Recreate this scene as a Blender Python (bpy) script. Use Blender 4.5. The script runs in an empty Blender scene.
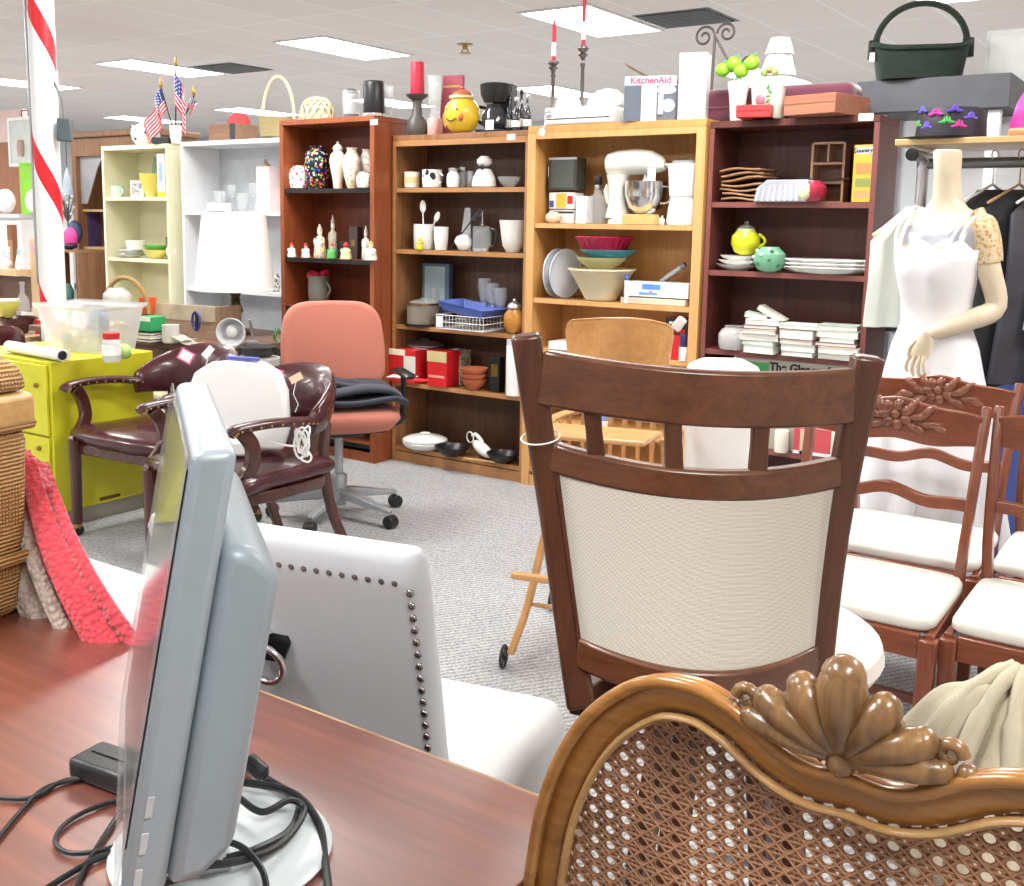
import bpy, math, random
from mathutils import Vector as V, Matrix, Euler
random.seed(7)
PI = math.pi
COL = bpy.context.scene.collection
# ---------------------------------------------------------------- camera numbers
F, PX, PY, H = 1063.0, 468.0, 375.0, 1.38
PITCH, ROLL, YAW = math.atan(156/1063.0), math.radians(0.75), math.radians(35.3)
_fw = V((-math.sin(YAW), math.cos(YAW), 0)); _rt = V((math.cos(YAW), math.sin(YAW), 0)); _up = V((0, 0, 1))
_f = _fw*math.cos(PITCH)-_up*math.sin(PITCH); _u = _up*math.cos(PITCH)+_fw*math.sin(PITCH)
CR = _rt*math.cos(ROLL)+_u*math.sin(ROLL); CU = _u*math.cos(ROLL)-_rt*math.sin(ROLL); CF = _f
CAM = V((0, 0, H))
def P(u, v, x=None, y=None, z=None, d=None):
    r = (u-PX)/F*CR-(v-PY)/F*CU+CF
    t = d if d is not None else (z-H)/r.z if z is not None else y/r.y if y is not None else x/r.x
    return CAM+r*t
def ax(u, y, z):
    n = CR-CF*((u-PX)/F); q = V((0, y, z))-CAM
    return -(q.dot(n))/n.x
def mpp(p): return (V(p)-CAM).dot(CF)/F
# ---------------------------------------------------------------- materials
def _base(name, rough=.5, metal=0, **k):
    m = bpy.data.materials.new(name); m.use_nodes = True
    b = m.node_tree.nodes['Principled BSDF']
    b.inputs['Roughness'].default_value = rough; b.inputs['Metallic'].default_value = metal
    for a, c in k.items(): b.inputs[a.replace('_', ' ')].default_value = c
    return m, m.node_tree, b
def _ramp(nt, fac, cols):
    r = nt.nodes.new('ShaderNodeValToRGB')
    while len(r.color_ramp.elements) < len(cols): r.color_ramp.elements.new(.5)
    for e, (p, c) in zip(r.color_ramp.elements, cols): e.position = p; e.color = (*c[:3], 1)
    nt.links.new(fac, r.inputs[0]); return r.outputs[0]
def _coord(nt, scale=(1, 1, 1), rot=(0, 0, 0), kind='Object'):
    c = nt.nodes.new('ShaderNodeTexCoord'); m = nt.nodes.new('ShaderNodeMapping')
    m.inputs['Scale'].default_value = scale; m.inputs['Rotation'].default_value = rot
    nt.links.new(c.outputs[kind], m.inputs[0]); return m.outputs[0]
def _noise(nt, vec, scale, detail=3, rough=.5, dist=0):
    n = nt.nodes.new('ShaderNodeTexNoise'); n.inputs['Scale'].default_value = scale; n.inputs['Detail'].default_value = detail
    n.inputs['Roughness'].default_value = rough; n.inputs['Distortion'].default_value = dist
    nt.links.new(vec, n.inputs['Vector']); return n.outputs['Fac']
def _bump(nt, b, h, strength, dist=.002):
    n = nt.nodes.new('ShaderNodeBump'); n.inputs['Strength'].default_value = strength; n.inputs['Distance'].default_value = dist
    nt.links.new(h, n.inputs['Height']); nt.links.new(n.outputs[0], b.inputs['Normal'])
def sc(c, k): return tuple(min(1, x*k) for x in c)
_cache = {}
def M(col, rough=.5, metal=0, var=.08, bump=0, bs=60, **k):
    key = (col, rough, metal, var, bump, bs, tuple(k.items()))
    if key in _cache: return _cache[key]
    m, nt, b = _base('paint_%d' % len(_cache), rough, metal, **k)
    vec = _coord(nt); n = _noise(nt, vec, 9)
    nt.links.new(_ramp(nt, n, [(.3, sc(col, 1-var)), (.7, sc(col, 1+var))]), b.inputs['Base Color'])
    if bump: _bump(nt, b, _noise(nt, vec, bs, 2), bump)
    _cache[key] = m; return m
def wood(name, c1, c2, axis='z', rough=.4, s=1, coat=0):
    m, nt, b = _base(name, rough, 0, Coat_Weight=coat, Coat_Roughness=.15)
    sc_ = {'x': (.6, 9, 9), 'y': (9, .6, 9), 'z': (9, 9, .6)}[axis]
    vec = _coord(nt, tuple(q*s for q in sc_)); n = _noise(nt, vec, 3, 6, .65, .8)
    n2 = _noise(nt, vec, 14, 4, .6)
    mx = nt.nodes.new('ShaderNodeMath'); mx.operation = 'MULTIPLY_ADD'; mx.inputs[1].default_value = .35
    nt.links.new(n2, mx.inputs[0]); nt.links.new(n, mx.inputs[2])
    nt.links.new(_ramp(nt, mx.outputs[0], [(.42, c1), (.62, tuple((a+b_)/2 for a, b_ in zip(c1, c2))), (.85, c2)]), b.inputs['Base Color'])
    _bump(nt, b, n2, .08); return m
def wicker(name, c1, c2, su=90, sv=90, rough=.55, kind='xyz'):
    """woven look: interleaved wave bands used as bump and colour"""
    m, nt, b = _base(name, rough)
    vec = _coord(nt)
    def wave(d, s):
        w = nt.nodes.new('ShaderNodeTexWave'); w.bands_direction = d; w.inputs['Scale'].default_value = s
        w.inputs['Distortion'].default_value = 1.2; w.inputs['Detail Scale'].default_value = 2; nt.links.new(vec, w.inputs[0]); return w.outputs['Fac']
    a, c, e = wave('Z', sv), wave('X', su), wave('Y', su)
    mx = nt.nodes.new('ShaderNodeMath'); mx.operation = 'MAXIMUM'; nt.links.new(c, mx.inputs[0]); nt.links.new(e, mx.inputs[1])
    mu = nt.nodes.new('ShaderNodeMath'); mu.operation = 'MULTIPLY'; nt.links.new(a, mu.inputs[0]); nt.links.new(mx.outputs[0], mu.inputs[1])
    nt.links.new(_ramp(nt, mu.outputs[0], [(.05, c1), (.6, c2)]), b.inputs['Base Color']); _bump(nt, b, mu.outputs[0], .9, .004); return m
def fabric(name, col, s=500, rough=.9, bump=.3, var=.06, sheen=.2):
    m, nt, b = _base(name, rough, 0, Sheen_Weight=sheen)
    vec = _coord(nt)
    ck = nt.nodes.new('ShaderNodeTexChecker'); ck.inputs['Scale'].default_value = s
    ck.inputs['Color1'].default_value = (*sc(col, 1+var), 1); ck.inputs['Color2'].default_value = (*sc(col, 1-var), 1)
    nt.links.new(vec, ck.inputs[0]); nt.links.new(ck.outputs[0], b.inputs['Base Color'])
    _bump(nt, b, _noise(nt, vec, s*.6, 2), bump, .001); return m
def spots(name, base, cols, s=60, rough=.3, thr=.5):
    m, nt, b = _base(name, rough)
    vec = _coord(nt); v = nt.nodes.new('ShaderNodeTexVoronoi'); v.inputs['Scale'].default_value = s; nt.links.new(vec, v.inputs['Vector'])
    sep = nt.nodes.new('ShaderNodeSeparateColor'); nt.links.new(v.outputs['Color'], sep.inputs[0])
    cc = [(i/len(cols), c) for i, c in enumerate(cols)]
    r = nt.nodes.new('ShaderNodeValToRGB'); r.color_ramp.interpolation = 'CONSTANT'
    while len(r.color_ramp.elements) < len(cc): r.color_ramp.elements.new(.5)
    for e, (p, c) in zip(r.color_ramp.elements, cc): e.position = p; e.color = (*c, 1)
    nt.links.new(sep.outputs[0], r.inputs[0])
    lt = nt.nodes.new('ShaderNodeMath'); lt.operation = 'LESS_THAN'; lt.inputs[1].default_value = thr; nt.links.new(v.outputs['Distance'], lt.inputs[0])
    mx = nt.nodes.new('ShaderNodeMix'); mx.data_type = 'RGBA'; mx.inputs[6].default_value = (*base, 1)
    nt.links.new(lt.outputs[0], mx.inputs[0]); nt.links.new(r.outputs[0], mx.inputs[7]); nt.links.new(mx.outputs[2], b.inputs['Base Color']); return m
def glass(name, col=(.9, .95, .95), rough=.05, alpha=.35):
    m, nt, b = _base(name, rough, 0, Alpha=alpha, Specular_IOR_Level=.8)
    n = _noise(nt, _coord(nt), 8); nt.links.new(_ramp(nt, n, [(.3, sc(col, .92)), (.7, col)]), b.inputs['Base Color']); return m
def emit(name, col, st):
    m, nt, b = _base(name, .5); b.inputs['Base Color'].default_value = (*col, 1)
    b.inputs['Emission Color'].default_value = (*col, 1); b.inputs['Emission Strength'].default_value = st; return m
def stripes(name, cols, scale, axis='Z', rough=.5):
    m, nt, b = _base(name, rough); vec = _coord(nt, (scale,)*3)
    sp = nt.nodes.new('ShaderNodeSeparateXYZ'); nt.links.new(vec, sp.inputs[0])
    fr = nt.nodes.new('ShaderNodeMath'); fr.operation = 'FRACT'; nt.links.new(sp.outputs[axis], fr.inputs[0])
    r = nt.nodes.new('ShaderNodeValToRGB'); r.color_ramp.interpolation = 'CONSTANT'
    while len(r.color_ramp.elements) < len(cols): r.color_ramp.elements.new(.5)
    for i, (e, c) in enumerate(zip(r.color_ramp.elements, cols)): e.position = i/len(cols); e.color = (*c, 1)
    nt.links.new(fr.outputs[0], r.inputs[0]); nt.links.new(r.outputs[0], b.inputs['Base Color']); return m
# ---------------------------------------------------------------- mesh building
class MB:
    def __init__(s): s.v = []; s.f = []
    def add(s, vs, fs, m=None):
        o = len(s.v); s.v += [(m @ V(q)) if m else V(q) for q in vs]; s.f += [tuple(i+o for i in q) for q in fs]; return s
    def box(s, c, d, rot=None):
        m = Matrix.Translation(V(c)) @ (Euler(rot).to_matrix().to_4x4() if rot else Matrix())
        x, y, z = d[0]/2, d[1]/2, d[2]/2
        return s.add([(-x,-y,-z),(x,-y,-z),(x,y,-z),(-x,y,-z),(-x,-y,z),(x,-y,z),(x,y,z),(-x,y,z)],
                     [(0,3,2,1),(4,5,6,7),(0,1,5,4),(1,2,6,5),(2,3,7,6),(3,0,4,7)], m)
    def bb(s, x0, x1, y0, y1, z0, z1): return s.box(((x0+x1)/2, (y0+y1)/2, (z0+z1)/2), (x1-x0, y1-y0, z1-z0))
    def loft(s, rings, cap=True, closed=False):
        n = len(rings[0]); vs = [p for r in rings for p in r]; fs = []; k = len(rings)
        for i in range(k if closed else k-1):
            a, b = i*n, ((i+1) % k)*n
            for j in range(n):
                j2 = (j+1) % n; fs.append((a+j, a+j2, b+j2, b+j))
        if cap and not closed: fs.append(tuple(range(n-1, -1, -1))); fs.append(tuple(range((k-1)*n, k*n)))
        return s.add(vs, fs)
    def lathe(s, prof, c=(0, 0, 0), n=20, m=None, sx=1, sy=1):
        rings = [[(c[0]+max(r, 1e-4)*sx*math.cos(2*PI*j/n), c[1]+max(r, 1e-4)*sy*math.sin(2*PI*j/n), c[2]+z) for j in range(n)] for r, z in prof]
        if m: rings = [[m @ V(p) for p in r] for r in rings]
        return s.loft(rings)
    def sphere(s, c, r, n=12, rot=None):
        if not hasattr(r, '__len__'): r = (r, r, r)
        m = Matrix.Translation(V(c)) @ (Euler(rot).to_matrix().to_4x4() if rot else Matrix()) @ Matrix.Diagonal((*r, 1))
        k = n//2+2
        return s.lathe([(math.sin(PI*i/k), -math.cos(PI*i/k)) for i in range(k+1)], n=n, m=m)
    def tube(s, pts, r, n=8, closed=False, rb=None, up=(0, 0, 1)):
        """round (or elliptic, rb) tube; r number or list"""
        pts = [V(p) for p in pts]; k = len(pts); rs = r if hasattr(r, '__len__') else [r]*k
        rbs = rb if hasattr(rb, '__len__') else [rb]*k; rings = []; pn = None
        for i, p in enumerate(pts):
            t = (pts[(i+1) % k]-pts[i-1]) if closed else (pts[min(i+1, k-1)]-pts[max(i-1, 0)])
            if t.length < 1e-9: t = V((0, 0, 1))
            t.normalize()
            if rb is not None: a = V(up)-t*t.dot(V(up))
            else: a = (pn-t*t.dot(pn)) if pn else (V((0, 0, 1))-t*t.z if abs(t.z) < .95 else V((1, 0, 0))-t*t.x)
            if a.length < 1e-6: a = t.orthogonal()
            a.normalize(); pn = a; b = t.cross(a); q = rbs[i] if rbs[i] is not None else rs[i]
            rings.append([p+a*q*math.cos(2*PI*j/n)+b*rs[i]*math.sin(2*PI*j/n) for j in range(n)])
        return s.loft(rings, closed=closed)
    def sweep(s, pts, w, h, up=(0, 0, 1), closed=False):
        """rectangular section: w across, h along up"""
        pts = [V(p) for p in pts]; k = len(pts); ws = w if hasattr(w, '__len__') else [w]*k; hs = h if hasattr(h, '__len__') else [h]*k; rings = []
        for i, p in enumerate(pts):
            t = (pts[(i+1) % k]-pts[i-1]) if closed else (pts[min(i+1, k-1)]-pts[max(i-1, 0)]); t.normalize()
            a = V(up)-t*t.dot(V(up)); a = a.normalized() if a.length > 1e-6 else t.orthogonal().normalized(); b = t.cross(a)
            rings.append([p+a*hs[i]/2*x+b*ws[i]/2*y for x, y in ((-1, -1), (-1, 1), (1, 1), (1, -1))])
        return s.loft(rings, closed=closed)
    def prism(s, poly, a0, a1, plane='xy'):
        f = {'xy': lambda p, a: (p[0], p[1], a), 'xz': lambda p, a: (p[0], a, p[1]), 'yz': lambda p, a: (a, p[0], p[1])}[plane]
        return s.loft([[f(p, a0) for p in poly], [f(p, a1) for p in poly]])
    def grid(s, fn, nu, nv):
        vs = [fn(i/nu, j/nv) for j in range(nv+1) for i in range(nu+1)]
        return s.add(vs, [(j*(nu+1)+i, j*(nu+1)+i+1, (j+1)*(nu+1)+i+1, (j+1)*(nu+1)+i) for j in range(nv) for i in range(nu)])
    def xf(s, m): s.v = [m @ q for q in s.v]; return s
    def build(s, name, mat, parent=None, bevel=0, sub=0, solid=0, loc=None, rz=0, ang=40, seg=2, fix=True):
        me = bpy.data.meshes.new(name); me.from_pydata([tuple(q) for q in s.v], [], s.f); me.validate()
        if fix:
            import bmesh
            bm = bmesh.new(); bm.from_mesh(me); bmesh.ops.recalc_face_normals(bm, faces=bm.faces); bm.to_mesh(me); bm.free()
        me.polygons.foreach_set('use_smooth', [True]*len(me.polygons)); me.set_sharp_from_angle(angle=math.radians(ang))
        me.materials.append(mat); o = bpy.data.objects.new(name, me); COL.objects.link(o)
        if parent: o.parent = parent
        if loc is not None: o.location = loc
        if rz: o.rotation_euler = (0, 0, rz)
        if solid: q = o.modifiers.new('s', 'SOLIDIFY'); q.thickness = solid; q.offset = 0
        if bevel: q = o.modifiers.new('b', 'BEVEL'); q.width = bevel; q.segments = seg; q.limit_method = 'ANGLE'; q.angle_limit = math.radians(35)
        if sub: q = o.modifiers.new('u', 'SUBSURF'); q.levels = sub; q.render_levels = sub
        return o
def tag(o, label, cat=None, group=None, kind=None):
    if label: o['label'] = label
    if cat: o['category'] = cat
    if group: o['group'] = group
    if kind: o['kind'] = kind
    return o
def thing(name, label, cat, loc=(0, 0, 0), rz=0, group=None):
    o = bpy.data.objects.new(name, None); COL.objects.link(o); o.location = loc; o.rotation_euler = (0, 0, rz); o.empty_display_size = .05
    return tag(o, label, cat, group)
def struct(name, mb, mat, **k): return tag(mb.build(name, mat, **k), None, kind='structure')
def dup(root, loc, rz, label, group=None):
    r = root.copy(); COL.objects.link(r); r.location = loc; r.rotation_euler = (0, 0, rz); r['label'] = label
    if group: r['group'] = group
    for ch in list(root.children):
        c = ch.copy(); COL.objects.link(c); c.parent = r
        for g in ch.children: d = g.copy(); COL.objects.link(d); d.parent = c
    return r
def text(s, name, size, mat, parent=None, loc=(0, 0, 0), rot=(PI/2, 0, 0), ext=.0004, bold=0, squeeze=1, label=None, align='CENTER'):
    cu = bpy.data.curves.new(name, 'FONT'); cu.body = s; cu.size = size; cu.extrude = ext; cu.offset = bold; cu.align_x = align; cu.align_y = 'CENTER'
    t = bpy.data.objects.new(name, cu); COL.objects.link(t)
    dg = bpy.context.evaluated_depsgraph_get(); me = bpy.data.meshes.new_from_object(t.evaluated_get(dg)); bpy.data.objects.remove(t)
    o = bpy.data.objects.new(name, me); COL.objects.link(o); me.materials.clear(); me.materials.append(mat)
    o.parent = parent; o.location = loc; o.rotation_euler = rot; o.scale = (squeeze, 1, 1)
    if label: o['label'] = label
    return o
def arc(cx, cz, rx, rz_, a0, a1, n, f): return [f(cx+rx*math.cos(a0+(a1-a0)*i/n), cz+rz_*math.sin(a0+(a1-a0)*i/n)) for i in range(n+1)]
def cr(pts, n=6, closed=False):
    """Catmull-Rom through points"""
    pts = [V(p) for p in pts]; k = len(pts); out = []
    for i in range(k if closed else k-1):
        a = pts[i-1] if closed or i > 0 else pts[0]*2-pts[1]; b = pts[i]; c = pts[(i+1) % k]
        d = pts[(i+2) % k] if closed or i+2 < k else pts[-1]*2-pts[-2]
        for j in range(n):
            t = j/n; out.append(.5*((2*b)+(c-a)*t+(2*a-5*b+4*c-d)*t*t+(3*b-a-3*c+d)*t**3))
    if not closed: out.append(pts[-1])
    return out
# shared palette
WHITE = M((.86, .86, .85), .35); MATTWHITE = M((.82, .82, .8), .8); CREAM = M((.85, .78, .6), .35); BLACK = M((.012, .012, .014), .35)
DARK = M((.03, .03, .035), .6); CHROME = M((.75, .76, .78), .18, 1); STEEL = M((.5, .5, .52), .35, .9); BRASS = M((.45, .3, .1), .3, 1)
RED = M((.6, .015, .02), .4); GREYP = M((.3, .32, .34), .45); TAGW = M((.9, .9, .88), .7); TERRA = M((.5, .14, .06), .8)
SKIN = M((.78, .66, .5), .45); CLEAR = glass('clear_glass', (.8, .85, .86), .05, .3); FROST = glass('frosted', (.92, .94, .95), .3, .6); GREEN = M((.06, .35, .08), .45)
BLUE = M((.05, .1, .45), .45); PINK = M((.8, .1, .3), .5); YEL = M((.8, .65, .02), .45); BROWNW = wood('brown_wood_small', (.12, .045, .015), (.25, .11, .045)); GOLDW = wood('pale_wood_small', (.45, .26, .1), (.62, .4, .18))
# ---------------------------------------------------------------- the shell
ZC = 2.88
m, nt, b = _base('ceiling_tiles', .9); vec = _coord(nt)
br = nt.nodes.new('ShaderNodeTexBrick'); br.offset = 0; br.inputs['Scale'].default_value = 1; br.inputs['Brick Width'].default_value = .61; br.inputs['Row Height'].default_value = 1.22
br.inputs['Mortar Size'].default_value = .012; br.inputs['Color1'].default_value = (.8, .745, .72, 1); br.inputs['Color2'].default_value = (.84, .785, .76, 1); br.inputs['Mortar'].default_value = (.9, .89, .88, 1)
nt.links.new(vec, br.inputs[0]); nt.links.new(br.outputs[0], b.inputs['Base Color'])
_bump(nt, b, _noise(nt, vec, 160, 2), .25, .002)
X0, X1, Y0, Y1 = -17.5, 3.2, -4.0, 14.2
cm = MB().bb(X0, X1, Y0, Y1, 0, .06); struct('ceiling', cm, m, loc=(0, 0, ZC))
m, nt, b = _base('grey_carpet', .95); vec = _coord(nt, rot=(0, 0, .6))
w = nt.nodes.new('ShaderNodeTexWave'); w.inputs['Scale'].default_value = 14; w.inputs['Distortion'].default_value = 5; w.inputs['Detail'].default_value = 3; w.inputs['Detail Scale'].default_value = 6
nt.links.new(vec, w.inputs[0]); n = _noise(nt, vec, 120, 3)
a_ = nt.nodes.new('ShaderNodeMath'); a_.operation = 'MULTIPLY_ADD'; a_.inputs[1].default_value = .45; nt.links.new(w.outputs['Fac'], a_.inputs[0]); nt.links.new(n, a_.inputs[2])
nt.links.new(_ramp(nt, a_.outputs[0], [(.4, (.19, .195, .205)), (.72, (.36, .365, .37)), (.95, (.46, .46, .465))]), b.inputs['Base Color']); _bump(nt, b, a_.outputs[0], .5, .004)
struct('floor', MB().bb(X0, X1, Y0, Y1, -.05, 0), m)
WALLM = M((.66, .7, .73), .8, var=.03); WALLP = M((.75, .62, .54), .8, var=.03)
struct('wall_back', MB().bb(X0, X1, Y1, Y1+.1, 0, ZC), WALLM); struct('wall_left', MB().bb(X0-.1, X0, Y0, Y1, 0, ZC), WALLM)
struct('wall_right', MB().bb(X1, X1+.1, Y0, Y1, 0, ZC), WALLP); struct('wall_front', MB().bb(X0, X1, Y0-.1, Y0, 0, ZC), WALLM)
bbm = M((.2, .2, .21), .6)
struct('baseboard_back', MB().bb(X0+.03, X1-.03, Y1-.015, Y1, 0, .1), bbm); struct('baseboard_left', MB().bb(X0, X0+.015, Y0, Y1-.02, 0, .1), bbm)
# recessed fluorescent troffers
diff = emit('diffuser_glow', (1, .99, .96), 6); frm = M((.8, .8, .8), .5)
LX = [-14.2, -11.65, -9.14, -6.62, -4.1, -1.58, .94]; LY = [-.06, 3.66, 7.38, 11.1]
first = None
for j, y in enumerate(LY):
    for i, x in enumerate(LX):
        vis = (j == 2 and x < -3) or j == 3
        pos = ['first', 'second', 'third', 'fourth', 'fifth', 'sixth', 'seventh'][i]
        row = ['behind the camera', 'over the burgundy chairs', 'of the row past the bookcases', 'of the distant row by the back wall'][j]
        lab = 'white ceiling light, %s from left %s' % (pos, row)
        if first is None:
            first = thing('ceiling_light', lab, 'ceiling light', (x, y, ZC), 0, 'fluorescent panels in the ceiling')
            fb = MB()
            for a0, a1, b0, b1 in ((-.305, .305, -.61, -.585), (-.305, .305, .585, .61), (-.305, -.28, -.585, .585), (.28, .305, -.585, .585)): fb.bb(a0, a1, b0, b1, -.012, -.001)
            fb.build('frame', frm, first); MB().bb(-.28, .28, -.585, .585, -.008, -.002).build('diffuser', diff, first)
        else: dup(first, (x, y, ZC), 0, lab)
        ld = bpy.data.lights.new('panel_light', 'AREA'); ld.shape = 'RECTANGLE'; ld.size = .55; ld.size_y = 1.15; ld.energy = 34 if j < 3 else 26; ld.color = (1, .985, .955)
        lo = bpy.data.objects.new('panel_light', ld); COL.objects.link(lo); lo.location = (x, y, ZC-.03)
def vent(x, y, lab):
    t = thing('ceiling_vent', lab, 'vent', (x, y, ZC)); f_ = MB()
    for q in range(11): f_.box((0, -.25+q*.05, -.008), (.56, .03, .006), (.5, 0, 0))
    f_.build('louvre', GREYP, t); MB().bb(-.3, .3, -.3, .3, -.004, -.001).build('backing', M((.2, .2, .2), .7), t)
vent(-3.45, 7.62, 'grey louvred air vent tile right of the brightest ceiling panel')
vent(-8.5, 7.75, 'grey louvred air vent tile above the flags')
t = thing('sprinkler', 'small brass fire sprinkler on the ceiling above the red candle', 'sprinkler', tuple(P(465, 44, z=ZC))); t.scale = (1.9, 1.9, 1.5)
MB().lathe([(.035, 0), (.035, -.006), (.012, -.008), (.012, -.03)]).build('flange', BRASS, t); s_ = MB().lathe([(.03, -.05), (.03, -.054)])
s_.tube([(-.012, 0, -.03), (-.02, 0, -.04), (-.004, 0, -.05)], .003); s_.tube([(.012, 0, -.03), (.02, 0, -.04), (.004, 0, -.05)], .003); s_.build('deflector', BRASS, t)
# striped steel column
pp = P(51, 250, d=5.75); PXc, PYc = pp.x, pp.y
m, nt, b = _base('candy_stripe', .35); vec = _coord(nt)
sp = nt.nodes.new('ShaderNodeSeparateXYZ'); nt.links.new(vec, sp.inputs[0])
at2 = nt.nodes.new('ShaderNodeMath'); at2.operation = 'ARCTAN2'; nt.links.new(sp.outputs['Y'], at2.inputs[0]); nt.links.new(sp.outputs['X'], at2.inputs[1])
dv = nt.nodes.new('ShaderNodeMath'); dv.operation = 'DIVIDE'; dv.inputs[1].default_value = 2*PI; nt.links.new(at2.outputs[0], dv.inputs[0])
ma = nt.nodes.new('ShaderNodeMath'); ma.operation = 'MULTIPLY_ADD'; ma.inputs[1].default_value = 1.28; nt.links.new(sp.outputs['Z'], ma.inputs[0]); nt.links.new(dv.outputs[0], ma.inputs[2])
fr = nt.nodes.new('ShaderNodeMath'); fr.operation = 'FRACT'; nt.links.new(ma.outputs[0], fr.inputs[0])
r = nt.nodes.new('ShaderNodeValToRGB'); r.color_ramp.interpolation = 'CONSTANT'; r.color_ramp.elements[0].color = (.82, .83, .85, 1); r.color_ramp.elements[1].position = .8; r.color_ramp.elements[1].color = (.75, .01, .02, 1)
nt.links.new(fr.outputs[0], r.inputs[0]); nt.links.new(r.outputs[0], b.inputs['Base Color'])
t = thing('column', 'round white post wound with a red ribbon stripe', 'column', (PXc, PYc, 0))
MB().lathe([(.068, 0), (.068, ZC)], n=32).build('shaft', m, t)
MB().tube([(-.05, -.055, 1.0), (-.05, -.055, 2.84)], .008).build('conduit', STEEL, t)
q = P(47, 78, d=5.65)
ct = thing('outlet_box', 'white electric outlet box strapped to the striped post', 'electric box', tuple(q))
MB().box((0, 0, 0), (.1, .06, .09), (0, 0, YAW)).build('box', WHITE, ct, bevel=.006); MB().box((-.06, 0, .02), (.05, .05, .12), (0, 0, YAW)).build('conduit_elbow', M((.7, .7, .7), .4), ct, bevel=.01)
q2 = P(65, 130, d=5.62); q3 = P(47, 0, d=5.64)
ct = thing('power_adapter', 'dark grey plug adapter hanging from its cord beside the striped post', 'adapter', tuple(q2))
MB().box((0, 0, 0), (.075, .05, .12), (0, .05, YAW)).build('body', M((.08, .1, .11), .5), ct, bevel=.008)
a = q-q2; c3 = q3-q2
MB().tube(cr([(0, 0, .05), (-.02, 0, .16), a+V((.06, -.02, .02)), a+V((.05, -.03, .09)), a+V((0, -.03, .08)), c3+V((0, -.01, 0)), c3+V((-.01, -.01, .12))]), .006, 6).build('cord', M((.12, .14, .14), .5), ct)
# ---------------------------------------------------------------- bookcases
YF = 4.648
W_CREAM = M((.72, .69, .48), .5, var=.03); W_WHITE = M((.74, .76, .78), .45, var=.03)
W_RED = wood('cherry_laminate', (.2, .045, .015), (.33, .09, .03)); W_BROWN = wood('walnut_brown', (.16, .065, .025), (.36, .17, .07))
W_OAK = wood('honey_oak', (.5, .24, .07), (.66, .36, .12)); W_OAKE = wood('honey_oak_edge', (.58, .3, .1), (.72, .42, .17)); W_DARK = wood('mahogany_dark', (.075, .02, .016), (.15, .04, .03)); W_DARKE = M((.24, .075, .06), .4)
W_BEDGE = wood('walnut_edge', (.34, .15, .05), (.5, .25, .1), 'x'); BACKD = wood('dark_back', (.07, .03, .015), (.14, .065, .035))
def case(name, label, x0, x1, yf, zt, zs, depth, side, edge, back, top_h=.03, kick=.08, shelf_edge=None, face=.022, rail=0):
    t = thing(name, label, 'bookcase', ((x0+x1)/2, yf+depth/2, 0)); w = (x1-x0)/2; d = depth/2
    for sgn in (-1, 1):
        sp_ = MB().bb(*sorted((sgn*w, sgn*(w-face))), -d+.003, d, 0, zt-.001); o = sp_.build('side_panel', side, t)
        MB().bb(*sorted((sgn*w, sgn*(w-face))), -d, -d+.003, 0, zt-.001).build('edge_strip', edge, o)
    o = MB().bb(-w, w, -d, d, zt, zt+top_h-.001).build('top_panel', side, t, bevel=.002)
    if rail: MB().bb(-w+face, w-face, -d-.001, -d+.018, zt-rail, zt).build('top_rail', edge, t)
    MB().bb(-w+face, w-face, d-.012, d-.002, 0, zt).build('back_panel', back, t)
    for z in zs:
        o = MB().bb(-w+face, w-face, -d+.012, d-.013, z-.022, z).build('shelf', side, t)
        MB().bb(-w+face, w-face, -d+.008, -d+.012, z-.024, z).build('shelf_edge', shelf_edge or edge, o)
    if kick: MB().bb(-w+face, w-face, -d+.005, -d+.02, 0, kick-.024).build('kick_board', edge, t)
    return t
case('bookcase', 'cream painted bookcase with three visible shelves of glassware', -6.43, -5.73, YF, 1.815, [1.499, 1.083, .6, .15], .3, W_CREAM, W_CREAM, W_CREAM)
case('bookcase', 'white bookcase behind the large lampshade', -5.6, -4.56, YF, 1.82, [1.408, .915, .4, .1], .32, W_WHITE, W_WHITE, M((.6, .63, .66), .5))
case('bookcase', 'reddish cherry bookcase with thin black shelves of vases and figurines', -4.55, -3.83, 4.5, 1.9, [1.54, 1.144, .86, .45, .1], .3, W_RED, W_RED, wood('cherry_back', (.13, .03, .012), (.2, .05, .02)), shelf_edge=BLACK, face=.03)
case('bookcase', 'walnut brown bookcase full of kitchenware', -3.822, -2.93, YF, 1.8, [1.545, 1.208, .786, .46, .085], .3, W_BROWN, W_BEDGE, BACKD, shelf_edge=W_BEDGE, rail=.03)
case('bookcase', 'honey oak bookcase holding the cream stand mixer', -2.925, -1.975, YF-.02, 1.81, [1.364, .985, .73, .35, .1], .32, W_OAK, W_OAKE, W_OAK, top_h=.035, face=.045, rail=.03)
case('bookcase', 'dark mahogany bookcase at the right with stacked craft books', -1.965, -1.222, YF, 1.8, [1.471, 1.162, .799, .361, .1], .32, W_DARK, W_DARKE, W_DARK)
def tag_label(u, v, y, lab, w=.05, h=.03):
    p = P(u, v, y=y+.0015); tag(MB().box((0, 0, 0), (w, .002, h)).build('price_sticker', TAGW, None, loc=tuple(p)), lab, 'price tag', 'white stickers on the bookcase tops')
tag_label(374, 122, 4.498, 'white price sticker on the top edge of the cherry bookcase'); tag_label(511, 137, YF-.003, 'white price sticker on the top edge of the walnut bookcase')
tag_label(866, 117, YF-.003, 'white price sticker on the top right corner of the mahogany bookcase', .06, .03)
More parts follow.
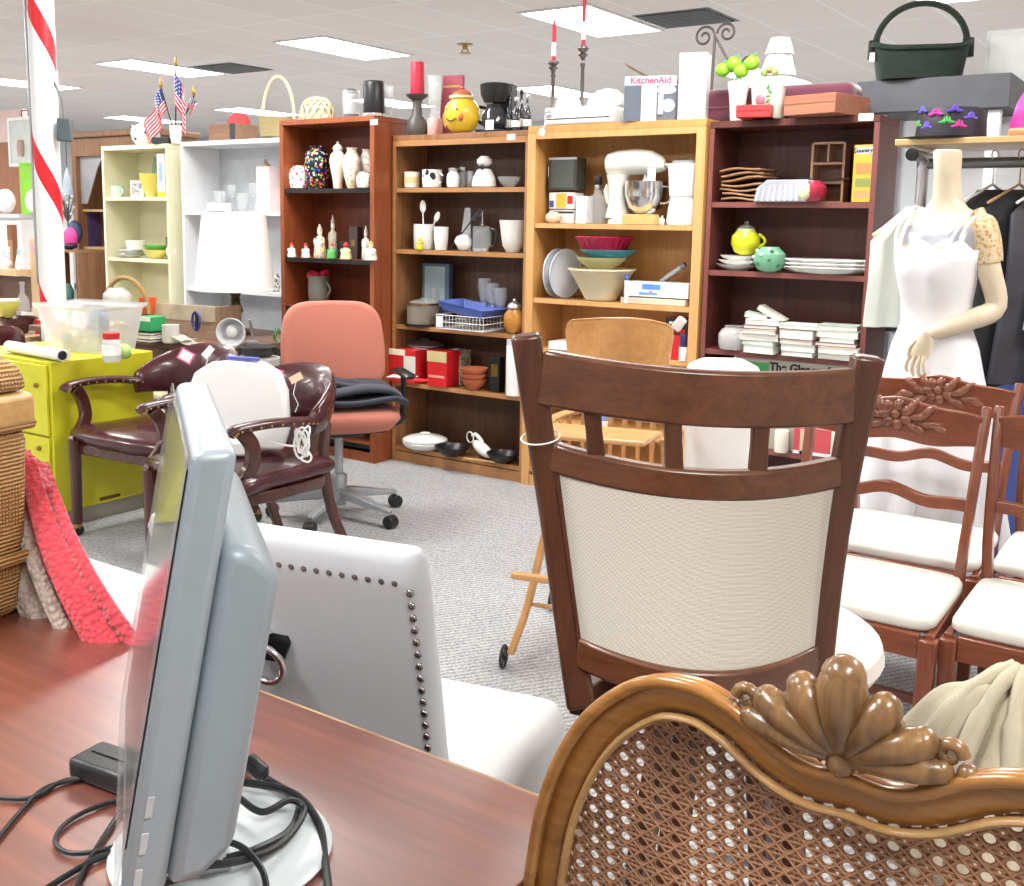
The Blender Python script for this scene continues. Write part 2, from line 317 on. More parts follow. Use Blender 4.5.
# ---------------------------------------------------------------- woods and upholstery for furniture
CHERRY = wood('cherry_chair', (.13, .03, .014), (.25, .07, .03), 'z', .3, 1.4, .4); CHERRYX = wood('cherry_chair_x', (.13, .03, .014), (.25, .07, .03), 'x', .3, 1.4, .4)
WALNUT = wood('stool_walnut', (.046, .015, .007), (.1, .033, .015), 'z', .32, 1.6, .3); WALNUTX = wood('stool_walnut_x', (.062, .021, .009), (.15, .054, .023), 'x', .32, 1.6, .3)
LEATHER = M((.055, .009, .013), .27, 0, .15, .15, 40, Coat_Weight=.3); MAHOG = wood('mahogany_frame', (.035, .008, .006), (.085, .02, .014), 'z', .25, 1, .4)
LINEN = fabric('grey_linen', (.56, .59, .63), 900); SEATW = fabric('white_seat', (.72, .7, .64), 700); CANVAS = fabric('beige_weave', (.56, .53, .46), 330, var=.1, bump=.6)
STUD = M((.3, .29, .28), .25, 1)
# ---- near walnut swivel stool --------------------------------------------
def rot2(v, a): return V((v.x*math.cos(a)-v.y*math.sin(a), v.x*math.sin(a)+v.y*math.cos(a), v.z))
tl, tr, bl, brr = P(527, 345, d=1.46), P(866, 366, d=1.46), P(580, 700, d=1.5), P(812, 706, d=1.5)
ST = thing('swivel_stool', 'dark walnut counter stool with beige woven back panel in the foreground', 'stool', ((bl.x+brr.x)/2, (bl.y+brr.y)/2, 0)); so = V(ST.location)
ez = (tr-tl).normalized(); nrm = V((-ez.y, ez.x, 0)).normalized()   # away from camera
def SP(s, t_, off=0):   # s 0..1 left-right, t 0 bottom..1 top ; bowed back: middle pushed towards the viewer
    a = bl.lerp(brr, s); c = tl.lerp(tr, s); p = a.lerp(c, t_); bow = (.045+.035*(1-t_))*(1-(2*s-1)**2)
    lean = -.02*math.sin(PI*t_)
    return p-nrm*(bow+off+lean)-so
def spost(s, t0, t1, w, h, n=10):
    pts = [SP(s, t0+(t1-t0)*i/n) for i in range(n+1)]
    ws = [w*(1+.15*abs(2*i/n-1)) for i in range(n+1)]
    return MB().sweep(pts, ws, h, up=tuple(nrm))
for s, nm in ((0, 'post'), (1, 'post')): spost(s, -.02, 1.03, .036, .034, 14).build('back_post', WALNUT, ST, bevel=.006)
def srail(t_, hh, th, s0=.03, s1=.97, mat=WALNUTX, nm='rail', sag=0):
    pts = [SP(s0+(s1-s0)*i/18, t_+sag*(1-(2*i/18-1)**2)) for i in range(19)]
    return MB().sweep(pts, th, hh, up=(0, 0, 1)).build(nm, mat, ST, bevel=.005)
def s_frame(t0, t1, nm): return srail((t0+t1)/2, abs(t1-t0)*.475, .022, nm=nm)
srail(.915, .076, .024, nm='crest_rail', sag=-.02); srail(.69, .042, .024, nm='mid_rail', sag=-.035); srail(.145, .045, .026, nm='lower_rail', sag=-.03)
for s in (.17, .41, .68): spost(s, .66, .89, .022, .016).build('spindle', WALNUT, ST, bevel=.002)
for s in (.045, .955): spost(s, .13, .7, .012, .02).build('panel_frame', WALNUT, ST)
MB().grid(lambda i, j: SP(.05+.9*i, .145+.535*j-.03*(1-(2*i-1)**2), -.002), 16, 12).build('back_panel', CANVAS, ST, solid=.022)
sc_c = (bl+brr)/2-so+nrm*.2+ez*.09; sc_c.z = .695
MB().lathe([(0, -.005), (.18, 0), (.225, .012), (.235, .03), (.23, .05), (.19, .066), (0, .072)], sc_c, 40).build('seat_cushion', SEATW, ST)
MB().lathe([(0, -.06), (.18, -.06), (.19, -.05), (.19, -.008), (0, -.008)], sc_c, 40).build('seat_rail', WALNUT, ST)
for s, x in ((0, -1), (1, 1)):
    a = SP(s, .0); c = V((sc_c.x+ez.x*x*.17, sc_c.y+ez.y*x*.17, sc_c.z-.035)); MB().sweep([a+V((0, 0, .0)), (a+c)/2, c], .03, .045).build('seat_bracket', WALNUT, ST, bevel=.003)
MB().lathe([(.08, -.1), (.09, -.09), (.09, -.062), (0, -.062)], sc_c).build('swivel_plate', BLACK, ST)
for k in range(4):
    a = PI/4+k*PI/2+math.atan2(ez.y, ez.x); dx, dy = math.cos(a), math.sin(a)
    MB().sweep([sc_c+V((dx*.1, dy*.1, -.09)), sc_c+V((dx*.14, dy*.14, -.35)), V((sc_c.x+dx*.19, sc_c.y+dy*.19, 0))], .036, .036, up=(dx, dy, .1)).build('leg', WALNUT, ST, bevel=.004)
MB().tube([V((sc_c.x+.165*math.cos(2*PI*i/24), sc_c.y+.165*math.sin(2*PI*i/24), .25)) for i in range(24)], .009, closed=True).build('foot_ring', STEEL, ST)
q = SP(0, .74); MB().tube([q+V((.027*math.cos(2*PI*i/20), .027*math.sin(2*PI*i/20), .006*math.sin(2*PI*i/20))) for i in range(20)], .0012, 6, closed=True).build('tag_string', WHITE, ST)
# ---- cane back chair, nearest -------------------------------------------
CANEW = wood('fruitwood', (.21, .08, .013), (.46, .21, .048), 'x', .28, 1.5, .5)
CT = thing('cane_chair', 'honey coloured cane back chair with carved shell crest, nearest the camera', 'chair')
cc = P(852, 765, y=.8); cc.z = .93; CT.location = (cc.x, cc.y, 0); cdir = V((1, 0, 0)); cn = V((-cdir.y, cdir.x, 0))
def fitc(u, v):   # point of the chair back plane seen at u, v (leans back towards the viewer)
    n = (cn+V((0, 0, .12))).normalized(); r = (u-PX)/F*CR-(v-PY)/F*CU+CF; o_ = V((cc.x, cc.y, .93))
    tt = n.dot(o_-CAM)/n.dot(r); return CAM+r*tt-V((cc.x, cc.y, 0))
out_px = [(531, 900), (548, 795), (584, 718), (640, 675), (695, 675), (742, 700), (785, 738), (815, 757), (852, 766)]
half = [fitc(u, v) for u, v in out_px]
# express in (s along cdir, t up the tilted plane) and mirror about the crest centre
tv = V((0, 0, 1))-(cn+V((0, 0, .12))).normalized()*(cn+V((0, 0, .12))).normalized().z; tv.normalize(); o0 = V((0, 0, .93))
st = [((p-o0).dot(cdir), (p-o0).dot(tv)) for p in half]; s_mid = st[-1][0]
st = [(min(a, s_mid), c) for a, c in st]
LOW = [(st[0][0]+.0, st[0][1]-.03), (st[0][0]+.01, st[0][1]-.12), (st[0][0]+.03, st[0][1]-.24)]
left = LOW[::-1]+st; full = left+[(2*s_mid-a, c) for a, c in left[:-1][::-1]]
dens = cr([(a, c, 0) for a, c in full], 8)
def C3(a, c, off=0): return o0+cdir*a+tv*c-cn*off
def inset(pts, dd):
    o_ = []
    for i, p in enumerate(pts):
        t_ = (pts[min(i+1, len(pts)-1)]-pts[max(i-1, 0)]); t_.z = 0; t_.normalize(); o_.append(p+V((t_.y, -t_.x, 0))*dd)
    return o_
for nm, dd, w_, th, of in (('frame', .019, .034, .03, 0), ('outer_moulding', .004, .012, .012, .016), ('inner_bead', .036, .007, .01, .014)):
    line = inset(dens, dd)
    mb = MB(); rings = []
    for i, p in enumerate(line):
        t_ = line[min(i+1, len(line)-1)]-line[max(i-1, 0)]; t_.normalize(); nn = V((t_.y, -t_.x, 0))
        rings.append([C3((p+nn*w_/2*math.cos(2*PI*j/12)).x, (p+nn*w_/2*math.cos(2*PI*j/12)).y, of+th/2*math.sin(2*PI*j/12)*(1 if nm != 'frame' else .9)) for j in range(12)])
    mb.loft(rings).build(nm, CANEW if nm != 'inner_bead' else wood('bead', (.3, .15, .05), (.5, .3, .12), 'x', .3), CT)
zb = LOW[-1][1]; a0 = LOW[-1][0]+.02
MB().sweep([C3(a0, zb+.02), C3(s_mid, zb+.01), C3(2*s_mid-a0, zb+.02)], .028, .05, up=tuple(tv)).build('lower_rail', CANEW, CT, bevel=.006)
# woven cane with real openings
inner = inset(dens, .037)
import bisect
def inside(a, c):
    ok = False; n = len(inner); pts_ = inner
    for i in range(n):
        p, q = pts_[i], pts_[(i+1) % n]
        if (p.y > c) != (q.y > c) and a < (q.x-p.x)*(c-p.y)/(q.y-p.y)+p.x: ok = not ok
    return ok and c > zb+.03
cs = .0163; cane = MB()
def strip(p, dvec, w_, off, L=.9):
    n = int(L/.006); run = []
    def flush():
        if len(run) > 1:
            m_ = len(run); pv = V((-dvec[1], dvec[0])); vs = []
            for i, (a, c) in enumerate(run):
                oo = off+.0005*math.sin((a+c)*400)
                vs += [C3(a+pv.x*w_/2, c+pv.y*w_/2, oo), C3(a, c, oo+.0007), C3(a-pv.x*w_/2, c-pv.y*w_/2, oo)]
            cane.add(vs, [f for i in range(m_-1) for f in ((i*3, i*3+1, i*3+4, i*3+3), (i*3+1, i*3+2, i*3+5, i*3+4))])
    for i in range(-n, n+1):
        a, c = p[0]+dvec[0]*i*.006, p[1]+dvec[1]*i*.006
        if inside(a, c): run.append((a, c))
        else:
            flush(); run = []
    flush()
K = 24
for k in range(-K, K+1):
    for o_ in (-.14, .14):
        strip((s_mid+(k+.5+o_)*cs, -.1), (0, 1), cs*.15, .0008, .4); strip((s_mid, -.1+(k+.5+o_)*cs), (1, 0), cs*.15, .0014, .5)
    for kk in (0, 1):
        pass
plate = MB()
for ix in range(-22, 23):
    for iy in range(-22, 22):
        a_, c_ = s_mid+ix*cs, -.1+iy*cs
        if not any(inside(a_+dx*cs*.6, c_+dz*cs*.6) for dx in (-1, 0, 1) for dz in (-1, 0, 1)): continue
        ri, ro = [], []
        for q in range(16):
            an = 2*PI*q/16+PI/16; m_ = max(abs(math.cos(an)), abs(math.sin(an)))
            ri.append(C3(a_+cs*.275*math.cos(an), c_+cs*.275*math.sin(an), 0)); ro.append(C3(a_+cs*.5*math.cos(an)/m_, c_+cs*.5*math.sin(an)/m_, .0003))
        plate.add(ri+ro, [(q, (q+1) % 16, 16+(q+1) % 16, 16+q) for q in range(16)])
plate.build('cane_weave', M((.25, .11, .055), .45, 0, .3), CT, fix=False, solid=.0015)
for k in range(-2*K, 2*K+1):
    strip((s_mid+(k+.5)*cs, -.1), (.7071, .7071), cs*.13, .002, .6); strip((s_mid+(k+.5)*cs, -.1), (-.7071, .7071), cs*.13, .0026, .6)
cane.build('cane_panel', M((.42, .22, .12), .4, 0, .3), CT, fix=False)
# carved shell
sh0 = V((s_mid-.004, st[-1][1]+.006, 0)); SHW = wood('carved_wood', (.1, .05, .018), (.3, .16, .06), 'z', .3, 1.5, .4)
shell = MB()
for k, (ang, L_, r_) in enumerate([(-66, .062, .009), (-45, .068, .012), (-23, .07, .013), (0, .074, .018), (23, .07, .013), (45, .068, .012), (66, .062, .009)]):
    a = math.radians(ang); pts = []; rr = []
    for i in range(9):
        q = i/8; l = L_*q; x = math.sin(a)*l*(1+.25*q*abs(math.sin(a))); y_ = math.cos(a)*l*(1-.35*q*abs(math.sin(a)))
        pts.append(C3(sh0.x+x*1.0, sh0.y+y_*.95+.004, .012+.012*math.sin(PI*q*.9))); rr.append(.003+r_*q**.8)
    rr[-1] *= .8; shell.tube(pts, rr, 10); shell.sphere(pts[-1], rr[-1]*1.02, 10)
for sg in (-1, 1):
    pts = [C3(sh0.x+sg*(.012+.075*i/10), sh0.y+.004+.02*(i/10)**2+.008*math.sin(i*.6), .012) for i in range(11)]
    shell.tube(pts, [.008-.0004*i for i in range(11)], 8); shell.sphere(pts[-1], .008, 8)
    c_ = (sh0.x+sg*.074, sh0.y+.034)
    shell.tube([C3(c_[0]+sg*.01*math.cos(i*.6)*(1-i/14), c_[1]+.01*math.sin(i*.6)*(1-i/14), .012) for i in range(11)], .005, 8)
for a in (-55, -34, -11.5, 11.5, 34, 55):
    a = math.radians(a); shell.tube([C3(sh0.x+math.sin(a)*l*1.3, sh0.y+math.cos(a)*l, .008) for l in (.006, .025, .045, .056)], [.003, .006, .006, .003], 8)
shell.sphere(C3(sh0.x, sh0.y+.004, .016), .012, 10); shell.build('shell_carving', SHW, CT, ang=60)
# seat and legs of the cane chair (it faces away from the camera)
sx = 2*s_mid; w_ = .24
sm = cdir*s_mid
for sg in (-1, 1):
    top = C3(s_mid+sg*(s_mid-a0), zb+.02); MB().sweep([top, V((top.x, top.y, .45)) + cn*.0, V((top.x, top.y, .25))-cn*.02, V((top.x, top.y, 0))-cn*.06+cn*0], .034, .034, up=tuple(cn)).build('rear_leg', CANEW, CT, bevel=.006)
    f0 = sm+cn*.44+cdir*sg*.24; MB().tube(cr([V((f0.x, f0.y, .42)), V((f0.x, f0.y, .34))+cdir*sg*.012, V((f0.x, f0.y, .18)), V((f0.x, f0.y, .06))-cdir*sg*.01, V((f0.x, f0.y, .016))+cdir*sg*.01]), [.03]*4+[.028]*4+[.024]*4+[.02]*4+[.018]*5+[.022]*4, 10).build('front_leg', CANEW, CT)
fr_ = [sm-cdir*.2-cn*.0, sm+cdir*.2, sm+cn*.45+cdir*.255, sm+cn*.45-cdir*.255]
MB().prism([(p.x, p.y) for p in fr_], .4, .455).build('seat_frame', CANEW, CT, bevel=.01)
MB().prism([((p*.0+sm+(p-sm-cn*.22)*.94+cn*.22).x, (sm+(p-sm-cn*.22)*.94+cn*.22).y) for p in fr_], .456, .49).build('seat_cushion', M((.72, .7, .66), .8, 0, .05, .3, 200), CT, bevel=.014, seg=4)
# ---- tufted grey dining chair (ring pull back) ---------------------------
def grey_chair(loc, label):
    t = thing('upholstered_chair', label, 'chair', loc, 0, 'grey nailhead chairs along the far side of the desk')
    def side(y0): return cr([(.0, y0), (.0, y0)])
    rings = []
    for z, yb, yf, hw in [(.38, .12, .2, .215), (.48, .11, .18, .218), (.62, .075, .14, .222), (.78, .035, .095, .228), (.9, .0, .06, .232), (.945, -.012, .047, .231), (.962, -.006, .036, .224)]:
        r = min(.028, (yf-yb)*.48); ring = []
        for cx_, cy_, a0 in ((hw-r, yb+r, -90), (hw-r, yf-r, 0), (-hw+r, yf-r, 90), (-hw+r, yb+r, 180)):
            for i in range(5): a = math.radians(a0+22.5*i); ring.append((cx_+r*math.cos(a), cy_+r*math.sin(a), z))
        rings.append(ring)
    MB().loft(rings).build('backrest', LINEN, t, ang=80, bevel=.004)
    def yb(z):
        L_ = [(.38, .12), (.48, .11), (.62, .075), (.78, .035), (.9, .0), (.97, -.02)]
        for (a, c), (e, g) in zip(L_, L_[1:]):
            if z <= e: return c+(g-c)*(z-a)/(e-a)
        return -.01
    st_ = MB(); pts = []
    for i in range(24): z = .42+i*.0205; pts += [(.222+.02*(z-.5), z), (-.222-.02*(z-.5), z)]
    for i in range(20): pts.append((-.208+.0219*i, .905))
    for x, z in pts: st_.sphere((x*.94, yb(z)-.001, z+.012), (.0062, .004, .0062), 8)
    st_.build('nailhead_trim', STUD, t)
    rings = []
    for k, (z, ins) in enumerate([(.33, .0), (.36, -.004), (.44, -.004), (.475, .006), (.485, .03)]):
        ring = []; r = .04
        for cx_, cy_, a0 in ((.25-ins-r, .12+r+ins, -90), (.25-ins-r, .62-ins-r, 0), (-.25+ins+r, .62-ins-r, 90), (-.25+ins+r, .12+r+ins, 180)):
            for i in range(5): a = math.radians(a0+22.5*i); ring.append((cx_+r*math.cos(a), cy_+r*math.sin(a), z))
        rings.append(ring)
    MB().loft(rings).build('seat', fabric('seat_linen', (.64, .65, .65), 900), t, ang=70)
    s2 = MB()
    for i in range(22): s2.sphere((.255, .16+i*.0205, .352), (.004, .006, .006), 8)
    for i in range(22): s2.sphere((-.23+i*.0219, .624, .352), (.006, .004, .006), 8)
    s2.build('seat_nailheads', STUD, t)
    for x in (-.2, .2):
        for y_, yo in ((.16, .06), (.58, .58)): MB().sweep([(x, y_, .34), (x, yo, 0)], [.04, .025], [.04, .025], up=(0, 1, 0)).build('leg', BLACK, t, bevel=.003)
    rp = MB(); zc, yc = .765, yb(.765)
    rp.prism([(-.028, zc+.04), (.028, zc+.04), (.034, zc+.015), (.02, zc-.02), (-.02, zc-.02), (-.034, zc+.015)], yc-.002, yc-.007, 'xz'); rp.v = [q+V((-.03, 0, 0)) for q in rp.v]; o = rp.build('ring_plate', M((.04, .04, .045), .3, .8), t)
    r2 = MB(); r2.tube([(.031*math.cos(2*PI*i/28), yc-.022-.006*math.sin(2*PI*i/28), zc-.02+.031*math.sin(2*PI*i/28)) for i in range(28)], .006, 10, closed=True)
    r2.tube([(0, yc, zc+.026), (0, yc-.022, zc+.03), (0, yc-.03, zc+.016), (0, yc-.018, zc+.008)], .007, 8); r2.v = [q+V((-.03, 0, 0)) for q in r2.v]; r2.build('ring_pull', CHROME, o)
    return t
g = grey_chair((-1.072, 1.04, 0), 'light grey upholstered chair with nailhead trim and ring pull, behind the monitor')
g2 = dup(g, (-2.2, 1.03, 0), 0, 'light grey upholstered chair mostly hidden by the pink and grey crochet blanket')
g.rotation_euler = (0, 0, math.radians(12)); g.scale = (1, 1, .97)
# ---- desk -----------------------------------------------------------------
m, nt, b = _base('desk_top', .42, 0, Coat_Weight=1.0, Coat_Roughness=.33, Coat_IOR=2.15); vec = _coord(nt, (1.3, 26, 26), (0, 0, -.9)); n = _noise(nt, vec, 2.2, 6, .6, .6)
nt.links.new(_ramp(nt, n, [(.35, (.13, .03, .018)), (.6, (.23, .06, .034)), (.8, (.33, .1, .058))]), b.inputs['Base Color'])
dk = thing('desk', 'reddish mahogany desk with worn edge across the lower left', 'desk', (-1.4, .45, 0))
MB().bb(-.95, .903, -.6, .493, .722, .75).build('desk_top', m, dk, bevel=.002)
MB().bb(-.95, .903, .494, .4985, .724, .748).build('edge_banding', M((.4, .27, .15), .5, 0, .4), dk)
for x in (-.93, .885): MB().bb(x-.013, x+.013, -.55, .3, 0, .721).build('side_panel', wood('desk_side', (.12, .025, .015), (.2, .05, .03)), dk)
MB().bb(-.91, .88, .25, .27, .2, .721).build('modesty_panel', wood('desk_side2', (.12, .025, .015), (.2, .05, .03), 'x'), dk)
# ---- monitor --------------------------------------------------------------
SILV = M((.34, .4, .44), .38, .15, .04)
top_b = P(243, 404, d=.93); bot = P(178, 886, d=.9)
mo = thing('computer_monitor', 'silver flat computer monitor seen edge on, standing on the desk', 'monitor')
e1 = P(117, 905, d=.84); mo.location = (e1.x, e1.y, .75)
mr = math.atan2(CF.y, CF.x)  # direction away from viewer
ed = V((math.cos(mr+.3), math.sin(mr+.3), 0)); nb = V((ed.y, -ed.x, 0))  # nb = towards right (monitor's back)
def MQ(a, b_, z):  # a along the width (away), b towards the back, z height above the desk; tilted back
    return ed*a+nb*(b_+.18*(z-.08))+V((0, 0, z))
Wm = .36; z0_, z1_ = e1.z-.75, .452
def slab(a0, a1, b0, b1, zz0, zz1): 
    return [[MQ(a, b_, z) for a, b_, z in ((a0, b0, zz0), (a1, b0, zz0), (a1, b0, zz1), (a0, b0, zz1))], [MQ(a, b_, z) for a, b_, z in ((a0, b1, zz0), (a1, b1, zz0), (a1, b1, zz1), (a0, b1, zz1))]]
MB().loft(slab(0, Wm, 0, .034, z0_, z1_)).build('bezel', SILV, mo, bevel=.008, seg=3)
rg = slab(.0, Wm, .0345, .035, z0_+.0, z1_-.01); r2 = slab(.03, Wm-.03, .078, .079, z0_+.03, z1_-.15)
MB().loft([slab(.002, Wm-.002, .0345, .04, z0_+.002, z1_-.075)[0], slab(.003, Wm-.003, .06, .07, z0_+.004, z1_-.082)[0], slab(.02, Wm-.02, .088, .09, z0_+.02, z1_-.11)[0]]).build('rear_shell', M((.3, .36, .4), .4, .15, .04), mo, bevel=.012, seg=3)
MB().loft(slab(.018, Wm-.018, -.0015, -.0005, z0_+.035, z1_-.018)).build('screen', M((.02, .02, .022), .06, 0, 0), mo)
MB().loft(slab(-.002, Wm-.002, -.0055, -.003, z0_+.002, z1_-.001)).build('glass_front', glass('monitor_glass', (.5, .52, .53), .04, .3), mo, bevel=.002)
for k in range(3): MB().loft(slab(-.002, -.0005, .008, .014, z0_+.01+k*.03, z0_+.028+k*.03)).build('button', M((.5, .52, .55), .4), mo, bevel=.001)
bc = P(222, 850, z=.75)-V(mo.location); bc.z = 0
MB().lathe([(0, 0), (.105, 0), (.11, .004), (.105, .01), (.09, .014), (.05, .02), (.0, .022)], bc, 44, sx=1).build('base', M((.6, .66, .68), .3), mo)
MB().loft([[MQ(Wm/2+x, b_, 0)*1+V((0, 0, z)) for x, b_ in ((-w2, f0), (w2, f0), (w2, f1), (-w2, f1))] for z, w2, f0, f1 in ((.016, .05, .075, .115), (.06, .04, .07, .1), (.15, .03, .06, .08), (.2, .03, .05, .07))]).build('neck', M((.4, .46, .5), .35), mo, bevel=.006)
mo_c = bc+V(mo.location)
# cables and power brick
CB = M((.015, .018, .02), .4)
def cable(pxs, lab, r, zs=None, name='cable'):
    pts = [P(u, v, z=.7515+r+(dz)) for (u, v, *rest), dz in [((a[0], a[1]), a[2] if len(a) > 2 else 0) for a in pxs]]
    o0_ = pts[0].copy(); o_ = MB().tube([p-o0_ for p in cr(pts, 8)], r, 8).build(name, CB, None, loc=tuple(o0_)); return tag(o_, lab, 'cable', 'black cables on the desk')
cable([(238, 752), (262, 775, .01), (285, 790, .012), (300, 800, .01), (290, 830, .012), (255, 850, .022), (215, 862, .022), (165, 882, .02), (120, 890, .0)], 'thick black cable with a moulded plug running down from behind the monitor to its base', .0042)
cable([(230, 780, .022), (290, 792, .024), (318, 822, .01), (325, 860), (330, 900)], 'black cable curving round the right rim of the monitor base', .0042)
cable([(235, 795, .03), (262, 812, .03), (290, 800, .03), (304, 812, .02), (280, 845, .024), (235, 862, .03), (175, 868, .03), (130, 880, .0)], 'black cable looped over the monitor base', .0036)
cable([(205, 838, .03), (240, 846, .035), (262, 870, .03), (268, 900, .02)], 'thin black cable crossing the front of the monitor base', .0032)
cable([(-20, 797), (30, 798), (60, 782), (80, 778)], 'thin black cable running off the left edge of the desk', .0026)
cable([(-10, 848), (20, 812), (45, 788), (80, 779)], 'thin black cable arcing toward the lower left corner', .0026)
cable([(138, 798), (104, 804), (70, 820), (55, 840), (70, 853), (110, 848), (145, 830)], 'thin black cable looping left of the monitor', .0026)
cable([(125, 806), (108, 830), (88, 862), (70, 900)], 'thin black cable running straight down from the power brick', .0026)
cable([(130, 846), (90, 862), (40, 892)], 'thin black cable passing under the screen toward the lower left', .003)
pb = P(112, 778, z=.75); t = thing('power_brick', 'flat black power brick lying on the desk left of the monitor', 'power brick', tuple(pb), math.atan2(CR.y, CR.x)-.5)
MB().box((0, 0, .0125), (.085, .052, .025)).build('case', CB, t, bevel=.006); MB().box((0, 0, .0258), (.06, .002, .001)).build('groove', BLACK, t)
p0 = P(266, 778, z=.775); p1 = P(246, 760, z=.79); dv_ = (p1-p0); MBp = MB().tube([V((0, 0, 0)), dv_*.15, dv_*.85, dv_], [.005, .0095, .0095, .006], 10).build('plug', CB, None, loc=tuple(p0+V((0, 0, .002))))
tag(MBp, 'black moulded cable plug beside the monitor', 'plug')
# wicker hamper on desk
WK = wicker('hamper_wicker', (.26, .12, .03), (.68, .42, .16), 60, 55)
hp = P(-35, 640, z=.75); t = thing('wicker_basket', 'lidded honey coloured wicker basket at the far left on the desk', 'basket', (-1.622, .79, .75), .12); t.scale = (1.12, 1.12, 1.1)
MB().loft([[(x*a, y*c, z) for x, y in ((-1, -1), (1, -1), (1, 1), (-1, 1))] for z, a, c in ((0, .115, .1), (.14, .125, .11), (.275, .13, .115))]).build('body', WK, t, bevel=.02, seg=3)
MB().loft([[(x*a, y*c, z) for x, y in ((-1, -1), (1, -1), (1, 1), (-1, 1))] for z, a, c in ((.276, .136, .12), (.325, .136, .12))]).build('rim_band', wood('splint', (.45, .25, .08), (.68, .42, .17), 'x'), t, bevel=.01)
MB().loft([[(x*a, y*c, z) for x, y in ((-1, -1), (1, -1), (1, 1), (-1, 1))] for z, a, c in ((.326, .134, .118), (.36, .125, .11), (.39, .08, .08), (.395, .02, .02))]).build('lid', WK, t, bevel=.015, seg=3)
for z in (.09, .28): MB().tube([(x, y, z) for x, y in ((-.128, -.113), (.128, -.113), (.128, .113), (-.128, .113))], .009, 8, closed=True).build('braid', WK, t)
MB().tube(cr([(.09, -.118, .22), (.07, -.15, .2), (.02, -.155, .19), (-.03, -.15, .2), (-.05, -.118, .22)]), .008).build('handle', wood('splint2', (.45, .25, .08), (.68, .42, .17), 'x'), t)
MB().box((.04, -.124, .3), (.03, .008, .05)).build('strap', wood('splint3', (.55, .32, .1), (.75, .5, .2)), t, bevel=.003)
# crochet blanket over the second grey chair
def crochet(name, col):
    m, nt, b = _base(name, .95, 0, Sheen_Weight=.4); vec = _coord(nt); v = nt.nodes.new('ShaderNodeTexVoronoi'); v.inputs['Scale'].default_value = 120; nt.links.new(vec, v.inputs['Vector'])
    nt.links.new(_ramp(nt, v.outputs['Distance'], [(.25, col), (.8, sc(col, .7))]), b.inputs['Base Color'])
    iv = nt.nodes.new('ShaderNodeMath'); iv.operation = 'SUBTRACT'; iv.inputs[0].default_value = 1; nt.links.new(v.outputs['Distance'], iv.inputs[1]); _bump(nt, b, iv.outputs[0], .9, .005); return m
bk = thing('crochet_blanket', 'chunky crochet blanket in coral pink and oatmeal draped over a chair back', 'blanket', (-1.57, 1.0, 0))
def drape(x0a, x1a, x0b, x1b, zt, zb_, seed, y0=-.03):
    def f(i, j):
        xa = x0a+(x1a-x0a)*i; xb = x0b+(x1b-x0b)*i; x = xa+(xb-xa)*j; z = zt(i)+(zb_-zt(i))*j
        return (x, y0-.035*j+.016*math.sin(i*9+seed)*(.3+j)-.02*math.sin(PI*j), z)
    return f
zt_ = lambda i: .99-.0*i
MB().grid(drape(-.03, .04, .19, .335, lambda i: 1.0-.02*i, .72, 0), 16, 24).build('coral_band', crochet('coral_yarn', (.8, .07, .1)), bk, solid=.022)
MB().grid(drape(-.12, -.031, .06, .189, lambda i: 1.0, .72, 2), 8, 24).build('oatmeal_band', crochet('oatmeal_yarn', (.6, .5, .42)), bk, solid=.022)
MB().grid(drape(-.3, -.121, -.18, .059, lambda i: 1.0, .72, 1), 8, 24).build('oatmeal_border', crochet('taupe_yarn', (.35, .28, .22)), bk, solid=.022)
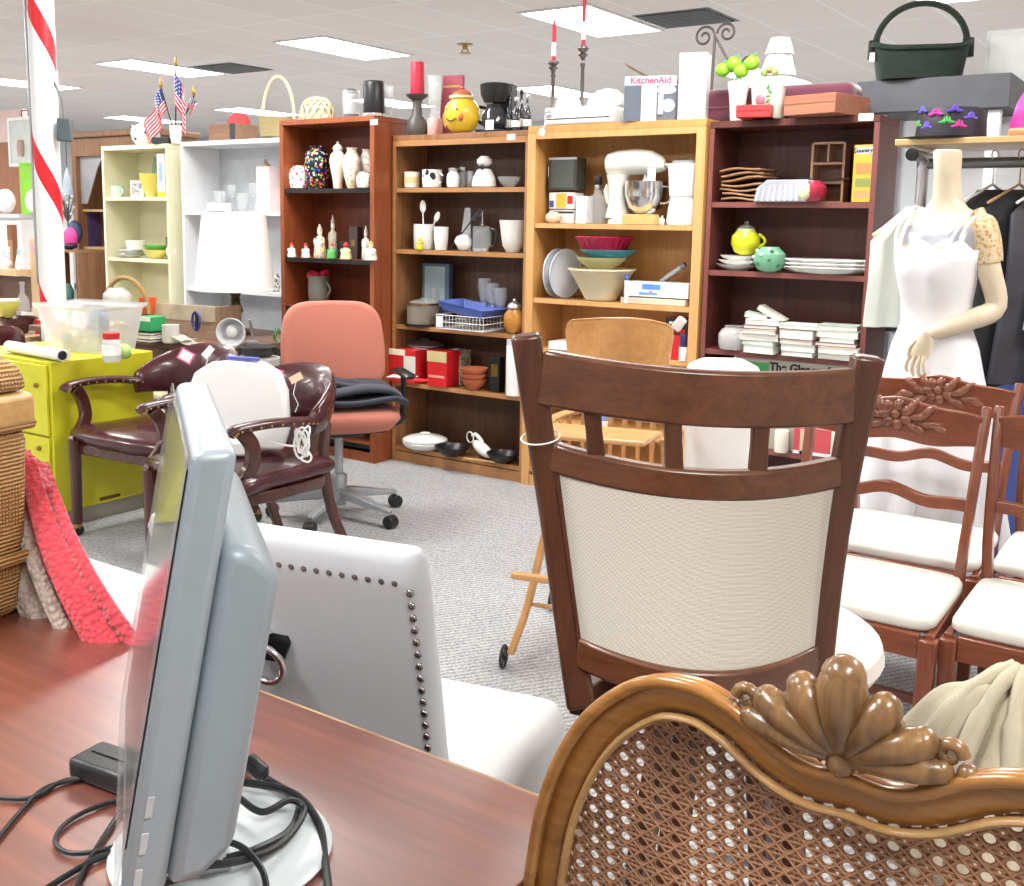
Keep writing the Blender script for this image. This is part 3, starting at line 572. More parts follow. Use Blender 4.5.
# ---- captain's chairs -------------------------------------------------------
def captain(loc, rz, label):
    t = thing('captain_chair', label, 'armchair', loc, rz, 'burgundy leather captain chairs')   # faces -Y
    rings = []
    def bw(a): return V((.285*math.sin(a), .02+.25*math.cos(a)))
    top = []; n = 22
    for i in range(n+1):
        a = -1.35+2.7*i/n; p = bw(a); zt = .80-.13*abs(a/1.35)**2.2; zb_ = .575-.0*abs(a); th = .035*(1-.35*abs(a/1.35)); ox, oy = math.sin(a), math.cos(a); ring = []
        for j in range(12):
            q = 2*PI*j/12; r_ = th*math.cos(q); z = (zt+zb_)/2+(zt-zb_)/2*math.sin(q); rec = .06*(z-.57)/.25
            ring.append((p.x+ox*(r_+rec*.3), p.y+oy*(r_+rec), z))
        rings.append(ring)
    MB().loft(rings).build('backrest', LEATHER, t, ang=75)
    for s in (-1, 1):
        e = bw(s*1.3); pts = cr([(e.x, e.y, .63), (s*.3, .0, .645), (s*.305, -.14, .655), (s*.3, -.26, .65), (s*.298, -.29, .635)], 6)
        o = MB().tube(pts, .03, 12, rb=.018).build('arm_pad', LEATHER, t, ang=80); sd = MB()
        for p in pts[::2]: sd.sphere((p.x-s*.031, p.y, p.z-.004), .0045, 6); sd.sphere((p.x+s*.031, p.y, p.z-.004), .0045, 6)
        sd.build('studs', BRASS, o)
        MB().sweep(cr([(s*.295, -.24, .64), (s*.3, -.2, .58), (s*.285, -.2, .5), (s*.265, -.27, .42), (s*.26, -.275, .38)], 5), .034, .05, up=(0, 1, 0)).build('arm_support', MAHOG, t, bevel=.008)
        MB().lathe([(.018, .05), (.022, .06), (.024, .2), (.028, .42)], (s*.25, -.285, 0), 12).build('front_leg', MAHOG, t)
        MB().sweep(cr([(s*.19, .22, .6), (s*.2, .2, .45), (s*.21, .23, .25), (s*.23, .31, .045)], 5), .03, .036, up=(0, 1, 0)).build('rear_leg', MAHOG, t, bevel=.006)
        for x, y in ((s*.25, -.285), (s*.23, .315)):
            o = MB().tube([(x-.012, y, .022), (x+.012, y, .022)], .022, 14).build('caster', BLACK, t); MB().lathe([(.014, .03), (.02, .038), (.018, .055)], (x, y, 0), 12).build('caster_fork', BRASS, o)
    for x in (-.07, .07): MB().box((x, .235, .52), (.035, .03, .14)).build('back_splat', MAHOG, t)
    hx = [(.27, -.28), (.285, -.1), (.25, .15), (.19, .23), (-.19, .23), (-.25, .15), (-.285, -.1), (-.27, -.28)]
    MB().prism(hx, .36, .405).build('seat_apron', MAHOG, t, bevel=.006)
    rings = []
    for z, k in ((.406, .96), (.43, 1.03), (.455, 1.02), (.475, .9), (.487, .6), (.49, .2)): rings.append([(x*k, (y+.02)*k-.02, z) for x, y in [tuple(q)[:2] for q in cr([(a, c, 0) for a, c in hx], 3, closed=True)]])
    MB().loft(rings).build('seat', LEATHER, t, ang=80)
    return t
c1 = captain((-3.72, 2.97, 0), math.radians(3), 'burgundy leather captain chair beside the yellow cabinet, left of the pair')
c2 = dup(c1, (-2.99, 2.78, 0), math.radians(-8), 'burgundy leather captain chair with a white appliance on its seat')
c3 = dup(c1, (-5.5, 3.05, 0), math.radians(-90), 'dark leather armchair mostly hidden behind the yellow cabinet')
def hang_tag(par, p, w, h, col, rim, rot, name='price_tag'):
    o = MB().box((0, 0, 0), (w, .0015, h)).build(name, TAGW, par); o.location = p; o.rotation_euler = rot
    if rim: MB().box((0, .001, 0), (w*1.25, .001, h*1.25)).build('tag_border', rim, o)
    return o
def price(u, v, d, w, h, rim, rot, lab, string=False):
    p = P(u, v, d=d); o = thing('price_tag', lab, 'price tag', tuple(p), rot[2], 'price tags on the burgundy chairs'); rr = (rot[0], rot[1], 0)
    a = MB().box((0, 0, 0), (w, .0015, h)).build('card', TAGW if rim is not GOLDW else M((.85, .6, .4), .6), o); a.rotation_euler = rr
    if rim and rim is not GOLDW: c_ = MB().box((0, .0015, 0), (w*1.3, .001, h*1.3)).build('border', rim, o); c_.rotation_euler = rr
    if string: MB().tube([(0, -.002, -h/2), (-.01, -.004, -.06), (.008, -.004, -.1), (-.004, -.002, -.13)], .0018, 6).build('string', WHITE, o)
price(186, 356, 4.53, .05, .04, PINK, (-.2, .5, YAW), 'white and pink price sticker on the left captain chair back')
price(208, 352, 4.53, .03, .055, None, (-.2, .7, YAW), 'narrow white paper tag tied to the left captain chair back', True)
price(274, 374, 4.02, .05, .035, PINK, (-.2, .3, YAW), 'white and pink price sticker on the right captain chair back')
price(296, 378, 4.0, .05, .028, GOLDW, (-.2, -.5, YAW), 'small orange tag with string on the right captain chair back', True)
# white appliance (upright) on the second chair + its coiled cord
wa = P(248, 455, z=.49); wa = V((-2.98, 2.72, .492))
t = thing('plastic_appliance', 'white rounded plastic appliance standing on the right captain chair seat', 'appliance', tuple(wa), YAW)
WP = M((.88, .88, .87), .3, 0, .02)
rings = []
for y, k in ((-.05, .92), (-.035, 1), (.03, 1), (.05, .9)): rings.append([(x*k*1.12, y, .17+(z-.17)*k) for x, z in [(-.15, .02), (.15, .02), (.17, .1), (.165, .24), (.14, .31), (.09, .345), (0, .355), (-.09, .345), (-.14, .31), (-.165, .24), (-.17, .1)]])
MB().loft(rings).build('housing', WP, t, bevel=.008, ang=60); MB().box((-.04, -.06, .035), (.22, .06, .06)).build('foot', WP, t, bevel=.012)
MB().box((-.13, -.056, .04), (.05, .012, .02)).build('blue_switch', BLUE, t); MB().box((.02, -.01, .362), (.12, .03, .012), (0, .05, 0)).build('blue_strap', M((.1, .12, .45), .5), t)
cp = P(303, 445, d=3.85); t = thing('cord_bundle', 'bundled white power cord hanging beside the right captain chair', 'cord', tuple(cp), YAW)
b_ = MB()
for k in range(5): b_.tube([(.022*math.cos(a*.5+k)+.004*k-.01, -.004*k, .05*math.sin(a*.5)+.006*k) for a in range(13)], .004, 6, closed=True)
b_.tube(cr([(-.12, 0, .01), (-.06, -.01, 0), (0, 0, -.01), (.03, -.005, -.04), (.02, -.01, -.06), (-.005, -.01, -.05), (.01, -.005, -.03)]), .004, 6); b_.build('coil', WHITE, t)
# ---- yellow cabinet --------------------------------------------------------
YC = M((.62, .58, .02), .42, 0, .05)
yc = thing('metal_cabinet', 'bright yellow metal cabinet with a worn base edge', 'cabinet', (-4.44, 2.93, 0))
MB().bb(-.35, .35, -.27, .27, .07, .745).build('body', YC, yc, bevel=.004); MB().bb(-.33, .33, -.25, .25, 0, .069).build('plinth', M((.35, .34, .28), .6), yc)
dr = MB().bb(-.335, .335, -.285, -.272, .42, .73).build('door', YC, yc, bevel=.003); MB().lathe([(.008, 0), (.012, .004), (.009, .014), (0, .016)], n=10, m=Matrix.Translation((.27, -.286, .64)) @ Matrix.Rotation(PI/2, 4, 'X')).build('knob', BRASS, dr)
dr = MB().bb(-.335, .335, -.285, -.272, .08, .41).build('door', YC, yc, bevel=.003); MB().lathe([(.008, 0), (.012, .004), (.009, .014), (0, .016)], n=10, m=Matrix.Translation((.27, -.286, .36)) @ Matrix.Rotation(PI/2, 4, 'X')).build('knob', BRASS, dr)
MB().bb(.352, .3535, -.05, .06, .085, .1).build('paint_chip', M((.12, .07, .02), .8), yc)
# storage tote
tw = .47; tt_ = thing('storage_tote', 'frosted white plastic storage tub full of odds and ends on the yellow cabinet', 'tub', (-4.36, 3.06, .746), math.radians(10))
MB().loft([[(x*a, y*c, z) for x, y in ((-1, -1), (1, -1), (1, 1), (-1, 1))] for z, a, c in ((.0, .16, .12), (.2, .195, .145), (.205, .21, .158), (.22, .21, .158))], cap=False).build('tub_wall', glass('tote_plastic', (.85, .88, .9), .3, .5), tt_, bevel=.01)
MB().bb(-.155, .155, -.115, .115, .0, .004).build('tub_floor', glass('tote_plastic2', (.85, .88, .9), .3, .6), tt_)
st_ = MB()
for i in range(60):
    st_.sphere((random.uniform(-.13, .12), random.uniform(-.09, .09), .02+random.random()*.1), (random.uniform(.015, .035), random.uniform(.015, .035), random.uniform(.01, .03)), 7)
tag(st_.build('craft_bits', spots('bits', (.6, .55, .5), [(.7, .3, .4), (.8, .8, .75), (.25, .3, .5), (.5, .45, .4), (.7, .65, .3)], 18, .6, .6), tt_), None, kind='stuff')
MB().sphere((.11, -.06, .14), (.06, .03, .06), 12).build('blue_bag', M((.15, .2, .35), .5), tt_)
t = thing('glue_jar', 'small clear jar with red lid and label against the white tub', 'jar', tuple(P(111, 352, z=.752)-V((0, 0, 0))), .3)
t.location = tuple(V((ax(112, 2.84, .747), 2.84, .747)))
MB().lathe([(.035, 0), (.04, .01), (.04, .09), (.032, .1)], n=20).build('glass_body', glass('jarg', (.8, .85, .85), .1, .6), t); MB().lathe([(.034, .1), (.036, .102), (.036, .125), (0, .126)], n=20).build('lid', RED, t); MB().lathe([(.0405, .03), (.0405, .075)], n=20).build('paper_label', TAGW, t)
for k, (x, y, c, l) in enumerate(((ax(124, 2.92, .75), 2.92, (.45, .7, .2), 'pale green plastic bag by the right end of the white tub'),)):
    tag(MB().sphere((0, 0, .035), (.035, .035, .035), 10).build('plastic_bag', M(c, .5, 0, .2, .8, 60), None, loc=(x, y, .747)), l, 'bag')
t = thing('paper_roll', 'rolled white posters lying across the front of the yellow cabinet', 'roll', (-4.33, 2.72, .775), math.radians(2))
MB().tube([(-.19, .02, 0), (.27, -.03, 0)], .026, 16).build('outer_roll', WHITE, t); MB().tube([(-.2, .055, -.006), (.24, .02, -.006)], .02, 14).build('inner_roll', M((.85, .8, .55), .5), t)
MB().tube([(.27, -.03, 0), (.276, -.0305, 0)], .02, 16).build('dark_core', BLACK, t)
# ---- office chair -----------------------------------------------------------
OC = fabric('salmon_fabric', (.5, .17, .12), 600, var=.09); oc = thing('office_chair', 'salmon fabric swivel office chair with silver star base', 'office chair', (-3.26, 3.58, 0), math.radians(52))  # faces -Y local
GB = M((.42, .45, .48), .35, .4)
MB().lathe([(.035, .06), (.038, .2), (.03, .21), (.02, .215), (.02, .42)], n=20).build('gas_column', GB, oc)
for k in range(5):
    a = math.radians(20+72*k); dx, dy = math.cos(a), math.sin(a)
    o = MB().sweep([(dx*.02, dy*.02, .12), (dx*.15, dy*.15, .1), (dx*.31, dy*.31, .075)], [.06, .05, .03], [.05, .035, .02]).build('base_arm', GB, oc, bevel=.006)
    MB().tube([(dx*.31-dy*.024, dy*.31+dx*.024, .03), (dx*.31+dy*.024, dy*.31-dx*.024, .03)], .03, 16).build('caster', BLACK, o, bevel=.004)
def cush(z0, z1, w0, w1, d0, d1, yc_):
    return [[(x*w, yc_+y*d, z) for x, y in [(math.copysign(abs(math.cos(q))**.45, math.cos(q)), math.copysign(abs(math.sin(q))**.45, math.sin(q))) for q in [2*PI*i/28 for i in range(28)]]] for z, w, d in ((z0, w0*.8, d0*.8), (z0+.012, w0, d0), ((z0+z1)/2+.01, w1, d1), (z1-.01, w1*.98, d1*.98), (z1, w1*.8, d1*.8), (z1+.006, .05, .05))]
MB().loft(cush(.43, .53, .22, .26, .22, .25, -.02)).build('seat', OC, oc, ang=70)
MB().box((0, 0, .415), (.2, .25, .03)).build('mechanism', BLACK, oc, bevel=.006); MB().box((0, -.02, .436), (.36, .36, .016)).build('seat_shell', DARK, oc, bevel=.006)
def bf(y0):
    return [[(x*(.245-.06*((z+1)/2)**3*0)*(1-.14*max(0, z)**2)*1.0, y0+off+.05*(x*x)*-1+.04*z, .785+z*.205) for x, z in [(math.copysign(abs(math.cos(q))**.4, math.cos(q)), math.copysign(abs(math.sin(q))**.4, math.sin(q))) for q in [2*PI*i/32 for i in range(32)]]] for off in (0,)][0]
r0 = bf(.2)
def scl(r, k, dy): 
    cx_, cz_ = 0, .785
    return [(x*k, y+dy, cz_+(z-cz_)*k) for x, y, z in r]
MB().loft([scl(r0, .9, -.038), scl(r0, .98, -.03), scl(r0, 1, -.01), scl(r0, .98, .008)]).build('backrest', OC, oc, ang=60)
MB().loft([scl(r0, .97, .009), scl(r0, .94, .03)]).build('back_shell', DARK, oc)
MB().sweep([(0, .05, .41), (0, .24, .42), (0, .26, .5), (0, .245, .72)], .07, .018, up=(0, 1, .1)).build('back_bracket', BLACK, oc, bevel=.004)
for s in (-1, 1):
    o = MB().tube(cr([(s*.2, .05, .43), (s*.3, .05, .44), (s*.31, .03, .55), (s*.305, .0, .655)]), .014, 10, rb=.022).build('arm_support', BLACK, oc)
    MB().tube([(s*.305, -.13, .662), (s*.305, -.11, .668), (s*.305, .1, .668), (s*.305, .12, .662)], [.02, .034, .034, .02], 12, rb=[.008, .014, .014, .008]).build('arm_pad', BLACK, oc)
JN = fabric('navy_cloth', (.018, .024, .04), 300, var=.3)
pc = V(oc.location); ja = thing('folded_trousers', 'folded navy blue trousers laid over the salmon chair seat', 'trousers', (pc.x, pc.y, .553), math.radians(52))
def cl(z, w, d, x0=0, y0=0, s=1): return MB().grid(lambda i, j: (x0+(i-.5)*w, y0+(j-.5)*d, z+.012*math.sin(i*7+s)+.01*math.sin(j*9+s*2)-.10*max(0, abs(i-.5)-.42)*4), 18, 14)
cl(.02, .56, .4, 0, -.04, 1).build('lower_layer', JN, ja, solid=.024, sub=1); cl(.05, .5, .3, .02, -.02, 3).build('upper_layer', JN, ja, solid=.024, sub=1); cl(.078, .34, .16, -.05, .07, 5).build('waistband', JN, ja, solid=.02, sub=1)
t = thing('papers', 'white and red leaflet lying on the navy trousers', 'leaflet', tuple(P(402, 378, z=.62)), .3); MB().box((0, 0, .006), (.13, .09, .003)).build('white_sheet', WHITE, t); MB().box((.08, -.03, .0), (.12, .08, .003)).build('red_sheet', RED, t)
# ---- convertible wooden high chair ------------------------------------------
HO = wood('golden_oak', (.42, .19, .06), (.62, .34, .13), 'z', .35, 1, .3); HOX = wood('golden_oak_x', (.5, .24, .08), (.66, .38, .15), 'x', .35, 1, .3)
hc = thing('high_chair', 'golden oak spindle high chair on small iron wheels', 'high chair', (-1.53, 2.96, 0), math.radians(15))
MB().loft([[(x*w, y+.05*(x*x)*-14*.2, z) for x, y in ((-1, .16), (-.5, .175), (0, .18), (.5, .175), (1, .16), (1, .18), (.5, .195), (0, .2), (-.5, .195), (-1, .18))] for z, w in ((.92, .15), (.93, .16), (1.03, .172), (1.06, .165), (1.068, .15))]).build('crest_board', HOX, hc, bevel=.004)
MB().box((.165, .17, 1.055), (.03, .035, .045), (0, .6, 0)).build('white_corner_pad', WHITE, hc, bevel=.006)
for i in range(7):
    x = -.14+.28*i/6; MB().lathe([(.006, .55), (.007, .62), (.011, .7), (.006, .75), (.011, .8), (.007, .86), (.006, .925)], (x, .17, 0), 10).build('spindle', HO, hc)
MB().prism([(-.17, -.17), (.17, -.17), (.19, .0), (.17, .18), (-.17, .18), (-.19, 0)], .52, .55).build('seat', HOX, hc, bevel=.01)
for s in (-1, 1):
    MB().tube(cr([(s*.16, .17, .75), (s*.2, .05, .745), (s*.2, -.12, .74), (s*.19, -.18, .735)]), .018, 10, rb=.01).build('arm', HOX, hc)
    for k in range(4): MB().lathe([(.006, .55), (.009, .62), (.005, .67), (.008, .74)], (s*(.17+.006*k), .1-.09*k, 0), 8).build('arm_spindle', HO, hc)
    for y0, y1 in ((-.15, -.27), (.14, .27)):
        o = MB().sweep(cr([(s*.14, y0, .52), (s*.17, y0*1.15, .4), (s*.2, y1*.85, .2), (s*.24, y1, .05)]), .022, .03, up=(0, 1, 0)).build('leg', HO, hc, bevel=.005)
        wl = MB(); wc = V((s*.262, y1, .038)); wl.tube([wc+V((0, .034*math.cos(q*PI/12), .034*math.sin(q*PI/12))) for q in range(24)], .005, 8, closed=True)
        for q in range(6): wl.tube([wc, wc+V((0, .034*math.cos(q*PI/3), .034*math.sin(q*PI/3)))], .003, 6)
        wl.tube([wc+V((-.012, 0, 0)), wc+V((.012, 0, 0))], .008, 8); wl.build('wheel', BLACK, o)
for y_, z in ((-.22, .2), (.22, .2)): MB().tube([(-.2, y_, z), (-.1, y_, z), (0, y_, z), (.1, y_, z), (.2, y_, z)], [.006, .01, .007, .01, .006], 8).build('stretcher', HO, hc)
MB().prism([(-.19, -.2), (-.17, -.38), (.17, -.38), (.19, -.2)], .76, .775).build('tray', HOX, hc, bevel=.005)
MB().loft([[(x, -.385+.0*x, z) for x in (-.2, .2)]+[(x, -.41, z) for x in (.2, -.2)] for z in (.34, .36)]).build('foot_rest', HOX, hc, bevel=.004)
# foot rest board seen at lower left of the high chair
t = thing('waste_bin', 'tall white plastic bin with a domed top behind the walnut stool', 'bin', (-1.36, 3.42, 0), YAW)
MB().loft([[(x*w, y*w*.7, z) for x, y in [(math.copysign(abs(math.cos(q))**.5, math.cos(q)), math.copysign(abs(math.sin(q))**.5, math.sin(q))) for q in [2*PI*i/28 for i in range(28)]]] for z, w in ((0, .1), (.84, .12))]).build('body', WP, t, ang=60)
MB().loft([[(x*w, y*w*.7, z) for x, y in [(math.copysign(abs(math.cos(q))**.5, math.cos(q)), math.copysign(abs(math.sin(q))**.5, math.sin(q))) for q in [2*PI*i/28 for i in range(28)]]] for z, w in ((.842, .126), (.865, .126), (.9, .11), (.92, .07), (.925, .01))]).build('domed_lid', WP, t, ang=60)
# ---- carved dining chairs ----------------------------------------------------
def dining(loc, rz, label):
    t = thing('dining_chair', label, 'chair', loc, rz, 'cherry dining chairs with white seats')   # faces +Y' ; back at y=-0.2
    w = .215
    for s in (-1, 1):
        MB().sweep(cr([(s*.2, -.27, 0), (s*.2, -.235, .2), (s*.205, -.2, .42), (s*.215, -.2, .6), (s*.222, -.25, .8), (s*.226, -.285, .91)], 6), .024, [.034]*12+[.042]*6+[.034]*13, up=(0, 1, 0)).build('back_post', CHERRY, t, bevel=.006)
        MB().sweep([(s*.22, .2, .43), (s*.215, .2, .2), (s*.21, .2, 0)], [.04, .034, .025], [.04, .034, .025], up=(0, 1, 0)).build('front_leg', CHERRY, t, bevel=.004)
        MB().sweep([(s*.212, -.18, .41), (s*.222, .2, .41)], .02, .06).build('side_apron', CHERRYX, t, bevel=.003); MB().sweep([(s*.205, -.22, .18), (s*.213, .19, .18)], .016, .026).build('side_stretcher', CHERRYX, t, bevel=.003)
        ss = cr([(s*.222, -.2, .455), (s*.223, -.15, .5), (s*.222, -.195, .58)], 5)
    MB().bb(-.2, .2, .19, .212, .38, .44).build('front_apron', CHERRYX, t, bevel=.003); MB().bb(-.2, .2, -.205, -.185, .38, .44).build('rear_apron', CHERRYX, t, bevel=.003); MB().bb(-.205, .205, -.03, -.01, .17, .195).build('cross_stretcher', CHERRYX, t, bevel=.003)
    def rail(zc, yc, hh, wav, nm, th=.018):
        n = 28; rings = []
        for i in range(n+1):
            u = i/n*2-1; x = u*.222; z = zc+wav*(.55*math.cos(u*2*PI)*math.exp(-u*u*1.2)+.45*(1-abs(u))) ; y_ = yc-.03*(1-u*u); h2 = hh*(1 if nm != 'crest_rail' else .8+.35*math.cos(u*PI/2))
            rings.append([(x, y_-th/2, z-h2/2), (x, y_+th/2, z-h2/2), (x, y_+th/2, z+h2/2), (x, y_-th/2, z+h2/2)])
        return MB().loft(rings).build(nm, CHERRYX, t, bevel=.004)
    rail(.652, -.215, .034, .02, 'ladder_rail')
    cr_ = rail(.845, -.262, .1, .012, 'crest_rail')
    cv = MB(); yv = -.308
    for sgn in (1, -1):   # raised carving on both faces
        yy = -.292+sgn*.013
        for k in range(7):
            a = 2*PI*k/7; cv.sphere((.03*math.cos(a), yy, .866+.026*math.sin(a)), (.019, .01, .015), 8, (0, -a, 0))
        cv.sphere((0, yy+sgn*.004, .868), (.014, .009, .014), 8)
        for s in (-1, 1):
            for k, (dx, dz, a) in enumerate(((.055, .012, .3), (.05, -.016, -.35), (.085, -.004, .1), (.07, .022, .7), (.105, -.012, -.3), (.035, .03, 1.0))):
                cv.sphere((s*dx*1.12, yy, .852+dz*1.15), (.03, .009, .0125), 8, (0, -a*s, 0))
    cv.build('carved_flowers', wood('carving', (.08, .02, .01), (.27, .09, .045), 'z', .3, 3, .4), cr_, ang=60)
    rings = []
    for z, k in ((.441, .97), (.447, 1.0), (.462, 1.0), (.474, .965), (.479, .7), (.48, .1)): rings.append([(x*k, .0+y*k, z) for x, y in [(math.copysign(abs(math.cos(q))**.2, math.cos(q))*.225, math.copysign(abs(math.sin(q))**.2, math.sin(q))*.2) for q in [2*PI*i/32 for i in range(32)]]])
    MB().loft(rings).build('seat_cushion', SEATW, t, ang=60)
    return t
d1 = dining((-.7, 2.74, 0), math.radians(180), 'cherry dining chair with carved crest and white seat, frontmost in front of the mannequin')
d2 = dup(d1, (-.7, 3.265, 0), math.radians(180), 'cherry dining chair tucked just behind the frontmost carved chair')
d3 = dup(d1, (-.225, 2.78, 0), math.radians(180), 'cherry dining chair cut off by the right edge of the photo')
d4 = dup(d1, (-.225, 3.31, 0), math.radians(180), 'cherry dining chair behind the one at the right edge, mostly hidden')
# garment heaped behind the cane chair
gp = P(1000, 760, d=1.75)
gt = thing('cream_jacket', 'cream linen jacket heaped at the right behind the cane chair', 'jacket', (gp.x, gp.y, 0))
LN = fabric('cream_linen', (.62, .56, .42), 500, var=.05)
def heap(i, j):
    a = 2*PI*i; r = j; fo = math.sin(a*8+1.5*r)+.5*math.sin(a*13-r*3); k = 1+.05*fo*r
    return (r*.25*k*math.cos(a)+.03*(1-r), r*.19*k*math.sin(a), .665-.3*r**1.7+.014*fo*min(1, r*3)*(1-.3*r)+.008*math.sin(r*17+a*2))
MB().grid(heap, 140, 34).build('body_cloth', LN, gt, solid=.006)
for k in range(5):
    a0_ = -2.5+.45*k; pts = [(r*.25*math.cos(a0_+.25*r)+.03*(1-r), r*.19*math.sin(a0_+.25*r), .672-.3*r**1.7+.012) for r in (.08, .25, .45, .65, .85, 1.0)]
    MB().tube(cr(pts, 4), [.012]*8+[.016]*8+[.012]*5, 10).build('fold', LN, gt)
st2 = thing('folding_stand', 'dark stand hidden under the cream jacket', 'stand', (gp.x, gp.y+.0, 0)); MB().lathe([(.2, 0), (.2, .02), (.02, .03), (.02, .42), (.06, .43), (.06, .44), (0, .44)]).build('stand_post', BLACK, st2)
# ---------------------------------------------------------------- shelf goods
ZT = {'cream': (1.845, 4.75), 'white': (1.85, 4.75), 'red': (1.93, 4.6), 'brown': (1.83, 4.76), 'oak': (1.845, 4.75), 'dark': (1.83, 4.76)}
def spot(u, y, z): return V((ax(u, y, z), y, z+.0008))
PROF = {
 'vase': [(.45, 0), (.5, .03), (.85, .3), (1, .55), (.9, .75), (.5, .9), (.5, .95), (.62, 1)],
 'jar': [(.7, 0), (.9, .05), (1, .3), (1, .65), (.8, .85), (.6, .92), (.65, 1)],
 'bowl': [(.4, 0), (.45, .06), (.75, .4), (.95, .8), (1, 1), (.93, .97), (.7, .4), (.3, .12), (0, .1)],
 'cup': [(.75, 0), (.8, .03), (.95, .5), (1, 1), (.9, .98), (.8, .15), (0, .1)],
 'mug': [(.85, 0), (.97, .06), (1, .5), (1, 1), (.88, .98), (.85, .15), (0, .1)],
 'plate': [(.5, 0), (.55, .2), (.8, .5), (1, 1), (.98, 1), (.75, .65), (0, .4)],
 'cyl': [(.96, 0), (1, .03), (1, .97), (.96, 1), (0, 1)],
 'ginger': [(.5, 0), (.55, .05), (.6, .2), (.95, .6), (1, .75), (.85, .88), (.5, .96), (.5, 1)],
 'lid': [(1, 0), (1, .15), (.8, .45), (.3, .7), (.15, .75), (.25, .85), (.2, .97), (0, 1)],
 'bottle': [(.9, 0), (1, .04), (1, .5), (.85, .62), (.35, .74), (.33, .94), (.42, .95), (.42, 1)],
 'goblet': [(.6, 0), (.55, .03), (.08, .08), (.08, .45), (.6, .55), (1, .8), (.95, 1), (.88, 1), (.5, .58)],
 'figure': [(.8, 0), (.95, .08), (.9, .3), (.55, .5), (.75, .6), (.5, .7), (.35, .74), (.55, .84), (.5, .93), (.15, 1)],
 'round': [(.35, 0), (.75, .12), (1, .42), (.95, .72), (.6, .93), (.55, 1)],
 'shaker': [(.7, 0), (1, .1), (.6, .5), (.5, .7), (.7, .8), (.5, 1)],
}
def pot(name, label, cat, u, y, z, w, h, prof, mat, parts=(), group=None, rz=0, n=20, sx=1, sy=1, handle=None, dark=None):
    """parts: (name, profile, mat, width fraction, z0 fraction, z1 fraction)"""
    loc = spot(u, y, z); s = mpp(loc); W, Hh = w*s/2, h*s
    def lt(pr, wf=1, z0=0, z1=1): return MB().lathe([(r*W*wf, Hh*(z0+(z1-z0)*q)) for r, q in PROF[pr]], n=n, sx=sx, sy=sy)
    main_ = lt(prof) if not isinstance(prof, list) else MB().lathe([(r*W, q*Hh) for r, q in prof], n=n, sx=sx, sy=sy)
    if not parts and not handle: return tag(main_.build(name, mat, None, loc=loc, rz=rz), label, cat, group)
    t = thing(name, label, cat, tuple(loc), rz, group); o = main_.build('body', mat, t)
    for nm, pr, mt, wf, z0, z1 in parts: lt(pr, wf, z0, z1).build(nm, mt, t)
    if handle:
        sg, z0, z1 = handle; MB().tube([(sg*W*(.92+.45*math.sin(PI*i/8)), 0, Hh*(z0+(z1-z0)*i/8)) for i in range(9)], max(.0035, W*.1), 8).build('handle', mat, t)
    t['unit'] = s; return t
def bx(name, label, cat, u, y, z, w, h, dep, mat, faces=(), rz=0, group=None, bevel=.002, tilt=0, dz=0):
    """faces: (name, x0, x1, z0, z1, mat) fractions of the front face"""
    loc = spot(u, y, z); s = mpp(loc); W, Hh = w*s, h*s; loc.z += dz
    b0 = MB().box((0, 0, Hh/2), (W, dep, Hh), (0, tilt, 0) if tilt else None)
    if not faces: return tag(b0.build(name, mat, None, loc=loc, rz=rz, bevel=bevel), label, cat, group)
    t = thing(name, label, cat, tuple(loc), rz, group); b0.build('body', mat, t, bevel=bevel)
    for nm, x0, x1, z0, z1, mt in faces: MB().bb(W*(x0-.5), W*(x1-.5), -dep/2-.0015, -dep/2-.0002, Hh*z0, Hh*z1).build(nm, mt, t)
    return t
PORC = M((.85, .85, .82), .2, 0, .03); IVORY = M((.82, .78, .66), .25, 0, .05); GLS = glass('shelf_glass', (.7, .76, .78), .05, .24); GLD = glass('dark_glass', (.04, .04, .05), .06, .88)
FLOR = spots('floral', (.85, .82, .76), [(.7, .2, .25), (.2, .4, .2), (.85, .6, .2), (.85, .82, .76)], 55, .25, .35)
GINB = 'porcelain on the cherry bookcase'
# -- cherry bookcase, top shelf
y = 4.58
pot('bowl', 'small floral ginger bowl at the left of the cherry bookcase top shelf', 'bowl', 299, y, 1.54, 20, 23, 'jar', spots('teal_floral', (.75, .8, .76), [(.5, .1, .15), (.1, .35, .3), (.75, .8, .76)], 40, .2, .4))
pot('vase', 'dark blue vase covered in multicoloured flowers', 'vase', 317, y+.03, 1.54, 26, 42, [(.6, 0), (.75, .05), (1, .45), (.97, .75), (.8, .88), (.55, .9), (.6, 1)], spots('dark_floral', (.01, .012, .03), [(.7, .1, .05), (.05, .12, .6), (.7, .55, .1), (.1, .35, .1), (.8, .75, .6)], 60, .2, .42))
pot('lidded_jar', 'ivory lidded ginger jar with finial, left of the cream vases', 'jar', 338, y, 1.54, 17, 38, 'ginger', IVORY, [('lid', 'lid', IVORY, .6, 1, 1.22)])
pot('vase', 'cream vase with green pattern, middle of the cherry top shelf', 'vase', 352, y-.02, 1.54, 19, 40, 'vase', spots('greenp', (.8, .78, .64), [(.35, .45, .25), (.8, .78, .64)], 50, .3, .3))
pot('vase', 'cream vase at the back right of the cherry top shelf', 'vase', 367, y+.08, 1.54, 18, 39, 'vase', FLOR)
pot('bowl', 'small ivory pot with floral print in front of the cream vases', 'pot', 364, y-.07, 1.54, 15, 16, 'jar', FLOR)
pot('cup', 'dark red glass cup at the far right of the cherry top shelf', 'cup', 375, y+.03, 1.54, 9, 24, 'cup', M((.25, .02, .05), .2))
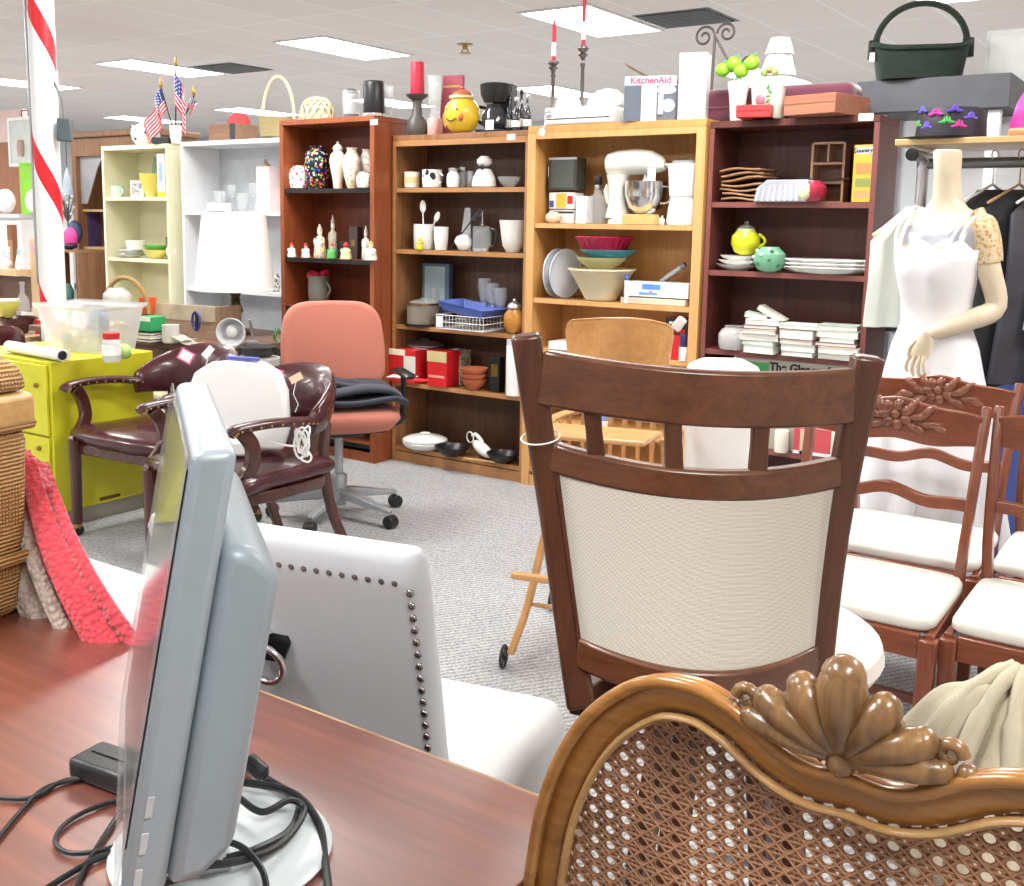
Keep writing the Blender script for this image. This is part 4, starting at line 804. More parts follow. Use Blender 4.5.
# figurines
SANTA = 'little figurines on the cherry bookcase middle shelf'
def figurine(u, y_, z, w, h, robe, head, hat, label, dz=0):
    loc = spot(u, y_, z); loc.z += dz; s = mpp(loc); W, Hh = w*s/2, h*s; t = thing('figurine', label, 'figurine', tuple(loc), .3, SANTA)
    MB().lathe([(W*.8, 0), (W, Hh*.06), (W*.85, Hh*.35), (W*.5, Hh*.62), (W*.2, Hh*.68)], n=14).build('robe', robe, t)
    MB().sphere((0, 0, Hh*.75), (W*.42, W*.42, Hh*.12), 10).build('head', head, t); MB().lathe([(W*.45, Hh*.8), (W*.38, Hh*.86), (W*.06, Hh)], n=12).build('hat', hat, t)
    a_ = MB(); a_.sphere((-W*.7, -W*.2, Hh*.48), (W*.25, W*.3, Hh*.13), 8); a_.sphere((W*.7, -W*.2, Hh*.48), (W*.25, W*.3, Hh*.13), 8); a_.build('arms', robe, t); return t
figurine(292, 4.5, 1.144, 9, 15, WHITE, M((.8, .55, .4), .5), RED, 'tiny santa figurine in red hat, leftmost on the shelf'); figurine(306, 4.5, 1.144, 9, 15, WHITE, M((.8, .55, .4), .5), RED, 'tiny santa figurine in red hat, second from left')
figurine(320, 4.53, 1.144, 13, 34, spots('nut', (.8, .75, .65), [(.7, .55, .1), (.3, .2, .1), (.8, .75, .65)], 70, .4), IVORY, M((.5, .4, .3), .5), 'tall white and gold figurine with staff on the cherry middle shelf')
figurine(333, 4.6, 1.144, 10, 43, M((.4, .38, .3), .5), IVORY, M((.35, .3, .25), .5), 'grey winged figurine at the back of the cherry middle shelf')
figurine(332, 4.5, 1.144, 11, 16, GREEN, WHITE, RED, 'green and red elf figurine, centre of the cherry middle shelf')
figurine(346, 4.5, 1.144, 12, 18, M((.6, .6, .3), .5), RED, RED, 'red cardinal figurine right of the green elf')
figurine(366, 4.56, 1.144, 9, 34, M((.7, .68, .62), .5), IVORY, M((.5, .45, .4), .5), 'pale angel figurine at the right of the cherry middle shelf')
figurine(371, 4.49, 1.144, 13, 20, FLOR, IVORY, M((.7, .4, .1), .5), 'ivory village figurine at the right end of the cherry middle shelf')
bx('small_box', 'small dark box behind the figurines', 'box', 356, 4.62, 1.144, 11, 32, .05, M((.06, .04, .04), .4), [('gold_label', .3, .7, .4, .6, BRASS)])
bx('glass_riser', 'low clear riser under the rear figurines', 'stand', 347, 4.65, 1.144, 42, 17, .06, GLD)
t = pot('flower_vase', 'grey stoneware vase with red flowers in the cherry bookcase', 'vase', 319, 4.6, .862, 22, 30, [(.8, 0), (.9, .05), (1, .5), (.95, .9), (1, 1), (.88, .98), (.8, .2), (0, .1)], M((.16, .16, .13), .6), handle=(1, .3, .8))
rs = MB()
for k in range(12): rs.sphere((random.uniform(-.06, .06), random.uniform(-.03, .04), .165+random.uniform(0, .05)), (.022, .022, .018), 8)
rs.build('flowers', M((.55, .01, .05), .6, 0, .2), t); MB().tube([(0, 0, .05), (.01, 0, .17)], .01, 6).build('stems', GREEN, t)
# -- cherry bookcase top
zt, y = ZT['red']
pale = wicker('pale_wicker', (.55, .45, .25), (.85, .78, .58), 70, 70)
t = thing('basket', 'domed cream openwork basket on top of the cherry bookcase', 'basket', tuple(spot(317, 4.6, zt)))
s = mpp(t.location); w_ = 20*s; hh = 22*s; ob = MB()
for k in range(14):
    a = 2*PI*k/14; ob.tube([(w_*math.cos(a+q*.22)*math.cos(q*.3)**.6, w_*.7*math.sin(a+q*.22)*math.cos(q*.3)**.6, hh*math.sin(q*.3)) for q in range(6)], .006, 6)
    ob.tube([(w_*math.cos(a-q*.22)*math.cos(q*.3)**.6, w_*.7*math.sin(a-q*.22)*math.cos(q*.3)**.6, hh*math.sin(q*.3)) for q in range(6)], .006, 6)
ob.build('openwork', pale, t); MB().lathe([(w_*.98, .0), (w_*1.02, .01), (w_*.98, .03), (w_*.9, .03)], n=28, sy=.7).build('rim', pale, t); MB().sphere((0, 0, .05), (w_*.85, w_*.6, hh*.55), 16).build('lining', M((.75, .7, .55), .8), t)
pot('blender_jar', 'small glass jug with dark base beside the black canister', 'jug', 351, 4.6, zt, 17, 27, 'mug', GLS, [('base', 'cyl', BLACK, .9, 0, .14), ('dark_lid', 'cyl', BLACK, .6, .9, 1.05)])
pot('canister', 'shiny black canister on top of the cherry bookcase', 'canister', 374, 4.6, zt, 22, 33, 'cyl', BLACK, [('chrome_band', 'cyl', CHROME, 1.02, .02, .1), ('lid', 'cyl', BLACK, .92, 1, 1.05)])
pot('glass_tumbler', 'thin glass tumbler behind the black canister', 'glass', 388, 4.72, zt, 10, 32, 'cup', GLS)
# -- white bookcase top
zt, y = ZT['white']
bx('wooden_box', 'brown wooden box on top of the white bookcase', 'box', 234, 4.78, zt, 38, 16, .2, wood('boxw', (.16, .08, .045), (.3, .16, .09), 'x'), [('dark_end', .8, 1, 0, 1, DARK)])
l_ = spot(239, 4.78, zt+16*.0064); t = thing('cap', 'red baseball cap on the brown wooden box', 'cap', tuple(l_), 0); MB().lathe([(.075, 0), (.074, .02), (.06, .05), (.03, .07), (0, .075)], n=20).build('crown', M((.5, .06, .07), .8), t)
MB().prism([(-.07, -.03), (-.13, -.04), (-.15, 0), (-.13, .04), (-.07, .03)], .0, .008).build('brim', M((.5, .06, .07), .8), t)
t = thing('gift_basket', 'pale wicker basket with tall arched handle on the white bookcase', 'basket', tuple(spot(276, 4.72, zt))); s = mpp(t.location); 
MB().lathe([(.07, 0), (.085, .01), (.1, .12), (.104, .125), (.09, .12), (.07, .02), (0, .02)], n=26, sx=1.15).build('bowl', wicker('straw', (.5, .38, .15), (.8, .68, .4), 80, 80), t)
MB().tube([(.02+.135*math.cos(PI*i/20), 0, .11+.255*math.sin(PI*i/20)) for i in range(21)], .011, 8, rb=.006, up=(0, 1, 0)).build('handle', M((.7, .6, .35), .6), t)
# -- cream bookcase top
zt, y = ZT['cream']
t = thing('teapot', 'white porcelain teapot with dark spots on the cream bookcase', 'teapot', tuple(spot(146, 4.75, zt)), 0); SPOT = spots('spotted_white', (.82, .82, .84), [(.05, .05, .06), (.8, .8, .82), (.8, .8, .82)], 26, .25, .4)
MB().lathe([(.06, 0), (.09, .04), (.1, .08), (.075, .13), (.04, .145)], n=22).build('body', SPOT, t); MB().lathe([(.042, .146), (.03, .165), (.01, .17), (.014, .185), (0, .19)], n=16).build('lid', SPOT, t)
MB().tube(cr([(-.085, 0, .06), (-.13, 0, .1), (-.145, 0, .14)]), .012, 8).build('spout', SPOT, t); MB().tube(cr([(.08, 0, .11), (.14, 0, .11), (.14, 0, .05), (.09, 0, .035)]), .009, 8).build('handle', SPOT, t)
bx('black_box', 'flat dark box beside the spotted teapot', 'box', 164, 4.7, zt, 18, 6, .12, DARK, rz=.4)
# flags: poles planted in a white crock
fp = spot(176, 4.74, zt); t = pot('flag_crock', 'white crock holding small flags between the cream and white bookcases', 'crock', 176, 4.72, zt, 12, 18, 'cup', WHITE)
def flag(du, u1, v1, label, w_, h_, stars, a):
    b0 = fp+V((du, 0, .09)); tip = P(u1, v1, y=4.74); t = thing('flag', label, 'flag', tuple(b0), 0, 'flags above the cream bookcase'); d_ = tip-b0
    MB().tube([(0, 0, 0), d_], .005, 8).build('pole', DARK, t); MB().lathe([(.008, 0), (.014, .02), (.003, .07), (0, .075)], c=tuple(d_), n=10).build('finial', BRASS, t)
    dn = d_.normalized(); sd = V((.62, -.3, -.72)).normalized() if a > 0 else V((-.4, -.2, -.9)).normalized()
    def fn(s0, s1, t0, t1, off=0): return lambda i, j: d_*(1.0-.02)-dn*h_*(t0+(t1-t0)*j)+(sd*w_*(s0+(s1-s0)*i))+V((0, -.02*math.sin((s0+(s1-s0)*i)*9)-off, .0))
    R_ = M((.62, .03, .06), .8); W_ = M((.85, .84, .84), .8); B_ = M((.04, .06, .28), .8)
    o = MB().grid(fn(0, 1, 0, 1), 14, 4).build('cloth', W_, t, solid=.002)
    for k in range(7): MB().grid(fn(0, 1, k*2/13, (k*2+1)/13, .0025), 14, 1).build('red_stripe', R_, o, solid=.002)
    MB().grid(fn(0, .42, 0, 7/13, .004), 8, 3).build('canton', B_, o, solid=.002)
    st = MB()
    for i in range(5):
        for j in range(4): p = fn(0, .42, 0, 7/13, .0062)((i+.7)/5.4, (j+.6)/4.2); st.sphere(tuple(p), (.005, .002, .005), 5)
    st.build('stars', WHITE, o)
flag(0, 176, 66, 'american flag on the tallest pole with a spear tip', .36, .2, 1, 1)
flag(-.02, 161, 88, 'american flag leaning left of the tall one', .27, .15, 1, -1)
flag(.03, 194, 96, 'small faded american flag at the right of the group', .09, .07, 1, 1)
# -- cream bookcase shelves
y = 4.74
pot('cup', 'pale green patterned cup on the cream bookcase', 'cup', 117, y, 1.499, 14, 11, 'cup', M((.55, .75, .6), .25), handle=(1, .2, .8))
bx('framed_photo', 'small white framed picture on the cream bookcase', 'picture', 138, y, 1.499, 16, 16, .02, WHITE, [('photo', .12, .88, .12, .88, spots('photo', (.4, .4, .42), [(.2, .2, .2), (.7, .7, .7)], 60))], rz=.2)
pot('basket_dish', 'yellow glass basket dish with wavy rim on the cream bookcase', 'dish', 152, y, 1.499, 24, 23, 'bowl', glass('yellow_glass', (.85, .75, .15), .1, .7))
bx('milk_carton', 'white carton with blue print on the cream bookcase', 'carton', 165, 4.7, 1.499, 11, 42, .06, WHITE, [('blue_print', .25, .75, .35, .8, M((.3, .4, .6), .5)), ('green_strip', 0, 1, 0, .12, YEL)])
bx('blue_booklet', 'thin blue booklet leaning at the right of the cream bookcase', 'booklet', 173.5, 4.72, 1.499, 5, 24, .02, BLUE, dz=.06)
pot('tall_vase', 'thin green glass vase behind the yellow dish', 'vase', 157, 4.88, 1.499, 9, 40, 'vase', glass('greeng', (.35, .6, .4), .1, .6))
pot('bowl', 'square white bowl on the stack of plates in the cream bookcase', 'bowl', 136, y, 1.083+.055, 20, 9, 'cup', PORC)
for k, (u, w, c, l) in enumerate(((131, 30, PORC, 'bottom white plate of the stack in the cream bookcase'), (133, 27, M((.6, .62, .62), .4), 'middle grey plate of the stack in the cream bookcase'), (132, 25, PORC, 'top white plate of the stack in the cream bookcase'))):
    pot('plate', l, 'plate', u, y-.0, 1.083+k*.017, w, 3, 'plate', c, group='plates in the cream bookcase', n=24)
pot('dish', 'yellow glass dish under the green one in the cream bookcase', 'dish', 157, y, 1.083, 27, 9, 'bowl', M((.75, .68, .2), .2)); pot('dish', 'green glass dish on top of the yellow dish', 'dish', 156, y, 1.083+.045, 25, 7, 'bowl', M((.15, .5, .12), .2))
bx('framed_print', 'small brown frame leaning at the back of the cream bookcase', 'frame', 170, 4.85, 1.083, 9, 21, .02, BROWNW, [('backing', .15, .85, .1, .9, M((.35, .25, .15), .7))]); pot('standing_plate', 'round white disc standing at the right of the cream bookcase', 'plate', 172, 4.69, 1.083, 11, 16, 'round', PORC)
# -- white bookcase shelves
bx('gift_box', 'pale pink gift box at the right of the white bookcase', 'box', 270, 4.8, 1.408, 18, 44, .12, M((.85, .7, .68), .6), [('lid_line', 0, 1, .9, .93, M((.7, .55, .52), .6))])
pot('perfume_bottle', 'small bottle with brown stopper on the pink gift box', 'bottle', 266, 4.8, 1.408+44*.0057, 9, 12, 'bottle', M((.4, .25, .15), .3))
for k, (u, w, h, l) in enumerate(((220, 14, 20, 'leftmost clear glass sugar bowl in the white bookcase'), (232, 10, 26, 'clear glass candlestick beside the sugar bowl'), (243, 13, 18, 'small clear glass bowl near the middle of the white bookcase'), (255, 12, 28, 'clear glass goblet beside the pink gift box'))):
    pot('glassware', l, 'glassware', u, 4.75, 1.408, w, h, ('bowl', 'goblet', 'cup', 'goblet')[k], GLS, group='clear glassware in the white bookcase')
bx('white_box', 'low white box in front of the clear glassware', 'box', 219, 4.68, 1.408, 26, 8, .06, WHITE)
pot('floral_jar', 'small speckled ornament at the right of the white bookcase lower shelf', 'ornament', 276, 4.72, .915, 9, 18, 'jar', spots('spk', (.75, .75, .72), [(.1, .1, .1), (.3, .3, .2)], 60))
# -- walnut bookcase top
zt, y = ZT['brown']
t = pot('candle_holder', 'dark turned candle holder with a thick red candle', 'candle holder', 417, 4.72, zt, 24, 40, [(.8, 0), (.95, .1), (.85, .35), (.45, .5), (.4, .85), (.85, .95), (.95, 1), (0, 1)], M((.07, .065, .06), .5), [('candle', 'cyl', M((.55, .02, .05), .5), .6, 1, 1.78)])
pot('hurricane_vase', 'tall clear glass vase with ruffled rim and pink base', 'vase', 435, 4.74, zt, 16, 58, [(.8, 0), (.8, .3), (.5, .38), (.8, .6), (1, .98), (.9, 1), (.7, .6)], GLS, [('pink_base', 'cyl', M((.75, .4, .38), .5), .95, 0, .28)])
bx('red_book', 'dark red book standing behind the yellow cookie jar', 'book', 452, 4.9, zt, 24, 60, .03, M((.32, .05, .08), .5), [('gilt', .1, .9, .8, .84, BRASS)], rz=.2)
t = pot('cookie_jar', 'round yellow face shaped cookie jar with brown lid', 'cookie jar', 462, 4.72, zt, 36, 36, 'round', M((.75, .5, .04), .25), [('hat_lid', 'lid', M((.45, .12, .05), .3), .62, .98, 1.28), ('hat_brim', 'cyl', M((.8, .7, .4), .4), .72, .95, 1.02)])
s = t['unit']; W = 18*s; f_ = MB()
for a in (-.4, .3): f_.sphere((W*math.sin(a)*.95, -W*math.cos(a)*.93, 36*s*.62), (.008, .006, .006), 8)
f_.tube([(W*.97*math.sin(a*.1-.1), -W*.97*math.cos(a*.1-.1), 36*s*.35-.008*math.cos(a*.6)) for a in range(-4, 5)], .003, 6); f_.build('painted_face', BLACK, t)
MB().sphere((W*.5, -W*.82, 36*s*.4), (.016, .01, .02), 8).build('painted_heart', M((.45, .08, .03), .3), t); MB().tube(cr([(-W*.9, 0, .12), (-W*1.2, 0, .1), (-W*1.1, 0, .05), (-W*.85, -.02, .04)]), .012).build('braid', M((.55, .25, .05), .4), t)
t = thing('coffee_maker', 'black coffee maker with glass carafe on the walnut bookcase', 'coffee maker', tuple(spot(495, 4.8, zt)), 0)
MB().box((.02, .06, .13), (.12, .07, .26), None).build('tower', BLACK, t, bevel=.01); MB().lathe([(.06, .16), (.08, .2), (.085, .255), (.06, .262), (0, .262)], n=24).build('brew_head', BLACK, t); MB().box((0, 0, .01), (.15, .16, .02)).build('base', BLACK, t, bevel=.006)
o = MB().lathe([(.055, .022), (.075, .05), (.07, .1), (.045, .14), (.05, .15)], n=24).build('carafe', GLD, t); MB().tube(cr([(-.05, -.01, .135), (-.11, -.01, .14), (-.12, -.01, .09), (-.075, -.01, .05)]), .009).build('carafe_handle', BLACK, o)
MB().box((.02, -.082, .04), (.05, .003, .05)).build('price_card', WHITE, t)
for k, (u, y_, h, l) in enumerate(((509, 4.8, 38, 'leftmost dark bottle beside the coffee maker'), (515.5, 4.74, 32, 'second dark bottle from the coffee maker'), (521, 4.8, 40, 'third dark bottle from the coffee maker'), (527, 4.74, 34, 'rightmost dark bottle, next to the honey oak bookcase'))):
    pot('bottle', l, 'bottle', u, y_+.02, zt, 8, h, 'bottle', GLD, [('cap', 'cyl', CHROME if k % 2 else BLACK, .45, .93, 1.06), ('paper_label', 'cyl', TAGW, 1.03, .15, .35)], group='dark bottles on the walnut bookcase')
# -- walnut bookcase shelves
y = 4.73; z = 1.545
pot('mug', 'cream mug with a small yellow picture, left on the walnut top shelf', 'mug', 412, y, z, 16, 16, 'mug', IVORY, [('picture_band', 'cyl', M((.75, .6, .3), .4), 1.02, .3, .7)])
pot('mug', 'white mug with black skull like pattern', 'mug', 432, y, z, 20, 18, 'mug', spots('skull', (.82, .82, .8), [(.03, .03, .03), (.82, .82, .8), (.82, .82, .8)], 30, .25, .5), handle=(1, .25, .85))
pot('spice_jar', 'white jar with lid beside the patterned mug', 'jar', 453, y, z, 13, 17, 'jar', WHITE, [('lid', 'cyl', STEEL, .8, 1, 1.15)]); pot('spice_jar', 'small glass jar with metal lid near the white jug', 'jar', 463, y+.05, z, 10, 18, 'jar', GLS, [('lid', 'cyl', STEEL, .85, 1, 1.15)])
pot('tin_cup', 'small metal cup behind the white jug', 'cup', 471, y+.08, z, 11, 17, 'mug', STEEL)
t = pot('cookie_jar', 'white lidded jar tied with a dark ribbon bow', 'jar', 484, y, z, 25, 20, [(.9, 0), (1, .08), (.9, .5), (.6, .85), (.52, 1)], PORC, [('lid', 'round', PORC, .62, 1.0, 1.55), ('ribbon', 'cyl', DARK, .6, .92, 1.02)])
s = t['unit']; MB().tube([(.03*math.cos(a*.5), -.045, .105+.012*math.sin(a)) for a in range(13)], .003, 6, closed=True).build('bow', DARK, t)
pot('glass_dish', 'clear glass dish at the right end of the walnut top shelf', 'dish', 509, y+.03, z, 24, 11, 'bowl', GLS)
z = 1.208
t = pot('utensil_crock', 'white crock holding pale spoons', 'crock', 424, y, z, 21, 25, 'mug', M((.75, .77, .73), .4))
def spoon(u, y_, z_, L_, tilt, mat, label, sp=.02):
    t_ = thing('serving_spoon', label, 'spoon', tuple(spot(u, y_, z_)), 0, 'utensils in the crocks'); d_ = V((math.sin(tilt), 0, math.cos(tilt)))
    MB().tube([(0, 0, 0), d_*L_*.72], .004, 8).build('handle', mat, t_); MB().sphere(d_*L_*.86, (sp, .006, L_*.15), 10, (0, tilt, 0)).build('bowl', mat, t_)
spoon(424, y-.01, z+.03, .24, -.05, WHITE, 'white serving spoon standing upright in the crock', .022); spoon(425, y+.01, z+.03, .2, .5, M((.72, .75, .7), .4), 'pale serving spoon leaning right in the crock', .018)
t = pot('pitcher', 'white fluted pitcher beside the utensil crock', 'pitcher', 441, y, z, 15, 23, 'cup', WHITE); pot('bird_figurine', 'small yellow figurine in front of the crock', 'figurine', 420, y-.07, z, 8, 12, 'figure', YEL)
pot('box_grater', 'tall tapered metal grater at the back of the walnut shelf', 'grater', 469, y+.09, z, 20, 42, [(1, 0), (1, .04), (.5, .95), (.45, 1)], M((.4, .41, .42), .4, .7), n=4, rz=PI/4, handle=(1, .8, .98)); pot('cream_jug', 'small white jug before the grater', 'jug', 464, y-.03, z, 16, 16, 'round', PORC, handle=(-1, .3, .9))
t = pot('french_press', 'glass french press in a chrome frame with black handle', 'french press', 482, y-.02, z, 19, 24, 'cyl', GLS, [('chrome_base', 'cyl', CHROME, 1.05, 0, .15), ('chrome_lid', 'lid', CHROME, 1.05, 1, 1.2), ('plunger', 'cyl', CHROME, .08, 1.1, 1.6)]); MB().tube(cr([(.05, 0, .12), (.085, 0, .11), (.085, 0, .04), (.05, 0, .02)]), .008).build('handle', BLACK, t)
spoon(449, y+.02, z+.001, .3, .75, DARK, 'dark long handled spoon leaning behind the pitcher', .015)
for k in range(3): pot('mixing_bowl', ['bottom white embossed bowl of the nested stack', 'middle white embossed bowl of the nested stack', 'top white embossed bowl of the nested stack'][k], 'bowl', 513, y, z+.034*k, 25+k*1.5, 19, [(.5, 0), (.55, .04), (.85, .35), (1, .97), (1, 1), (.93, .97), (.5, .2), (0, .15)], M((.78, .78, .74), .35, 0, .04, 1, 90), group='nested white bowls on the walnut bookcase', n=28)
z = .786
bx('picture_box', 'dark blue and silver picture box at the back of the walnut shelf', 'box', 437, y+.1, z, 32, 60, .04, M((.08, .13, .2), .4), [('picture', .1, .85, .3, .95, M((.3, .4, .45), .4)), ('white_figure', .35, .45, .3, .6, WHITE), ('white_figure', .55, .65, .32, .55, WHITE)], rz=.05)
pot('cheese_dome', 'round brown tin with domed glass lid', 'tin', 423, y-.02, z+.0, 32, 22, 'cyl', M((.22, .19, .15), .4), [('rim', 'cyl', BRASS, 1.05, .95, 1.02), ('dark_base', 'cyl', BLACK, 1.2, 0, .1), ('glass_lid', 'lid', GLS, .9, 1, 1.25)])
t = thing('baking_tray', 'blue enamel roasting tray tilted on the wire basket', 'tray', tuple(spot(472, y-.03, z+.085)), math.radians(-4)); s = mpp(t.location)
MB().loft([[(x*a, y_*c, z_) for x, y_ in ((-1, -1), (1, -1), (1, 1), (-1, 1))] for z_, a, c in ((0, .13, .09), (.05, .155, .11), (.052, .165, .12), (.046, .15, .105), (.008, .125, .085))]).build('pan', M((.1, .16, .5), .3), t, bevel=.004); t.rotation_euler = (0, .12, math.radians(-4))
t = thing('wire_basket', 'white wire dish basket on the walnut shelf', 'basket', tuple(spot(470, y-.03, z)), 0); wb = MB(); A, B_, Hb = .155, .1, .078
for zz in (.004, .04, Hb): wb.tube([(-A, -B_, zz), (A, -B_, zz), (A, B_, zz), (-A, B_, zz)], .0025, 5, closed=True)
for i in range(15): x = -A+2*A*i/14; wb.tube([(x, -B_, Hb), (x, -B_, .004), (x, B_, .004), (x, B_, Hb)], .0018, 5)
wb.build('wires', M((.75, .76, .76), .3), t); MB().box((-.13, -.103, .04), (.04, .003, .06)).build('white_panel', WHITE, t)
for k, (u, l) in enumerate(((484, 'left upturned glass goblet behind the blue tray'), (492, 'middle upturned glass goblet behind the blue tray'), (500, 'right upturned glass goblet behind the blue tray'))): pot('goblet', l, 'glass', u, y+.06, z, 14, 50-k*4, 'goblet', GLS, group='glass goblets on the walnut bookcase')
pot('honey_jar', 'amber glazed jar with grey lid at the right of the walnut shelf', 'jar', 514, y-.05, z, 22, 26, 'round', M((.5, .22, .04), .25, 0, .3), [('lid', 'lid', STEEL, .7, .98, 1.35)])
z = .46
t = pot('saucepan', 'stainless saucepan behind the red boxes', 'saucepan', 425, y+.08, z+.06, 38, 24, 'cyl', CHROME, [('lid', 'lid', STEEL, 1, 1, 1.3)]); MB().tube([(.1, -.03, .11), (.28, -.05, .14)], .01, 8).build('handle', STEEL, t)
bx('product_box', 'red and yellow product box with a round picture', 'box', 408, y-.04, z, 37, 33, .12, RED, [('yellow_top', 0, .62, .82, 1, CREAM), ('clock_picture', .58, .98, .1, .82, M((.7, .68, .6), .5)), ('black_side', .98, 1, 0, 1, BLACK)])
bx('product_box', 'red and tan gift box in the middle of the walnut shelf', 'box', 443, y-.03, z, 24, 35, .12, RED, [('tan_top', 0, 1, .7, 1, M((.6, .5, .25), .5)), ('stripe', .1, .9, .25, .32, M((.8, .3, .25), .5))])
bx('product_box', 'patterned tan box behind the terracotta bowls', 'box', 459, y+.08, z, 16, 34, .1, spots('patt', (.55, .5, .35), [(.3, .3, .2), (.7, .65, .5)], 50, .5), [('red_strip', 0, 1, .85, 1, RED)])
for k in range(3): pot('terracotta_bowl', ['bottom terracotta bowl of the nested stack', 'middle terracotta bowl of the nested stack', 'top terracotta bowl of the nested stack'][k], 'bowl', 474, y-.04, z+.03*k, 25+k*1.6, 11, 'bowl', TERRA, group='terracotta bowls on the walnut bookcase', n=26)
bx('bottle_box', 'tall black box with gold label on the walnut shelf', 'box', 497, y-.02, z, 11, 35, .06, BLACK, [('gold_label', .15, .85, .45, .8, BRASS)])
pot('canister', 'tall white plastic canister at the right of the walnut shelf', 'canister', 515, y-.05, z, 19, 50, 'cyl', WHITE, [('grey_lid', 'cyl', M((.6, .62, .64), .4), .97, 1, 1.12)])
z = .085
t = pot('waffle_iron', 'round white waffle iron on the bottom shelf of the walnut bookcase', 'waffle iron', 425, y-.02, z, 46, 16, [(.7, 0), (.85, .1), (.98, .3), (1, .42), (.97, .45)], PORC, [('top_shell', 'lid', PORC, .98, .5, 1.0)]); MB().box((-.02, -.125, .04), (.05, .02, .03)).build('latch', M((.6, .6, .6), .4), t, bevel=.004)
t = pot('frying_pan', 'black frying pan with wooden handle on the walnut bottom shelf', 'pan', 452, y-.09, z, 36, 10, 'bowl', BLACK); t2 = t
pot('skillet', 'shiny black skillet at the right of the walnut bottom shelf', 'pan', 503, y-.05, z, 34, 10, 'bowl', BLACK, handle=(-1, .5, .8))
t = thing('hand_mixer', 'white corded hand mixer lying on the walnut bottom shelf', 'mixer', tuple(spot(478, y-.02, z+.04)), -.3); MB().sphere((.04, 0, .01), (.085, .035, .032), 16, (0, .35, 0)).build('housing', PORC, t); MB().tube(cr([(-.05, 0, .07), (-.02, 0, .08), (.02, 0, .06), (.04, 0, .04)]), .011).build('handle', PORC, t)
cb = MB(); cb.tube([(-.06+.03*math.cos(a*.5), -.01, .06+.03*math.sin(a*.5)) for a in range(13)], .004, 6, closed=True); cb.build('cord', WHITE, t)
t = thing('wooden_spoon', 'pale wooden spoon lying before the black pan', 'spoon', tuple(spot(475, 4.6, z+.003)), .1); MB().tube([(-.07, 0, .006), (.09, .01, .006)], .006).build('handle', GOLDW, t); MB().sphere((.1, .01, .008), (.02, .014, .006), 8).build('bowl', GOLDW, t)
t = pot('glass_stack', 'clear stacked bowls low in the cherry bookcase behind the office chair', 'bowls', 371, 4.5, .45, 14, 42, 'cup', GLS)
# -- honey oak bookcase top
zt, y = ZT['oak']
def candlestick(u, y_, h, hc, label):
    l_ = spot(u, y_, zt+.001); s_ = mpp(l_); t_ = thing('candlestick', label, 'candlestick', tuple(l_), 0, 'tall candlesticks on the honey oak bookcase'); PW = M((.2, .18, .17), .3, .9)
    hh_ = h*s_; pr = [(.045, 0), (.048, .01), (.02, .02), (.012, .04), (.009, hh_*.75), (.014, hh_*.78), (.009, hh_*.8), (.012, hh_*.86), (.026, hh_*.9), (.012, hh_*.92), (.03, hh_*.97), (.03, hh_), (0, hh_)]
    MB().lathe(pr, n=18).build('stick', PW, t_); o_ = MB().lathe([(.011, hh_), (.0095, hh_+hc*s_*.85), (.002, hh_+hc*s_)], n=12).build('candle', M((.55, .02, .05), .5), t_); MB().lathe([(.0115, hh_+hc*s_*.12), (.0112, hh_+hc*s_*.45)], n=12).build('wrapper', M((.8, .8, .82), .3), o_)
candlestick(552, 4.7, 63, 40, 'pewter candlestick with shorter red candle, the left of two'); candlestick(581, 4.86, 79, 52, 'pewter candlestick with taller red candle, the right of two')
bx('flat_appliance', 'flat white electric griddle on top of the honey oak bookcase', 'griddle', 587, 4.74, zt, 74, 17, .22, PORC, [('black_line', 0, 1, .3, .36, BLACK), ('control_panel', .02, .12, .42, .8, GREYP)], bevel=.01)
pot('serving_dish', 'white oval lidded dish on the flat griddle', 'dish', 607, 4.78, zt+17*.0053, 46, 18, [(.9, 0), (1, .1), (.9, .5), (.5, .9), (0, 1)], PORC, sy=.5); pot('serving_dish', 'small white covered dish on the flat griddle beside the candlestick', 'dish', 568, 4.8, zt+17*.0053, 30, 16, [(.9, 0), (1, .1), (.9, .5), (.5, .9), (0, 1)], PORC, sy=.5)
t = thing('dangling_cord', 'white cord and plug hanging from the griddle over the shelf edge', 'power cord', tuple(P(546, 119, y=4.59)), 0); MB().tube(cr([(.02, .06, .03), (.0, 0, .02), (0, -.006, -.02), (-.015, -.008, -.05)]), .004, 6).build('wire', WHITE, t); MB().box((-.018, -.008, -.065), (.03, .016, .035), (0, .3, 0)).build('plug', WHITE, t, bevel=.005)
# mixer carton with printed panels
l_ = spot(651, 4.73, zt); s = mpp(l_); t = thing('product_box', 'grey and white mixer carton with red lettering and open flap', 'box', tuple(l_), math.radians(20)); W, Hh, Dp = .24, 43*s, .17
MB().bb(-W/2, W/2, -Dp/2, Dp/2, 0, Hh).build('carton', M((.8, .8, .8), .6), t, bevel=.001); o = MB().bb(-W/2-.001, -W/2+.08, -Dp/2-.0012, -Dp/2, 0, Hh*.8).build('dark_panel', M((.12, .14, .18), .5), t)
MB().bb(W/2+.0002, W/2+.0014, -Dp/2, Dp/2, 0, Hh*.8).build('dark_side', M((.12, .14, .18), .5), t); MB().bb(.03, W/2, -Dp/2-.0013, -Dp/2, 0, Hh*.78).build('picture_ground', M((.14, .16, .2), .5), t)
text('KitchenAid', 'lettering', .042, M((.75, .05, .15), .5), t, (0, -Dp/2-.002, Hh*.9), bold=.001); text('KitchenAid', 'lettering', .04, M((.75, .05, .15), .5), t, (W/2+.002, 0, Hh*.9), (PI/2, 0, PI/2), bold=.001, squeeze=.7)
